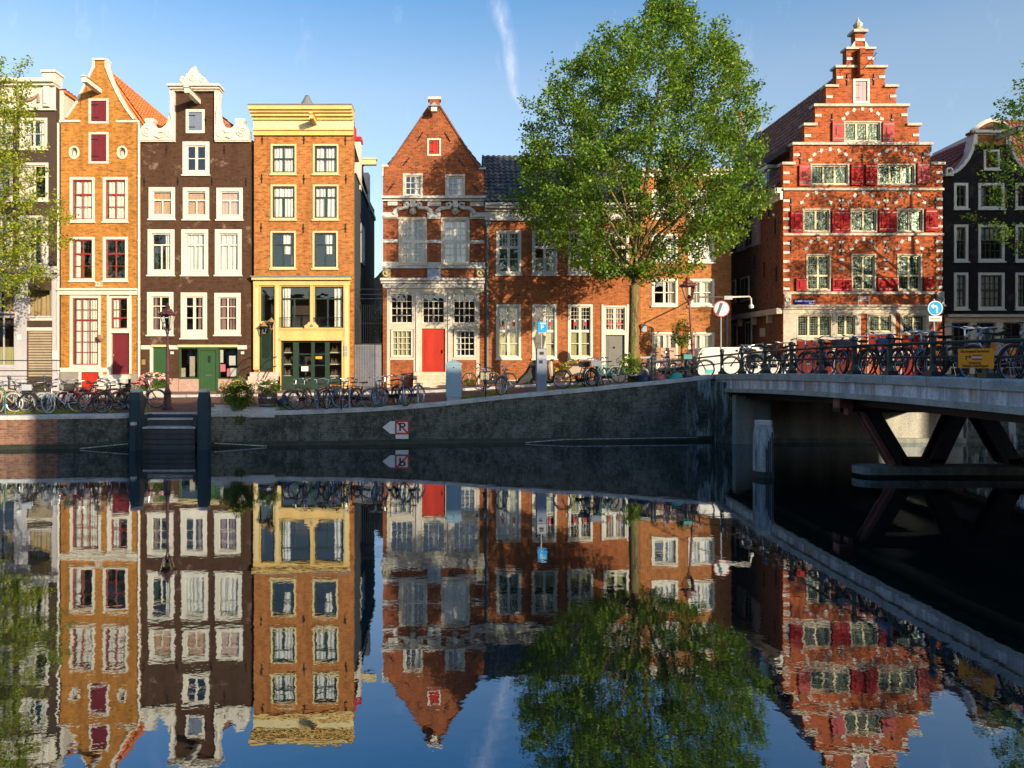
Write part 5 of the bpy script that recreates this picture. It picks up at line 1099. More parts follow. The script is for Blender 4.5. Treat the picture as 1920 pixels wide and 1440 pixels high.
# ------------------------------------------------------------------ street furniture
def street_lamp(px, Y, base, h, label, tilt=0., colr=None):
    X = PX(px, Y); mt = colr or pm('lamp_maroon', (.07, .02, .025), .4, var=.3, spec=.6)
    e = empty('street_lamp', (X, Y, base), label, 'street lamp', 'lantern street lamps')
    s = h / 3.76
    def q(o): return o
    c = (X, Y, base)
    mb = MB(); mb.lathe(c, [(.17*s, 0), (.17*s, .1), (.13*s, .16), (.11*s, .55), (.13*s, .62), (.09*s, .7), (.065*s, .78)], 8); mb.build('base', mt, e)
    mb = MB(); mb.lathe(c, [(.06*s, .78), (.055*s, 1.3), (.075*s, 1.35), (.05*s, 1.4), (.035*s, h-1.05), (.06*s, h-1.02), (.05*s, h-.98)], 8); mb.tube([(X-.24, Y, base+h-1.2), (X+.24, Y, base+h-1.2)], .018, 6); mb.build('pole', mt, e)
    mb = MB(); z0 = base+h-.98
    for k in range(4):
        a = math.pi/4 + k*math.pi/2; mb.tube([(X, Y, z0-.0), (X+.14*math.cos(a), Y+.14*math.sin(a), z0+.12), (X+.27*math.cos(a), Y+.27*math.sin(a), z0+.62)], .014, 5)
        b_ = a + math.pi/2; mb.tube([(X+.27*math.cos(a), Y+.27*math.sin(a), z0+.62), (X+.27*math.cos(b_), Y+.27*math.sin(b_), z0+.62)], .022, 5); mb.tube([(X+.14*math.cos(a), Y+.14*math.sin(a), z0+.12), (X+.14*math.cos(b_), Y+.14*math.sin(b_), z0+.12)], .014, 5)
    mb.lathe((X, Y, z0), [(.05, 0), (.07, .2), (.03, .3)], 6)
    lf = mb.build('lantern_frame', mt, e)
    mb = MB(); A = [(X+.13*math.cos(math.pi/4+k*math.pi/2), Y+.13*math.sin(math.pi/4+k*math.pi/2), z0+.13) for k in range(4)]; B = [(X+.26*math.cos(math.pi/4+k*math.pi/2), Y+.26*math.sin(math.pi/4+k*math.pi/2), z0+.61) for k in range(4)]
    mb.add(A+B, [(k, (k+1) % 4, (k+1) % 4+4, k+4) for k in range(4)]); mb.build('glass', GLASS, lf)
    mb = MB(); mb.lathe((X, Y, z0+.63), [(.30, 0), (.31, .05), (.17, .12), (.15, .2), (.07, .24), (.09, .3), (.03, .36), (.01, .44)], 8)
    for k in range(8): a = k*math.pi/4; mb.tube([(X+.29*math.cos(a), Y+.29*math.sin(a), z0+.66), (X+.33*math.cos(a), Y+.33*math.sin(a), z0+.76)], [.025, .008], 5)
    mb.build('lamp_cap', mt, e)
    e.rotation_euler = (0, tilt, 0); return e
street_lamp(314, 24.7, gz(PX(314, 24.7), 24.7), 3.78, 'upright maroon street lamp with crowned lantern by the mooring steps')
street_lamp(1303, 26.3, 2.25, 3.95, 'tilted rusty red street lamp in front of the white van', R(-4.2), pm('lamp_rust_red', (.22, .06, .045), .5, var=.4, spec=.5))

Y = 25.0; X0, X1 = PX(836, Y), PX(865, Y); z0 = gz(X0, Y); e = empty('utility_cabinet', ((X0+X1)/2, Y, z0), 'pale blue grey utility cabinet with pitched lid on the quay', 'cabinet')
mb = MB(); mb.bbox(X0+.03, X1-.03, Y+.03, Y+.37, z0, z0+.14, .01); mb.build('plinth', LGREY, e)
mb = MB(); mb.bbox(X0, X1, Y, Y+.4, z0+.14, PZ(684, Y), .015); b = mb.build('body', CABBL, e)
mb = MB(); zt = PZ(684, Y); mb.add([(X0-.02, Y-.02, zt), (X1+.02, Y-.02, zt), (X1+.02, Y+.42, zt), (X0-.02, Y+.42, zt), (X0-.02, Y-.02, zt+.05), (X1+.02, Y-.02, zt+.05), (X1+.02, Y+.42, zt+.05), (X0-.02, Y+.42, zt+.05), ((X0+X1)/2, Y+.2, zt+.2)], [(0,3,2,1),(0,1,5,4),(1,2,6,5),(2,3,7,6),(3,0,4,7),(4,5,8),(5,6,8),(6,7,8),(7,4,8)]); mb.build('lid', CABBL, e)
mb = MB(); mb.disc(((X0+X1)/2, zt-.1), .025, Y-.006, Y-.001, 12); mb.build('lock', SIGNK, b)
Y = 25.2; X0, X1 = PX(1006, Y), PX(1025, Y); z0 = gz(X0, Y); zt = PZ(653, Y); xm = (X0+X1)/2; e = empty('parking_meter', (xm, Y, z0), 'grey blue parking ticket machine with blue P sign above it', 'parking meter')
mb = MB(); mb.bbox(X0, X1, Y, Y+.28, z0, zt, .02); b = mb.build('body', BLUEGREY, e); mb = MB(); mb.box(X0+.02, X1-.02, Y-.008, Y-.001, zt-.38, zt-.03); mb.build('front_panel', LGREY, b); mb = MB(); mb.box(xm-.08, xm+.08, Y-.012, Y-.009, zt-.24, zt-.13); mb.build('screen', SIGNK, b); mb = MB(); mb.box(xm-.09, xm+.04, Y-.012, Y-.001, zt-.56, zt-.44); mb.build('ticket_slot', SIGNK, b)
mb = MB(); mb.tube([(xm, Y+.14, zt), (xm, Y+.14, PZ(622, Y))], .025, 8); mb.prism([(xm-.1, PZ(625, Y)), (xm+.1, PZ(625, Y)), (xm+.16, PZ(621, Y)), (xm-.16, PZ(621, Y))], Y+.1, Y+.16); mb.build('pole', LGREY, e)
mb = MB(); mb.bbox(PX(1008.5, Y), PX(1026, Y), Y+.08, Y+.18, PZ(622, Y), PZ(603, Y), .01); sg = mb.build('parking_sign', SIGNB, e); text_mesh('letter', 'P', SIGNW, sg, PX(1017, Y), Y+.074, PZ(614.5, Y), .22, ext=.003); mb = MB(); mb.box(PX(1013, Y), PX(1024, Y), Y+.074, Y+.079, PZ(607.5, Y), PZ(605, Y)); mb.build('text_bar', SIGNW, sg)

def round_sign(px, py, r, Y, label, face, rim, base, extra=None, ang=0., poletop=None):
    X, Z = PX(px, Y), PZ(py, Y); e = empty('traffic_sign', (X, Y, base), label, 'traffic sign'); mb = MB(); mb.tube([(X, Y+.05, base), (X, Y+.05, poletop or Z+.3)], .03, 8); mb.build('pole', LGREY, e)
    mb = MB(); mb.disc((X, Z), r, Y-.02, Y, 28); d = mb.build('disc', rim, e); mb = MB(); mb.disc((X, Z), r*.88, Y-.026, Y-.0201, 28); mb.build('face', face, d); return e, X, Z, d
e, X, Z, d = round_sign(1352.5, 579, .31, 26.2, 'round red rimmed sign seen beside the alley mouth on a tall thin pole', SIGNW, SIGNR, 2.3)
mb = MB(); mb.T = Matrix.Translation((X-.08, 0, Z)) @ Matrix.Rotation(R(20), 4, 'Y'); mb.box(-.06, .06, 26.2-.03, 26.2-.0265, -.24, .24); mb.build('stripe', PD, d)
Y = 21.5; e, X, Z, d = round_sign(1753, 578, .235, Y, 'round blue turn left sign with white plate below, behind the bridge railing', SIGNB, SIGNW, 2.5)
u = .235; P = [(.3, -.62), (.3, .18), (.1, .38), (-.25, .38), (-.25, .6), (-.68, .25), (-.25, -.1), (-.25, .12), (.02, .12), (.06, .06), (.06, -.62)]
mb = MB(); mb.prism([(X + a*u, Z + b_*u) for a, b_ in P], Y-.033, Y-.027); mb.build('arrow', SIGNW, d)
mb = MB(); mb.bbox(PX(1741, Y), PX(1765, Y), Y-.02, Y, PZ(602.5, Y), PZ(592.5, Y), .004); w = mb.build('sub_plate', SIGNW, e); text_mesh('text', 'uitgezonderd', SIGNK, w, X, Y-.024, PZ(597.5, Y), .06, ext=.001)
# camera arm on the corner of the alley
Y = 29.; e = empty('security_camera_arm', (PX(1380, Y), Y, 5.), 'white security camera arm reaching out from the alley corner', 'security camera')
mb = MB(); mb.tube([(PX(1371, Y), 33., PZ(557, 33)), (PX(1371, Y), Y, PZ(557, Y)), (PX(1405, Y), Y, PZ(556, Y)), (PX(1408, Y), Y, PZ(560, Y)), (PX(1408.5, Y), Y, PZ(571, Y))], .035, 8); mb.build('arm', WHITE, e)
mb = MB(); mb.lathe((PX(1408.5, Y), Y, PZ(579, Y)), [(.03, 0), (.09, .04), (.1, .12), (.05, .2)], 10); mb.build('dome', SIGNW, e); mb = MB(); mb.bbox(PX(1356, Y), PX(1372, Y), Y-.1, Y+.1, PZ(562, Y), PZ(555, Y), .01); mb.build('housing', LGREY, e)

# street barrier in front of the left house
e = empty('street_fence', (-18, 30, 1.5), 'thin black iron fence in front of the pale shopfront at far left', 'fence'); Y = 29.3
for px in (-50, 17, 83): X = PX(px, Y); mb = MB(); mb.lathe((X, Y, gz(X, Y)), [(.05, 0), (.04, .8), (.07, .85), (.05, .95)], 8); mb.build('post', RAILM, e)
for py in (676, 695): mb = MB(); mb.tube([(PX(-60, Y), Y, PZ(py, Y)), (PX(113, Y), Y, PZ(py, Y))], .022, 5); mb.build('rail', RAILM, e)

# van
Y = 28.4; e = empty('van', (11, Y, 1.95), 'small white delivery van parked across the end of the bridge', 'van'); xa, xb = PX(1306, Y), PX(1306, Y)+3.9; zg = 1.98; zt = PZ(651, Y)
prof = [(xa, zg+.35), (xa+.02, zg+.9), (xa+.1, zt-.25), (xa+.25, zt-.06), (xa+.6, zt), (xb-1.3, zt), (xb-.95, zt-.1), (xb-.45, zg+.95), (xb-.05, zg+.8), (xb, zg+.35)]
mb = MB(); mb.prism(prof, Y+.04, Y+1.66); mb.prism([(x+(.05 if x < xa+1 else -.05), z-.04 if z > zg+.5 else z) for x, z in prof], Y, Y+1.7); b = mb.build('body', VANW, e)
mb = MB(); mb.add([(xb-.9, Y+.15, zt-.13), (xb-.46, Y+.15, zg+1.0), (xb-.46, Y+1.55, zg+1.0), (xb-.9, Y+1.55, zt-.13)], [(0,1,2,3)]); mb.prism([(xb-1.6, zt-.15), (xb-1.05, zt-.15), (xb-.65, zg+.98), (xb-1.6, zg+.98)], Y-.006, Y-.001); mb.build('side_glass', DGREEN, b)
mb = MB(); mb.box(xa+.1, xb-.1, Y-.006, Y-.001, zg+.36, zg+.42); mb.box(xa+1.9, xa+1.91, Y-.004, Y-.001, zg+.4, zt-.15); mb.build('trim', LGREY, b); mb = MB(); mb.box(xa+.35, xa+.7, Y-.009, Y-.006, zg+.45, zg+.62); mb.build('stripe', pm('teal_stripe', (.02, .35, .35), .4), b)
for x in (xa+.75, xb-.8): mb = MB(); mb.T = Matrix.Translation((x, Y+.1, zg+.31)); mb.ring((0, 0, 0), .22, .1, 'y', 20, 8); w = mb.build('wheel', RUBBER, e); mb = MB(); mb.disc((x, zg+.31), .17, Y+.04, Y+.12, 16); mb.build('hubcap', CHROME, w)
# stacked boards, cargo shelter beside the lamp
Y = 27.2; e = empty('wooden_crate', (PX(1240, Y), Y, 2.1), 'tall brown and pink packing box standing left of the tilted lamp', 'box'); mb = MB(); mb.bbox(PX(1231, Y), PX(1268, Y), Y, Y+.6, 2.1, PZ(652, Y), .01); b = mb.build('body', pm('pink_board', (.5, .3, .22), .7), e); mb = MB(); mb.box(PX(1230.5, Y), PX(1239, Y), Y-.02, Y-.001, 2.1, PZ(651, Y)); mb.build('side_panel', BROWNP, b)
Y = 26.3; e = empty('cargo_trike', (PX(1218, Y), Y, 2.1), 'small cargo cart with dark canopy frame and white tarpaulin by the tree', 'cargo cart'); mb = MB()
fr_ = [((1199, 704), (1200, 672)), ((1200, 672), (1226, 671)), ((1226, 671), (1229, 705)), ((1214, 672), (1209, 705)), ((1199, 700), (1229, 702))]
for a, b_ in fr_:
    for dy in (0, .7): mb.tube([(PX(a[0], Y), Y+dy, PZ(a[1], Y)), (PX(b_[0], Y), Y+dy, PZ(b_[1], Y))], .022, 5)
mb.build('canopy_frame', DGREEN, e); mb = MB(); mb.prism([(PX(a, Y), PZ(b_, Y)) for a, b_ in ((1206, 708), (1216, 686), (1222, 681), (1227, 690), (1226, 708))], Y+.1, Y+.6); mb.build('tarpaulin', STONEW, e); mb = MB(); mb.prism([(PX(a, Y), PZ(b_, Y)) for a, b_ in ((1198, 672.5), (1200, 669), (1225, 668), (1229, 671.5))], Y-.05, Y+.75); mb.build('canopy_roof', LGREY, e); mb = MB(); mb.ring((PX(1205, Y), Y+.0, 2.38), .2, .03); mb.ring((PX(1224, Y), Y+.7, 2.38), .2, .03); mb.build('wheel', RUBBER, e)

# ------------------------------------------------------------------ bicycles
def add_wheel(par, cx, steer, piv, T=None):
    Rr = .335
    mb = MB(); mb.T = T; mb.ring((cx, 0, Rr), .305, .012, 'y', 26, 4)
    for k in range(14): a = 2*math.pi*k/14; mb.tube([(cx, .02*(-1)**k, Rr), (cx+.3*math.cos(a), 0, Rr+.3*math.sin(a))], .0028, 3, False)
    mb.tube([(cx, -.05, Rr), (cx, .05, Rr)], .025, 6); w = mb.build('wheel', CHROME, par)
    mb = MB(); mb.T = T; mb.ring((cx, 0, Rr), .325, .021, 'y', 28, 6); t = mb.build('tyre', TYREM, w, True); return w, t
def make_bike(kind, steer):
    e = empty('bicycle', (0, 0, 0), 'proto', 'bicycle'); fw = .56; rw = -.50
    hb = Vector((.30, 0, 1.02)); ht = Vector((.345, 0, .84)); hub = Vector((fw, 0, .335))
    T = Matrix.Translation(hb) @ Matrix.Rotation(steer, 4, 'Z') @ Matrix.Translation(-hb)
    mb = MB(); bb = (-.06, 0, .29); stp = (-.20, 0, .72); r = .017
    mb.tube([bb, stp], r, 5)
    if kind == 'dutch': mb.tube([(.335, 0, .72), (.18, 0, .50), (-.0, 0, .40), (-.12, 0, .42)], r, 5); mb.tube([(.345, 0, .66), (.16, 0, .40), bb], r, 5)
    else: mb.tube([(.33, 0, .80), stp], r, 5); mb.tube([(.35, 0, .74), bb], r*1.1, 5)
    mb.tube([(.36, 0, .64), (.315, 0, .88)], r*1.2, 5)
    for sy in (-.05, .05): mb.tube([bb, (rw, sy, .335)], .010, 4); mb.tube([(stp[0], 0, .68), (rw, sy, .335)], .009, 4)
    fr = mb.build('frame', BIKEP, e)
    mb = MB(); mb.T = T
    for sy in (-.045, .045): mb.tube([(.37, sy, .66), (hub.x, sy, .335)], .012, 4)
    mb.build('fork', BIKEP, e)
    mb = MB(); mb.T = T; mb.tube([(.32, 0, .86), (.29, 0, 1.03)], .014, 5); mb.tube([(.06, -.30, 1.03), (.2, -.27, 1.07), (.33, -.12, 1.05), (.30, 0, 1.03), (.33, .12, 1.05), (.2, .27, 1.07), (.06, .30, 1.03)], .013, 5); mb.lathe((.40, 0, .86), [(.035, 0), (.045, .05), (.02, .08)], 6)
    mb.build('handlebar', CHROME, e); mb = MB(); mb.T = T
    for sy in (-.3, .3): mb.tube([(.03, sy*1.01, 1.028), (.14, sy*.95, 1.052)], .02, 5)
    mb.build('grip', RUBBER, e)
    mb = MB(); mb.tube([stp, (-.235, 0, .88)], .013, 5); mb.add([(-.38, -.1, .93), (-.38, .1, .93), (-.22, .07, .915), (-.06, .02, .91), (-.06, -.02, .91), (-.22, -.07, .915), (-.36, -.09, .88), (-.36, .09, .88), (-.1, 0, .88)], [(0,5,4,3,2,1),(0,1,7,6),(1,2,3,8,7),(0,6,8,4,5),(3,4,8),(6,7,8)]); mb.build('saddle', RUBBER, e)
    mb = MB(); mb.T = T
    mb.tube([(hub.x + .365*math.cos(a), 0, .335 + .365*math.sin(a)) for a in [R(25+i*15) for i in range(10)]], .018, 4); mb.build('mudguard', BIKEP, e); mb = MB()
    mb.tube([(rw + .365*math.cos(a), 0, .335 + .365*math.sin(a)) for a in [R(20+i*16) for i in range(11)]], .018, 4); mb.build('mudguard', BIKEP, e)
    mb = MB(); mb.tube([(-.24, -.07, .74), (-.72, -.07, .74)], .009, 4); mb.tube([(-.24, .07, .74), (-.72, .07, .74)], .009, 4); mb.tube([(-.7, -.07, .74), (rw, -.06, .335)], .008, 4); mb.tube([(-.7, .07, .74), (rw, .06, .335)], .008, 4)
    for x in (-.35, -.5, -.65): mb.tube([(x, -.07, .742), (x, .07, .742)], .007, 4)
    mb.build('luggage_rack', RUBBER, e)
    mb = MB(); mb.box(-.50, .03, -.075, -.05, .26, .38); mb.ring((-.06, -.08, .29), .085, .012, 'y', 14, 4); mb.tube([(-.06, -.1, .29), (.07, -.1, .22)], .011, 4); mb.box(.03, .11, -.17, -.1, .21, .235); mb.tube([(-.06, .08, .29), (-.19, .08, .36)], .011, 4); mb.box(-.23, -.15, .09, .16, .35, .375); mb.build('chain_guard', RUBBER, e)
    add_wheel(e, rw, 0, None); add_wheel(e, fw, steer, hb, T)
    return e
protos = {}
for kind in ('dutch', 'city'):
    for sn, sv in (('s', 0.), ('l', .55), ('r', -.6)): protos[kind[0]+sn] = make_bike(kind, sv)
used = set()
COLS = dict(black=(.015, .016, .018), blue=(.03, .10, .28), red=(.5, .02, .02), white=(.65, .66, .66), silver=(.35, .36, .37), green=(.02, .10, .07), teal=(.05, .38, .38), cream=(.6, .5, .3), orange=(.6, .15, .03), grey=(.12, .13, .14), purple=(.16, .10, .25), gold=(.35, .22, .08), navy=(.02, .035, .09), pale=(.35, .5, .58), maroon=(.15, .02, .03), azure=(.08, .25, .5))
def bike(p, x, y, z, yaw, lean, col, label, tyre='black', group='bicycles parked along the quay', box=None, sc_=1.0):
    pr = protos[p]
    if p in used: o = copy_tree(pr)
    else: o = pr; used.add(p)
    o.location = (x, y, z); o.rotation_euler = (R(lean), 0, R(yaw)); o.rotation_mode = 'XYZ'; o.scale = (sc_,)*3
    o['label'] = label; o['group'] = group; o['category'] = 'bicycle'
    for ch in o.children_recursive if hasattr(o, 'children_recursive') else []:
        nm = ch.name.split('.')[0]
        if nm in ('frame', 'fork', 'mudguard'): ch.color = (*COLS[col], 1)
        if nm == 'tyre': ch.color = (*COLS[tyre], 1)
    BIKES.append((o, box)); return o
BIKES = []
def bq(p, px, Y, yaw, lean, col, label, **k):
    x = PX(px, Y); return bike(p, x, Y, gz(x, Y) + .01, yaw, lean, col, label, **k)
# left group, seen against the orange and white houses
L = [
 ('ds', -14, 24.3, 60, 5, 'gold', 'brassy bicycle cut by the left frame edge', {}),
 ('cl', 22, 24.2, -112, 6, 'cream', 'cream bicycle with pale blue front tyre, first in the left row', dict(tyre='pale')),
 ('ds', 56, 24.0, 176, -6, 'silver', 'silver bicycle side-on with white rims near the left edge', dict(tyre='white')),
 ('cs', 34, 25.4, 150, 4, 'black', 'black bicycle standing behind the cream one at far left', {}),
 ('dr', 84, 23.9, -150, 8, 'black', 'dark bicycle leaning over a grey crate in front of the white shopfront', dict(box='grey')),
 ('cl', 119, 23.8, -128, 9, 'white', 'white bicycle with pale blue tyres nearest the kerb', dict(tyre='pale')),
 ('ds', 96, 25.2, 10, 4, 'green', 'dark green bicycle in the back of the left row below the brick pier', {}),
 ('cs', 137, 24.9, -95, 3, 'white', 'narrow white bicycle seen end-on below the tall curtained window', {}),
 ('cr', 163, 24.3, -155, -5, 'red', 'red bicycle with black front crate below the red cellar door', dict(box='black')),
 ('dl', 150, 25.3, -60, 4, 'black', 'black bicycle squeezed behind the red one with a crate', {}),
 ('cr', 198, 24.2, -125, 5, 'red', 'red child-seat bicycle below the red front door', {}),
 ('ds', 214, 24.9, 170, 4, 'black', 'black upright bicycle with curved white handlebar near the left post', {}),
 ('dl', 226, 24.0, -165, -7, 'green', 'dark green bicycle half hidden by the left mooring post', {}),
 ('cs', 184, 25.6, 20, 5, 'maroon', 'maroon bicycle leaning at the stoop of the orange house', {}),
 ('ds', 264, 25.3, 8, 3, 'black', 'black bicycle just right of the left mooring post beside the flower box', {}),
]
for p, px, Y, yaw, lean, col, lab, kw in L: bq(p, px, Y, yaw, lean, col, lab, **kw)
L = [
 ('cr', 566, 24.6, -104, 5, 'black', 'black bicycle first of the row before the green shop doors', {}),
 ('ds', 588, 24.3, -158, 6, 'black', 'black bicycle with silver wheel turned sideways before the shop doors', {}),
 ('dl', 607, 24.5, -120, 4, 'green', 'dark bicycle with blue front tyre before the shop doors', dict(tyre='azure')),
 ('cs', 624, 24.5, -100, 3, 'navy', 'navy bicycle seen end-on before the right shop door', {}),
 ('cr', 637, 25.0, -140, 5, 'orange', 'orange brown bicycle before the yellow right pilaster', {}),
 ('cl', 652, 24.4, -118, -4, 'black', 'black bicycle leaning left before the grey gate', {}),
 ('ds', 668, 24.3, 176, 7, 'black', 'black bicycle with bright blue tyres before the grey gate', dict(tyre='azure')),
 ('cs', 711, 24.6, -97, 3, 'black', 'black bicycle with blue tyre seen end-on at the right of the grey gate', dict(tyre='azure')),
 ('cr', 733, 24.6, -112, 5, 'black', 'black bicycle before the brick wall left of the red door steps', {}),
 ('dl', 747, 24.7, -76, -4, 'grey', 'grey bicycle beside the black one left of the red door steps', {}),
 ('cl', 771, 24.6, -125, 7, 'navy', 'navy bicycle with blue tyres at the foot of the red door steps', dict(tyre='azure')),
 ('cs', 903, 30.9, 176, 5, 'gold', 'brass coloured bicycle leaning on the house wall behind the drainpipe', {}),
 ('ds', 930, 29.3, 6, 5, 'black', 'bicycle with grey saddlebags side-on right of the drainpipe', dict(box='side')),
 ('cs', 911, 25.1, -93, 2, 'black', 'black bicycle seen end-on right of the blue grey cabinet', {}),
 ('cr', 950, 25.3, -98, 3, 'grey', 'grey bicycle seen end-on left of the parking machine', {}),
 ('dr', 1082, 25.6, -168, 5, 'black', 'black bicycle with round front wheel first right of the parking machine', {}),
 ('cs', 1103, 26.2, -110, 4, 'navy', 'dark bicycle carrying a big black front crate', dict(box='black')),
 ('ds', 1119, 25.9, -100, 3, 'black', 'black bicycle behind the crates left of the teal one', dict(box='grey')),
 ('cl', 1136, 25.8, -140, 5, 'teal', 'teal bicycle leaning before the grey front door', {}),
 ('cr', 1127, 26.0, -120, 4, 'silver', 'silver bicycle between the crates and the teal one', {}),
 ('ds', 1186, 25.75, -158, 26, 'silver', 'silver bicycle fallen against the foot of the main tree', {}),
 ('cs', 1262, 25.75, 178, 5, 'purple', 'purple bicycle with teal rear box behind the quay railing', dict(box='teal')),
 ('dr', 1294, 25.85, 5, 4, 'black', 'black bicycle with large front wheel at the foot of the tilted lamp', {}),
 ('cs', 1236, 26.2, 165, 8, 'grey', 'grey bicycle half hidden behind the left quay railing post', {}),
]
for p, px, Y, yaw, lean, col, lab, kw in L: bq(p, px, Y, yaw, lean, col, lab, **kw)
# bridge railing group
NM = ['first', 'second', 'third', 'fourth', 'fifth', 'sixth', 'seventh', 'eighth', 'ninth', 'tenth']
def bb(p, dx, Y, yaw, lean, col, label, **k):
    return bike(p, RX + dx, Y, zd(Y) - .05, yaw, lean, col, label, group='bicycles parked on the bridge', **k)
L = [
 ('dl', .55, 24.7, 115, 6, 'black', 'black bicycle first at the far end of the bridge railing by the van'),
 ('cs', .45, 24.2, 80, 5, 'navy', 'navy bicycle in the far cluster beside the second bridge railing post'),
 ('dr', .6, 23.5, 120, -5, 'black', 'black bicycle with silver bars in the cluster right of the second bridge post'),
 ('cl', .5, 22.9, 95, 6, 'silver', 'silver bicycle in the dense cluster before the dark side wall'),
 ('ds', .75, 22.3, 60, 5, 'grey', 'grey bicycle in the dense cluster left of the third bridge post'),
 ('cs', .4, 21.6, 92, 5, 'black', 'black bicycle leaning at the third bridge railing post'),
 ('ds', .4, 20.6, -90, -5, 'green', 'dark green bicycle between third and fourth bridge posts'),
 ('cl', .6, 19.7, 88, 5, 'black', 'black bicycle right of the fourth bridge railing post'),
 ('ds', .38, 18.9, -90, -4, 'blue', 'blue framed bicycle with curved bars and front bag near the fifth bridge post'),
 ('cs', .5, 17.9, 90, 5, 'black', 'black bicycle between fifth and sixth bridge posts'),
 ('dr', .7, 17.2, 70, 6, 'azure', 'light blue bicycle leaning back behind the sixth bridge post'),
 ('ds', .4, 16.5, 92, 5, 'black', 'black bicycle right of the sixth bridge railing post'),
 ('cl', .65, 16.0, -80, -5, 'silver', 'silver bicycle behind the seventh bridge railing post'),
 ('cs', .4, 15.2, 90, 4, 'black', 'black bicycle with slim frame right of the seventh bridge post'),
 ('ds', .42, 14.3, -90, -5, 'navy', 'dark blue bicycle with low step frame left of the eighth bridge post'),
 ('cs', .45, 13.3, 88, 5, 'white', 'bicycle with tall white handlebar left of the orange board'),
 ('ds', .38, 12.1, 90, 4, 'navy', 'dark blue bicycle with white hub right of the orange board'),
 ('cr', .8, 13.9, 75, 5, 'orange', 'bicycle with orange saddlebag behind the eighth bridge post'),
 ('cl', .9, 18.4, 70, 4, 'red', 'red bicycle standing behind the fifth bridge railing post'),
 ('dr', .95, 15.6, 105, 5, 'green', 'green bicycle standing second row behind the seventh bridge post'),
]
for p, dx, Y, yaw, lean, col, lab in L: bb(p, dx, Y, yaw, lean, col, lab, box={'navy bicycle in the far cluster beside the second bridge railing post': 'navy', 'blue framed bicycle with curved bars and front bag near the fifth bridge post': 'blue', 'light blue bicycle leaning back behind the sixth bridge post': 'azure', 'bicycle with orange saddlebag behind the eighth bridge post': 'orangebox'}.get(lab))
rg = random.Random(11); fc = ['silver', 'black', 'cream', 'red', 'white', 'grey', 'green', 'orange', 'blue', 'black']
for i in range(10):
    Y = 20.9 - i * .62; pxx = round((18.1 * F / Y) + CX)
    side = ('far end of', 'left part of', 'middle of', 'right part of', 'near end of')[i // 2]
    o = bike(('ds', 'cl', 'cr', 'dl', 'cs')[i % 5], 18.1 - .25 * (i % 2), Y, zd(Y)-.05, 90 + rg.uniform(-25, 25), 5, fc[i], '%s bicycle at the %s the row on the far bridge railing' % (fc[i], side), group='bicycles on the far side of the bridge')
# boxes fixed on the bicycles are parts
for o, box in BIKES:
    if not box: continue
    cl = {'grey': (.22, .25, .3), 'black': (.015, .015, .018), 'teal': (.02, .22, .2), 'side': (.3, .28, .22), 'navy': (.02, .04, .12), 'blue': (.015, .03, .08), 'azure': (.03, .14, .32), 'orangebox': (.8, .25, .03)}[box]
    mb = MB()
    if box in ('side', 'orangebox'): mb.bbox(-.72, -.34, -.2, -.08, .42, .72, .02); mb.bbox(-.72, -.34, .08, .2, .42, .72, .02); nm = 'saddlebag'
    elif box in ('teal', 'azure'): mb.bbox(-.70, -.36, -.15, .15, .75, .94, .02); nm = 'rear_box'
    else: mb.bbox(.38, .70, -.19, .19, .76, .97, .015); nm = 'front_crate'
    me = mb.build(nm, BOXM); me.parent = o; me.color = (*cl, 1)
# moped
Y = 29.6; X = PX(1040, Y); zg = gz(X, Y)+.12; e = empty('moped', (X, Y, zg), 'beige moped parked at the wall right of the parking machine', 'moped')
BG = pm('moped_beige', (.42, .33, .24), .3, var=.15)
mb = MB(); mb.add([], []); S = [(-.1, .45), (.1, .32), (.45, .3), (.62, .5), (.95, .72), (1.35, .74), (1.55, .55), (1.5, .38), (1.1, .32), (.75, .24), (.3, .22), (.0, .24)]
mb.prism([(X+a*.8, zg+b_) for a, b_ in S], Y-.16, Y+.16); mb.tube([(X-.12, Y, zg+.3), (X-.2, Y, zg+.75), (X-.16, Y, zg+.95)], [.12, .14, .08], 8); mb.build('body', BG, e, False)
mb = MB(); mb.ring((X-.2, Y, zg+.22), .17, .055, 'y', 20, 8); mb.build('wheel', RUBBER, e); mb = MB(); mb.ring((X+1.1, Y, zg+.22), .17, .055, 'y', 20, 8); mb.build('wheel', RUBBER, e)
mb = MB(); mb.tube([(X-.1, Y-.33, zg+1.02), (X-.16, Y-.1, zg+.98), (X-.16, Y+.1, zg+.98), (X-.1, Y+.33, zg+1.02)], .025, 6); mb.build('handlebar', RUBBER, e); mb = MB(); mb.bbox(X+.5, X+1.15, Y-.13, Y+.13, zg+.74, zg+.83, .02); mb.build('seat', RUBBER, e); mb = MB(); mb.lathe((X-.28, Y, zg+.82), [(.04, 0), (.08, .06), (.05, .13)], 8); mb.build('headlight', CHROME, e)
# covered moped by the wall
Y = 30.6; X = PX(1005, Y); zg = gz(X, Y)+.1; mb = MB(); pts = [(-.9, 0), (-.75, .25), (-.45, .55), (-.25, .95), (-.05, 1.05), (.12, .9), (.3, .62), (.55, .5), (.62, 0)]
for k, (yy, s) in enumerate(((-.25, .8), (-.12, 1), (.12, 1), (.25, .8))): pass
mb.prism([(X+a, zg+b_) for a, b_ in pts], Y-.12, Y+.12); mb.prism([(X+a*.93, zg+b_*.86) for a, b_ in pts], Y-.25, Y+.25); tag(mb.build('covered_moped', pm('dark_cover', (.03, .03, .028), .7, var=.4)), 'moped under a dark cover leaning at the wall left of the parking machine', 'moped')

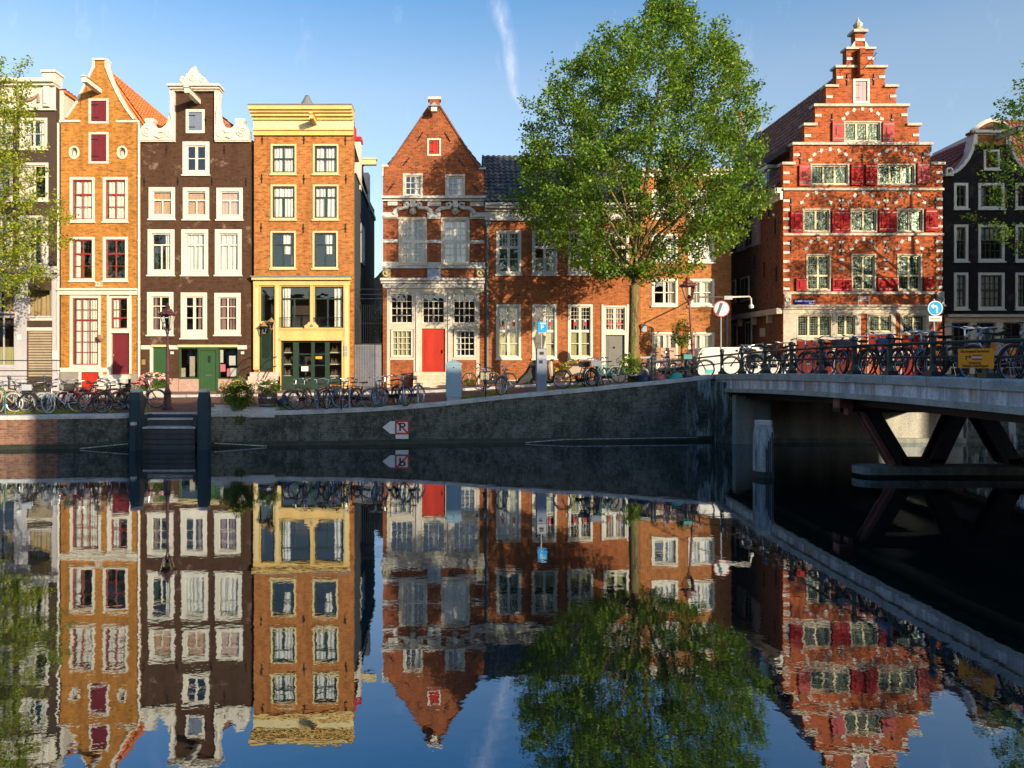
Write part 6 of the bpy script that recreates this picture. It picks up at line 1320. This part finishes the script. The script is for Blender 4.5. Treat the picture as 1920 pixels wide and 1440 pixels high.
# bicycle stands and poles
def hoop(px, Y, label, h=.75, mat=None, w=.5, yaw=90):
    X = PX(px, Y); z = gz(X, Y); mb = MB(); c, s_ = math.cos(R(yaw)), math.sin(R(yaw)); mb.tube([(X, Y, z), (X, Y, z+h-.1), (X+.1*c, Y+.1*s_, z+h), (X+(w-.1)*c, Y+(w-.1)*s_, z+h), (X+w*c, Y+w*s_, z+h-.1), (X+w*c, Y+w*s_, z)], .028, 6); tag(mb.build('bicycle_stand', mat or LGREY), label, 'bicycle stand', 'bicycle stands')
hoop(10, 23.7, 'green bicycle stand at the left frame edge', .85, pm('stand_green', (.02, .14, .09), .4), .6, 178)
hoop(655, 24.3, 'grey bicycle stand between bicycles before the grey gate'); hoop(704, 24.4, 'grey bicycle stand just left of the red house corner'); hoop(783, 24.6, 'grey bicycle stand nearest the red door steps'); hoop(945, 25.1, 'grey bicycle stand left of the parking machine'); hoop(1122, 25.6, 'grey bicycle stand near the teal bicycle')

# ------------------------------------------------------------------ vegetation
def leaf_mesh(name, P, Dr, size, mat, parent, seed=1, flat=.35):
    """P: (n,3) leaf positions, Dr: (n,3) rough outward direction"""
    rs = np.random.RandomState(seed); n = len(P)
    a = rs.normal(size=(n, 3)) * .8 + Dr * .6; a[:, 2] -= .25; a /= np.linalg.norm(a, axis=1)[:, None]
    up = rs.normal(size=(n, 3)) * .55; up[:, 2] += .8; b = np.cross(a, up); b /= (np.linalg.norm(b, axis=1)[:, None] + 1e-9)
    c = np.cross(a, b); s = size * rs.uniform(.65, 1.25, size=n)[:, None]
    v = np.empty((n, 4, 3)); v[:, 0] = P; v[:, 1] = P + a*s*.5 + b*s*.33 + c*s*.08; v[:, 2] = P + a*s; v[:, 3] = P + a*s*.5 - b*s*.33 + c*s*.08
    q = parent
    while q.parent is not None: q = q.parent
    v = v.reshape(-1, 3) - np.array(q.location)
    me = bpy.data.meshes.new(name); me.vertices.add(4*n); me.vertices.foreach_set('co', v.ravel())
    me.loops.add(4*n); me.loops.foreach_set('vertex_index', np.arange(4*n)); me.polygons.add(n); me.polygons.foreach_set('loop_start', np.arange(n)*4)
    me.update(calc_edges=True); me.materials.append(mat); o = bpy.data.objects.new(name, me); COL.objects.link(o); o.parent = parent; return o
def tree(label, X, Y, zbase, prof, Yd, ncl, per, size, seed, mat, trunk_r=.25, ytrunk=None, fork_z=5.2, depth=.85, hole=None, inner=.35, lean=0., tips=()):
    """prof: list of (z, xmin, xmax) of the crown"""
    e = empty('elm_tree', (X, Y, zbase), label, 'tree'); rs = np.random.RandomState(seed)
    zs = [p[0] for p in prof]; zmin, zmax = min(zs), max(zs); C = []; prof = sorted(prof)
    while len(C) < ncl:
        z = rs.uniform(zmin, zmax); xl = np.interp(z, [p[0] for p in prof], [p[1] for p in prof]); xr = np.interp(z, [p[0] for p in prof], [p[2] for p in prof]); w = (xr-xl)/2; xc = (xl+xr)/2
        if rs.uniform() > (w / 5.2)**1.2 + .05: continue
        a = rs.uniform(0, 2*math.pi); r = rs.uniform(inner**2, 1)**.5
        r *= 1 - .12*rs.uniform()
        p = np.array([xc + w*r*math.cos(a), Y + w*depth*r*math.sin(a), z])
        if math.sin(2.1*p[0]+seed)*math.sin(1.8*p[1]+1)*math.sin(2.3*p[2]+.5*p[0]) + .35*math.sin(4.7*p[0]-p[2])*math.sin(5.1*p[2]) < -.16 and rs.uniform() < .9: continue
        if hole and hole(p, rs): continue
        C.append(p)
    for a, b_ in tips:
        for q_ in range(3): C.append(np.array([a + rs.normal()*.12, Y + rs.normal()*.5, b_ + rs.normal()*.15 - q_*.22]))
    C = np.array(C); ncl = len(C); ctr = np.array([X, Y, fork_z])
    # limbs
    mb = MB(); rgs = random.Random(seed); zt = zmax - .5
    trunk = [(X, Y, zbase-.3), (X+.02, Y, zbase+.15), (X+lean*.3, Y, zbase+1.2), (X+lean*.6, Y, fork_z-1.2), (X+lean, Y, fork_z)]
    mb.tube(trunk, [trunk_r*1.5, trunk_r*1.12, trunk_r, trunk_r*.92, trunk_r*.95], 12)
    xt = np.interp(zt, [p[0] for p in prof], [(p[1]+p[2])/2 for p in prof])
    lead = [Vector((X+lean, Y, fork_z-.1)), Vector((X+lean+.1, Y+.1, fork_z+1.5)), Vector(((X+xt)/2, Y-.1, (fork_z+zt)/2)), Vector((xt, Y, zt))]
    limbs = [(lead, trunk_r*.7)]
    nl = 13
    for k in range(nl):
        a = 2*math.pi*k*.382 + rgs.uniform(-.3, .3); zz = fork_z + .15*k + rgs.uniform(-.2, .3); ze = min(zt-1, zz + rgs.uniform(1.8, 4.2) * (1 if k > 2 else .6))
        xl = np.interp(ze, [p[0] for p in prof], [p[1] for p in prof]); xr = np.interp(ze, [p[0] for p in prof], [p[2] for p in prof]); w = (xr-xl)/2; xc = (xl+xr)/2
        end = Vector((xc + .8*w*math.cos(a), Y + .8*w*depth*math.sin(a), ze)); st_ = Vector((X+lean, Y, zz)) if zz < fork_z + .3 else lead[0].lerp(lead[3], min(.8, (zz-fork_z)/(zt-fork_z))) 
        st_ = Vector((np.interp(zz, [q_.z for q_ in lead], [q_.x for q_ in lead]), np.interp(zz, [q_.z for q_ in lead], [q_.y for q_ in lead]), zz-.15))
        d = end - st_; mid = st_ + d*.45 + Vector((0, 0, .12*d.length)) + Vector((rgs.uniform(-.2, .2), rgs.uniform(-.2, .2), 0)); m2 = st_ + d*.2 + Vector((0, 0, .02*d.length))
        limbs.append(([st_, m2, mid, st_ + d*.75 + Vector((0, 0, .08*d.length)), end], trunk_r*rgs.uniform(.28, .42)))
    pts = []
    for P, r0 in limbs:
        n = len(P); mb.tube(P, [r0*(1 - .82*i/(n-1)) for i in range(n)], 7)
        for i in range(n-1):
            for t in (0, .25, .5, .75): pts.append((P[i].lerp(P[i+1], t), r0*(1-.82*(i+t)/(n-1))))
    PA = np.array([tuple(p) for p, _ in pts]); PR = [r for _, r in pts]
    order = np.argsort(np.linalg.norm(C - ctr, axis=1)); tw = MB(); PAe = list(PA)
    arr = np.array(PAe)
    nodes = arr.copy(); nr = list(PR)
    for oi, ci in enumerate(order):
        c = C[ci]; d = np.linalg.norm(nodes - c, axis=1) + .35*np.maximum(0, nodes[:, 2]-c[2]); j = int(np.argmin(d)); s0 = Vector(nodes[j]); cv = Vector(c)
        if (cv-s0).length < 4.5:
            mid = s0.lerp(cv, .5) + Vector((rgs.uniform(-.12, .12), rgs.uniform(-.12, .12), .1*(cv-s0).length)); r0 = min(.035, nr[j]*.55)+.004; tw.tube([s0, mid, cv], [r0, r0*.7, r0*.35], 4, False)
            if oi % 3 == 0: nodes = np.vstack([nodes, np.array(mid)[None], c[None]]); nr += [r0*.8, r0*.6]
    mb.build('trunk', BARK, e, True); tw.build('twigs', TWIG, e)
    K = rs.normal(size=(ncl, 3)); K[:, 2] *= .6; out = (C - ctr); out /= np.linalg.norm(out, axis=1)[:, None]; dirs = out*.9 + K*.45; dirs /= np.linalg.norm(dirs, axis=1)[:, None]
    cnt = np.maximum(6, (per * rs.uniform(.4, 1.6, size=ncl)).astype(int)); idx = np.repeat(np.arange(ncl), cnt); t = rs.uniform(-.35, 1, size=len(idx))[:, None]
    P = C[idx] + dirs[idx]*t*.5 + rs.normal(size=(len(idx), 3)) * np.array([.15, .15, .10]) * (1.15 - .45*t)
    leaf_mesh('crown', P, dirs[idx], size, mat, e, seed)
    return e
TY = 26.3; k = TY / F
def mk(l, Yt): return [(PZ(y, Yt), PX(a, Yt), PX(b_, Yt)) for y, a, b_ in l]
prof = mk([(4, 1226, 1258), (28, 1208, 1294), (60, 1194, 1302), (80, 1130, 1345), (105, 1092, 1366), (135, 1052, 1396), (170, 1030, 1408), (205, 1000, 1418), (245, 985, 1420), (300, 972, 1420), (345, 950, 1424), (385, 948, 1432), (415, 966, 1428), (445, 995, 1404), (475, 1052, 1360), (505, 1098, 1306), (530, 1145, 1240)], TY)
def mhole(p, rs):
    # thin out the lower middle where the limbs show
    dx = p[0] - PX(1200, TY); z = p[2]; return (PZ(500, TY) < z < PZ(330, TY)) and abs(dx) < 1.9 and p[1] < TY + 1 and rs.uniform() < .6
tree('large elm tree with dense green crown standing on the quay before the low brick house', PX(1187, TY), TY, gz(PX(1187, TY), TY), prof, TY, 1230, 74, .12, 3, LEAF, .195, fork_z=PZ(535, TY), hole=mhole, lean=.05, tips=[(PX(1200+(a-1200)*.93, TY), PZ(b_+6, TY)) for a, b_ in ((1225, 12), (1245, 6), (1262, 22), (1285, 16), (1292, 48), (1345, 62), (1358, 72), (1360, 108), (1392, 130), (1404, 170), (1088, 110), (1058, 138), (1014, 154), (982, 226), (990, 300), (972, 378), (1416, 366), (1412, 296), (1120, 72))])
prof = [(4.6, -19.5, -17.6), (5.4, -23, -16.5), (7, -25, -15.75), (8.5, -25.5, -15.0), (10, -25.5, -15.2), (11.5, -25, -15.9), (12.8, -24.5, -16.3), (13.9, -23, -16.5), (14.6, -22, -16.8)]
tree('yellow green elm tree reaching in from the left frame edge', -20.8, 26.2, 1.3, prof, 26.2, 620, 70, .12, 8, LEAFY, .25, fork_z=5.0)
YT = 24.2; prof = [(6.0, 22, 25), (7.0, 20.0, 29), (8.2, 19.3, 30.5), (9.5, 19.8, 31), (10.6, 19.3, 31), (11.6, 20.0, 30.5), (12.8, 20.2, 29), (14, 21.5, 28)]
tree('green elm tree reaching in from the right frame edge before the black house', 25.2, YT, 2.2, prof, YT, 430, 60, .12, 21, LEAF, .25, fork_z=5.2)

def shrub(name, label, cat, c, rad, n, mat, size=.07, flowers=(), seed=1, pot=None, parent=None):
    e = empty(name, (c[0], c[1], c[2]), label, cat); rs = np.random.RandomState(seed)
    if pot: pot(e, c)
    v = rs.normal(size=(n, 3)); v /= np.linalg.norm(v, axis=1)[:, None]; rr = rs.uniform(.35, 1.05, size=n)[:, None]; lump = 1 + .25*np.sin(v[:, 0:1]*5+seed)*np.cos(v[:, 2:3]*4); P = v*rr*lump*np.array(rad) + np.array([c[0], c[1], c[2]+rad[2]*.95 + (.0)])
    P[:, 2] = np.maximum(P[:, 2], c[2]+.02)
    leaf_mesh('foliage', P, v, size, mat, e, seed)
    mb = MB()
    for i in range(6): a = i; mb.tube([(c[0], c[1], c[2]), (c[0]+rad[0]*.5*math.cos(a), c[1]+rad[1]*.5*math.sin(a), c[2]+rad[2]*1.2)], .008, 4)
    mb.build('stem', TWIG, e)
    for fm, nf in flowers:
        w = rs.normal(size=(nf, 3)); w[:, 1] = -abs(w[:, 1]); w[:, 2] = abs(w[:, 2])*.8; w /= np.linalg.norm(w, axis=1)[:, None]; mb = MB()
        for q_ in w: cc = (c[0]+q_[0]*rad[0]*1.02, c[1]+q_[1]*rad[1]*1.02, c[2]+rad[2]+q_[2]*rad[2]*1.0); mb.lathe(cc, [(.012, -.02), (.04, .0), (.03, .02)], 6)
        mb.build('flower', fm, e)
    return e
def trough(w, d, h, mat):
    def f(e, c):
        mb = MB(); mb.bbox(c[0]-w/2, c[0]+w/2, c[1]-d/2, c[1]+d/2, c[2]-h, c[2]-.02, .015); mb.box(c[0]-w/2-.02, c[0]+w/2+.02, c[1]-d/2-.02, c[1]+d/2+.02, c[2]-.06, c[2]+.0); mb.build('planter', mat, e); mb = MB(); mb.box(c[0]-w/2+.03, c[0]+w/2-.03, c[1]-d/2+.03, c[1]+d/2-.03, c[2]-.01, c[2]+.012); mb.build('soil', SOIL, e)
    return f
def at(px, py, Y): return (PX(px, Y), Y, PZ(py, Y))
shrub('flower_box', 'grey planter full of pink and white flowers left of the street lamp', 'planter', at(290, 728, 27.5), (.62, .3, .32), 1500, LEAFB, .07, ((FPINK, 70), (FWHT, 25), (FYEL, 15)), 4, trough(1.1, .4, .3, STONEW))
shrub('flower_box', 'small planter of pink flowers right behind the left mooring post', 'planter', at(268, 733, 27.2), (.35, .25, .25), 600, LEAFB, .06, ((FPINK, 35), (FORA, 12)), 5, trough(.6, .35, .3, STONEW))
shrub('bush', 'dark green bush spilling over the quay edge with yellow flowers on top', 'bush', at(452, 768, 23.75), (.52, .35, .55), 5200, LEAFB, .055, ((FYEL, 22),), 6)
shrub('bush', 'low yellow green plant with orange flowers left of the dark bush', 'bush', at(432, 758, 24.1), (.42, .3, .38), 1200, LEAFY, .06, ((FORA, 14), (FYEL, 10)), 7, trough(.95, .45, .22, STONEW))
def barrel(e, c):
    mb = MB(); mb.lathe((c[0], c[1], c[2]-.5), [(.27, 0), (.33, .2), (.35, .36), (.33, .5)], 16); b = mb.build('barrel', pm('barrel_wood', (.10, .07, .05), .7, var=.3, streak=True), e); mb = MB(); mb.lathe((c[0], c[1], c[2]-.5), [(.30, .09), (.315, .14)], 16); mb.lathe((c[0], c[1], c[2]-.5), [(.352, .34), (.352, .40)], 16); mb.build('hoop', CHROME, b)
shrub('barrel_planter', 'half barrel planter with leafy green plant and white flowers', 'planter', at(502, 738, 24.9), (.42, .35, .26), 2400, LEAFB, .055, ((FWHT, 12),), 9, barrel)
shrub('rose_bush', 'climbing bush with red blooms between the windows left of the tilted lamp', 'bush', at(1278, 650, 31.5), (.5, .4, .62), 1500, LEAFB, .09, ((FRED, 16),), 10, lambda e, c: (lambda mb: (mb.tube([(c[0], c[1], 1.9), (c[0], c[1], c[2]+.3)], .04, 6), mb.build('stem', TWIG, e)))(MB()))
shrub('creeper', 'green climbing creeper in the alley behind the gate', 'creeper', (PX(707, 38), 38, 1.7), (.5, .6, 2.3), 3000, LEAFB, .12, (), 12)
for i, (px, py, Y, r) in enumerate(((880, 722, 31.6, (.25, .15, .16)), (1060, 716, 31.9, (.5, .2, .4)), (1075, 700, 32.0, (.4, .2, .35)), (985, 720, 31.7, (.2, .15, .15)))):
    shrub('wall_plant', ('small weed tuft at the wall foot left of the drainpipe bicycles', 'yellow green shrub behind the beige moped', 'tall leafy shrub at the wall right of the beige moped', 'weeds at the wall foot by the covered moped')[i], 'plant', at(px, py, Y), r, 700, LEAFY, .07, ((FYEL, 14),) if i in (1, 2) else (), 30+i)
shrub('ivy_shoots', 'green shoots sprouting at the main tree foot', 'plant', at(1182, 700, 25.9), (.4, .3, .35), 500, LEAF, .1, (), 50)
# weeds on the quay wall and grass at the kerb
rs = np.random.RandomState(2); P = []
for i in range(9000):
    x = rs.uniform(-16, 9.4)
    if GA-.2 < x < GB+.2: continue
    if math.sin(x*1.7)+math.sin(x*4.1+1) + rs.uniform(-1, 1) < .15: continue
    y = yq(x) + .58 + abs(rs.normal())*.22; P.append((x, y, gz(x, y)))
P = np.array(P); n = len(P); hgt = rs.uniform(.04, .16, size=n)*(1+1.2*(rs.uniform(size=n) > .93)); dx = rs.normal(size=(n, 2))*.04; w = .008
V = np.empty((n, 3, 3)); V[:, 0] = P - [w, 0, 0]; V[:, 1] = P + [w, 0, 0]; V[:, 2] = P + np.stack([dx[:, 0], dx[:, 1], hgt], 1)
mb = MB(); mb.v = [tuple(a) for a in V.reshape(-1, 3)]; mb.f = [(3*i, 3*i+1, 3*i+2) for i in range(n)]; mb.m = [0]*n
tag(mb.build('grass', LEAFY), 'thin grass and weeds growing behind the quay coping', 'grass', kind='stuff')
shrub('wall_weed', 'green weeds growing from the quay wall under the dark bush', 'plant', (PX(440, 23.2), yq(PX(440, 23.2))-.03, .78), (.22, .06, .16), 220, LEAFB, .05, (), 61)
# bin bag, blue steps
c = at(534, 759, 24.9); mb = MB(); mb.lathe((c[0], c[1], gz(c[0], c[1])), [(.2, 0), (.27, .1), (.25, .26), (.14, .38), (.04, .44), (.06, .48)], 9); 
for i, v in enumerate(mb.v): a = random.Random(i).uniform(.88, 1.1); mb.v[i] = (c[0]+(v[0]-c[0])*a, c[1]+(v[1]-c[1])*a, v[2])
tag(mb.build('bin_bag', pm('dark_blue_plastic', (.02, .045, .09), .25, var=.3), None, True), 'dark blue rubbish bag beside the barrel planter', 'bin bag')
mb = MB(); xa, xb = PX(392, 24.2), PX(520, 24.2); mb.bbox(xa, xb, 23.75, 24.75, 1.0, 1.30, .02); tag(mb.build('stone_platform', COPE), 'low blue grey stone ledge under the plants behind the coping', 'ledge')
# pile of rags under the quay railing
c = at(1216, 706, 25.8)
for i, (px, col, nm) in enumerate(((1207, (.02, .04, .10), 'dark blue'), (1236, (.45, .12, .14), 'red and white'), (1266, (.06, .4, .35), 'teal'))):
    cc = at(px, 708, 25.9); z = gz(cc[0], cc[1]); mb = MB(); mb.lathe((cc[0], cc[1], z), [(.3, 0), (.32, .1), (.22, .22), (.08, .3)], 9)
    for j, v in enumerate(mb.v): a = random.Random(j+i*50).uniform(.7, 1.15); mb.v[j] = (cc[0]+(v[0]-cc[0])*a, cc[1]+(v[1]-cc[1])*a, v[2])
    tag(mb.build('rubbish_bag', pm('bag_%s' % nm.split()[0], col, .5), None, True), '%s rubbish bundle on the quay right of the main tree' % nm, 'bin bag')

# ------------------------------------------------------------------ the camera's own bank (throws the long morning shadow)
mb = MB(); mb.box(-90, 120, -8, 1.2, -1.5, 1.35); tag(mb.build('near_quay', M['paving']), 'paved quay the photographer stands on', 'quay', kind='structure')
def far_house(x0, x1, y0, y1, h, mat, label='flat roofed brick house on the near bank, out of the picture', group='houses on the near bank'):
    e = empty('opposite_house', ((x0+x1)/2, y0, 1.35), label, 'house', group); mb = MB(); mb.box(x0, x1, y1, y0, 1.2, h); mb.build('wall', mat, e)
    mb = MB(); mb.box(x0, x1, y1+.1, y0-.1, h, h+.15); mb.build('roof', LEAD, e)
    n = max(2, int((x1-x0)/2)); zz = 2.4
    while zz + 1.7 < h:
        for i in range(n):
            cx = x0 + (x1-x0)*(i+.5)/n; mb = MB(); mb.box(cx-.5, cx+.5, y0-.02, y0+.03, zz, zz+1.6); mb.build('window', WHITE, e)
        zz += 2.9
NH = [(-60, -40, 11.), (-40, -20, 10.2), (-20, -10, 9.6), (-10, 5, 9.4), (11.4, 15, 11.0), (15, 24, 10.9), (24, 31, 11.7), (31, 40.5, 11.8), (44.2, 46, 11.7), (46, 53, 11.5)]
for i, (a, b_, h) in enumerate(NH): far_house(a, b_-.01, -8, -11, h, (M['brick_tan'], M['brick_dark'], M['brick_row'])[i % 3])
e = empty('unseen_shade_block', (48, 12, 1.35), 'unseen tall block added to shade the black house, right of the bridge', 'house'); mb = MB(); P = [(34.7, 14), (60, 14), (60, 10), (37.7, 10)]  # added out of view, one side skewed along the sunlight to shade the black house
mb.add([(a, b, z) for z in (1.2, 18.5) for a, b in P], [(0,1,2,3),(7,6,5,4)] + [(i, (i+1) % 4, (i+1) % 4+4, i+4) for i in range(4)]); mb.build('wall', M['brick_dark'], e)
mb = MB(); mb.box(37.8, 60.1, 9.9, 14.1, 18.5, 18.65); mb.build('roof', LEAD, e)
far_house(54, 75, -5, -9, 21, M['brick_dark'], 'very tall building behind the near end of the bridge, out of the picture', None)

# ------------------------------------------------------------------ light and sky
AZ, EL = 37.0, 12.5
sd = bpy.data.lights.new('sun', 'SUN'); sd.energy = 4.4; sd.angle = R(.5); sd.color = (1, .82, .57); so = bpy.data.objects.new('sun', sd); COL.objects.link(so)
S = Vector((math.sin(R(AZ))*math.cos(R(EL)), -math.cos(R(AZ))*math.cos(R(EL)), math.sin(R(EL))))
so.rotation_euler = S.to_track_quat('Z', 'Y').to_euler(); so.location = (30, -30, 30)
w = bpy.data.worlds.new('World'); sc.world = w; w.use_nodes = True; nt = w.node_tree; nt.nodes.clear()
sk = N(nt, 'ShaderNodeTexSky'); sk.sky_type = 'NISHITA'; sk.sun_disc = False; sk.sun_elevation = R(EL)
sk.sun_rotation = math.atan2(S.x, S.y); sk.air_density = 1.15; sk.dust_density = 1.6; sk.ozone_density = 3.0; sk.altitude = 0
tc = N(nt, 'ShaderNodeTexCoord'); mp = N(nt, 'ShaderNodeSeparateXYZ'); nt.links.new(tc.outputs['Generated'], mp.inputs[0])
# thin cirrus: a wisp rising left of the tree, plus faint streaks
u = mmath(nt, 'DIVIDE', mp.outputs[0], mp.outputs[1]); v = mmath(nt, 'DIVIDE', mp.outputs[2], mp.outputs[1])
cv = N(nt, 'ShaderNodeCombineXYZ'); nt.links.new(u, cv.inputs[0]); nt.links.new(v, cv.inputs[1])
nz = N(nt, 'ShaderNodeTexNoise'); nz.inputs['Scale'].default_value = 9; nz.inputs['Detail'].default_value = 7; nz.inputs['Roughness'].default_value = .65
sv = N(nt, 'ShaderNodeVectorMath', operation='MULTIPLY'); nt.links.new(cv.outputs[0], sv.inputs[0]); sv.inputs[1].default_value = (2.2, .8, 1); nt.links.new(sv.outputs[0], nz.inputs['Vector'])
nw = N(nt, 'ShaderNodeTexNoise'); nw.inputs['Scale'].default_value = 6; nt.links.new(cv.outputs[0], nw.inputs['Vector'])
# axis of the wisp: u = .085 + .16*(.5 - v)... bent by noise
ax = mmath(nt, 'ADD', mmath(nt, 'MULTIPLY', mmath(nt, 'SUBTRACT', .52, v), .27), .062); ax = mmath(nt, 'ADD', ax, mmath(nt, 'MULTIPLY', mmath(nt, 'SUBTRACT', nw.outputs['Fac'], .5), .09))
dist = mmath(nt, 'ABSOLUTE', mmath(nt, 'SUBTRACT', u, ax)); band = mmath(nt, 'SUBTRACT', 1.0, mmath(nt, 'DIVIDE', dist, mmath(nt, 'MAXIMUM', mmath(nt, 'ADD', mmath(nt, 'MULTIPLY', mmath(nt, 'SUBTRACT', v, .36), .13), .004), .004))); band = mmath(nt, 'MAXIMUM', band, 0)
gate = mmath(nt, 'MULTIPLY', ramp(nt, v, [(.32, 0.), (.40, 1.)]), ramp(nt, mp.outputs[1], [(.0, 0.), (.05, 1.)]))
wisp = mmath(nt, 'MULTIPLY', mmath(nt, 'MULTIPLY', band, gate), ramp(nt, nz.outputs['Fac'], [(.42, 0.), (.66, 1.)]))
thin = mmath(nt, 'MULTIPLY', ramp(nt, nz.outputs['Fac'], [(.60, 0.), (.85, 1.)]), mmath(nt, 'MULTIPLY', ramp(nt, mp.outputs[1], [(.0, 0.), (.05, 1.)]), .15))
f = mmath(nt, 'MINIMUM', mmath(nt, 'ADD', mmath(nt, 'MULTIPLY', wisp, .34), thin), .8)
col = mixc(nt, f, sk.outputs[0], (7.5, 7.2, 7.6))
bg = N(nt, 'ShaderNodeBackground'); bg.inputs['Strength'].default_value = .15; hs = N(nt, 'ShaderNodeHueSaturation'); nt.links.new(sk.outputs[0], hs.inputs['Color']); nt.links.new(ramp(nt, mp.outputs[2], [(.36, .84), (.6, 1.45)]), hs.inputs['Saturation']); nt.links.new(mixc(nt, f, hs.outputs[0], (5.5, 5.2, 5.8)), bg.inputs[0]); wo = N(nt, 'ShaderNodeOutputWorld'); nt.links.new(bg.outputs[0], wo.inputs[0])
vs_ = sc.view_settings; vs_.view_transform = 'Standard'; vs_.look = 'None'; vs_.exposure = .88; vs_.gamma = 1; vs_.use_curve_mapping = False
sc.cycles.use_denoising = True; sc.cycles.max_bounces = 8; sc.cycles.transparent_max_bounces = 16; sc.cycles.caustics_reflective = False; sc.cycles.caustics_refractive = False
sc.cycles.sample_clamp_indirect = 6
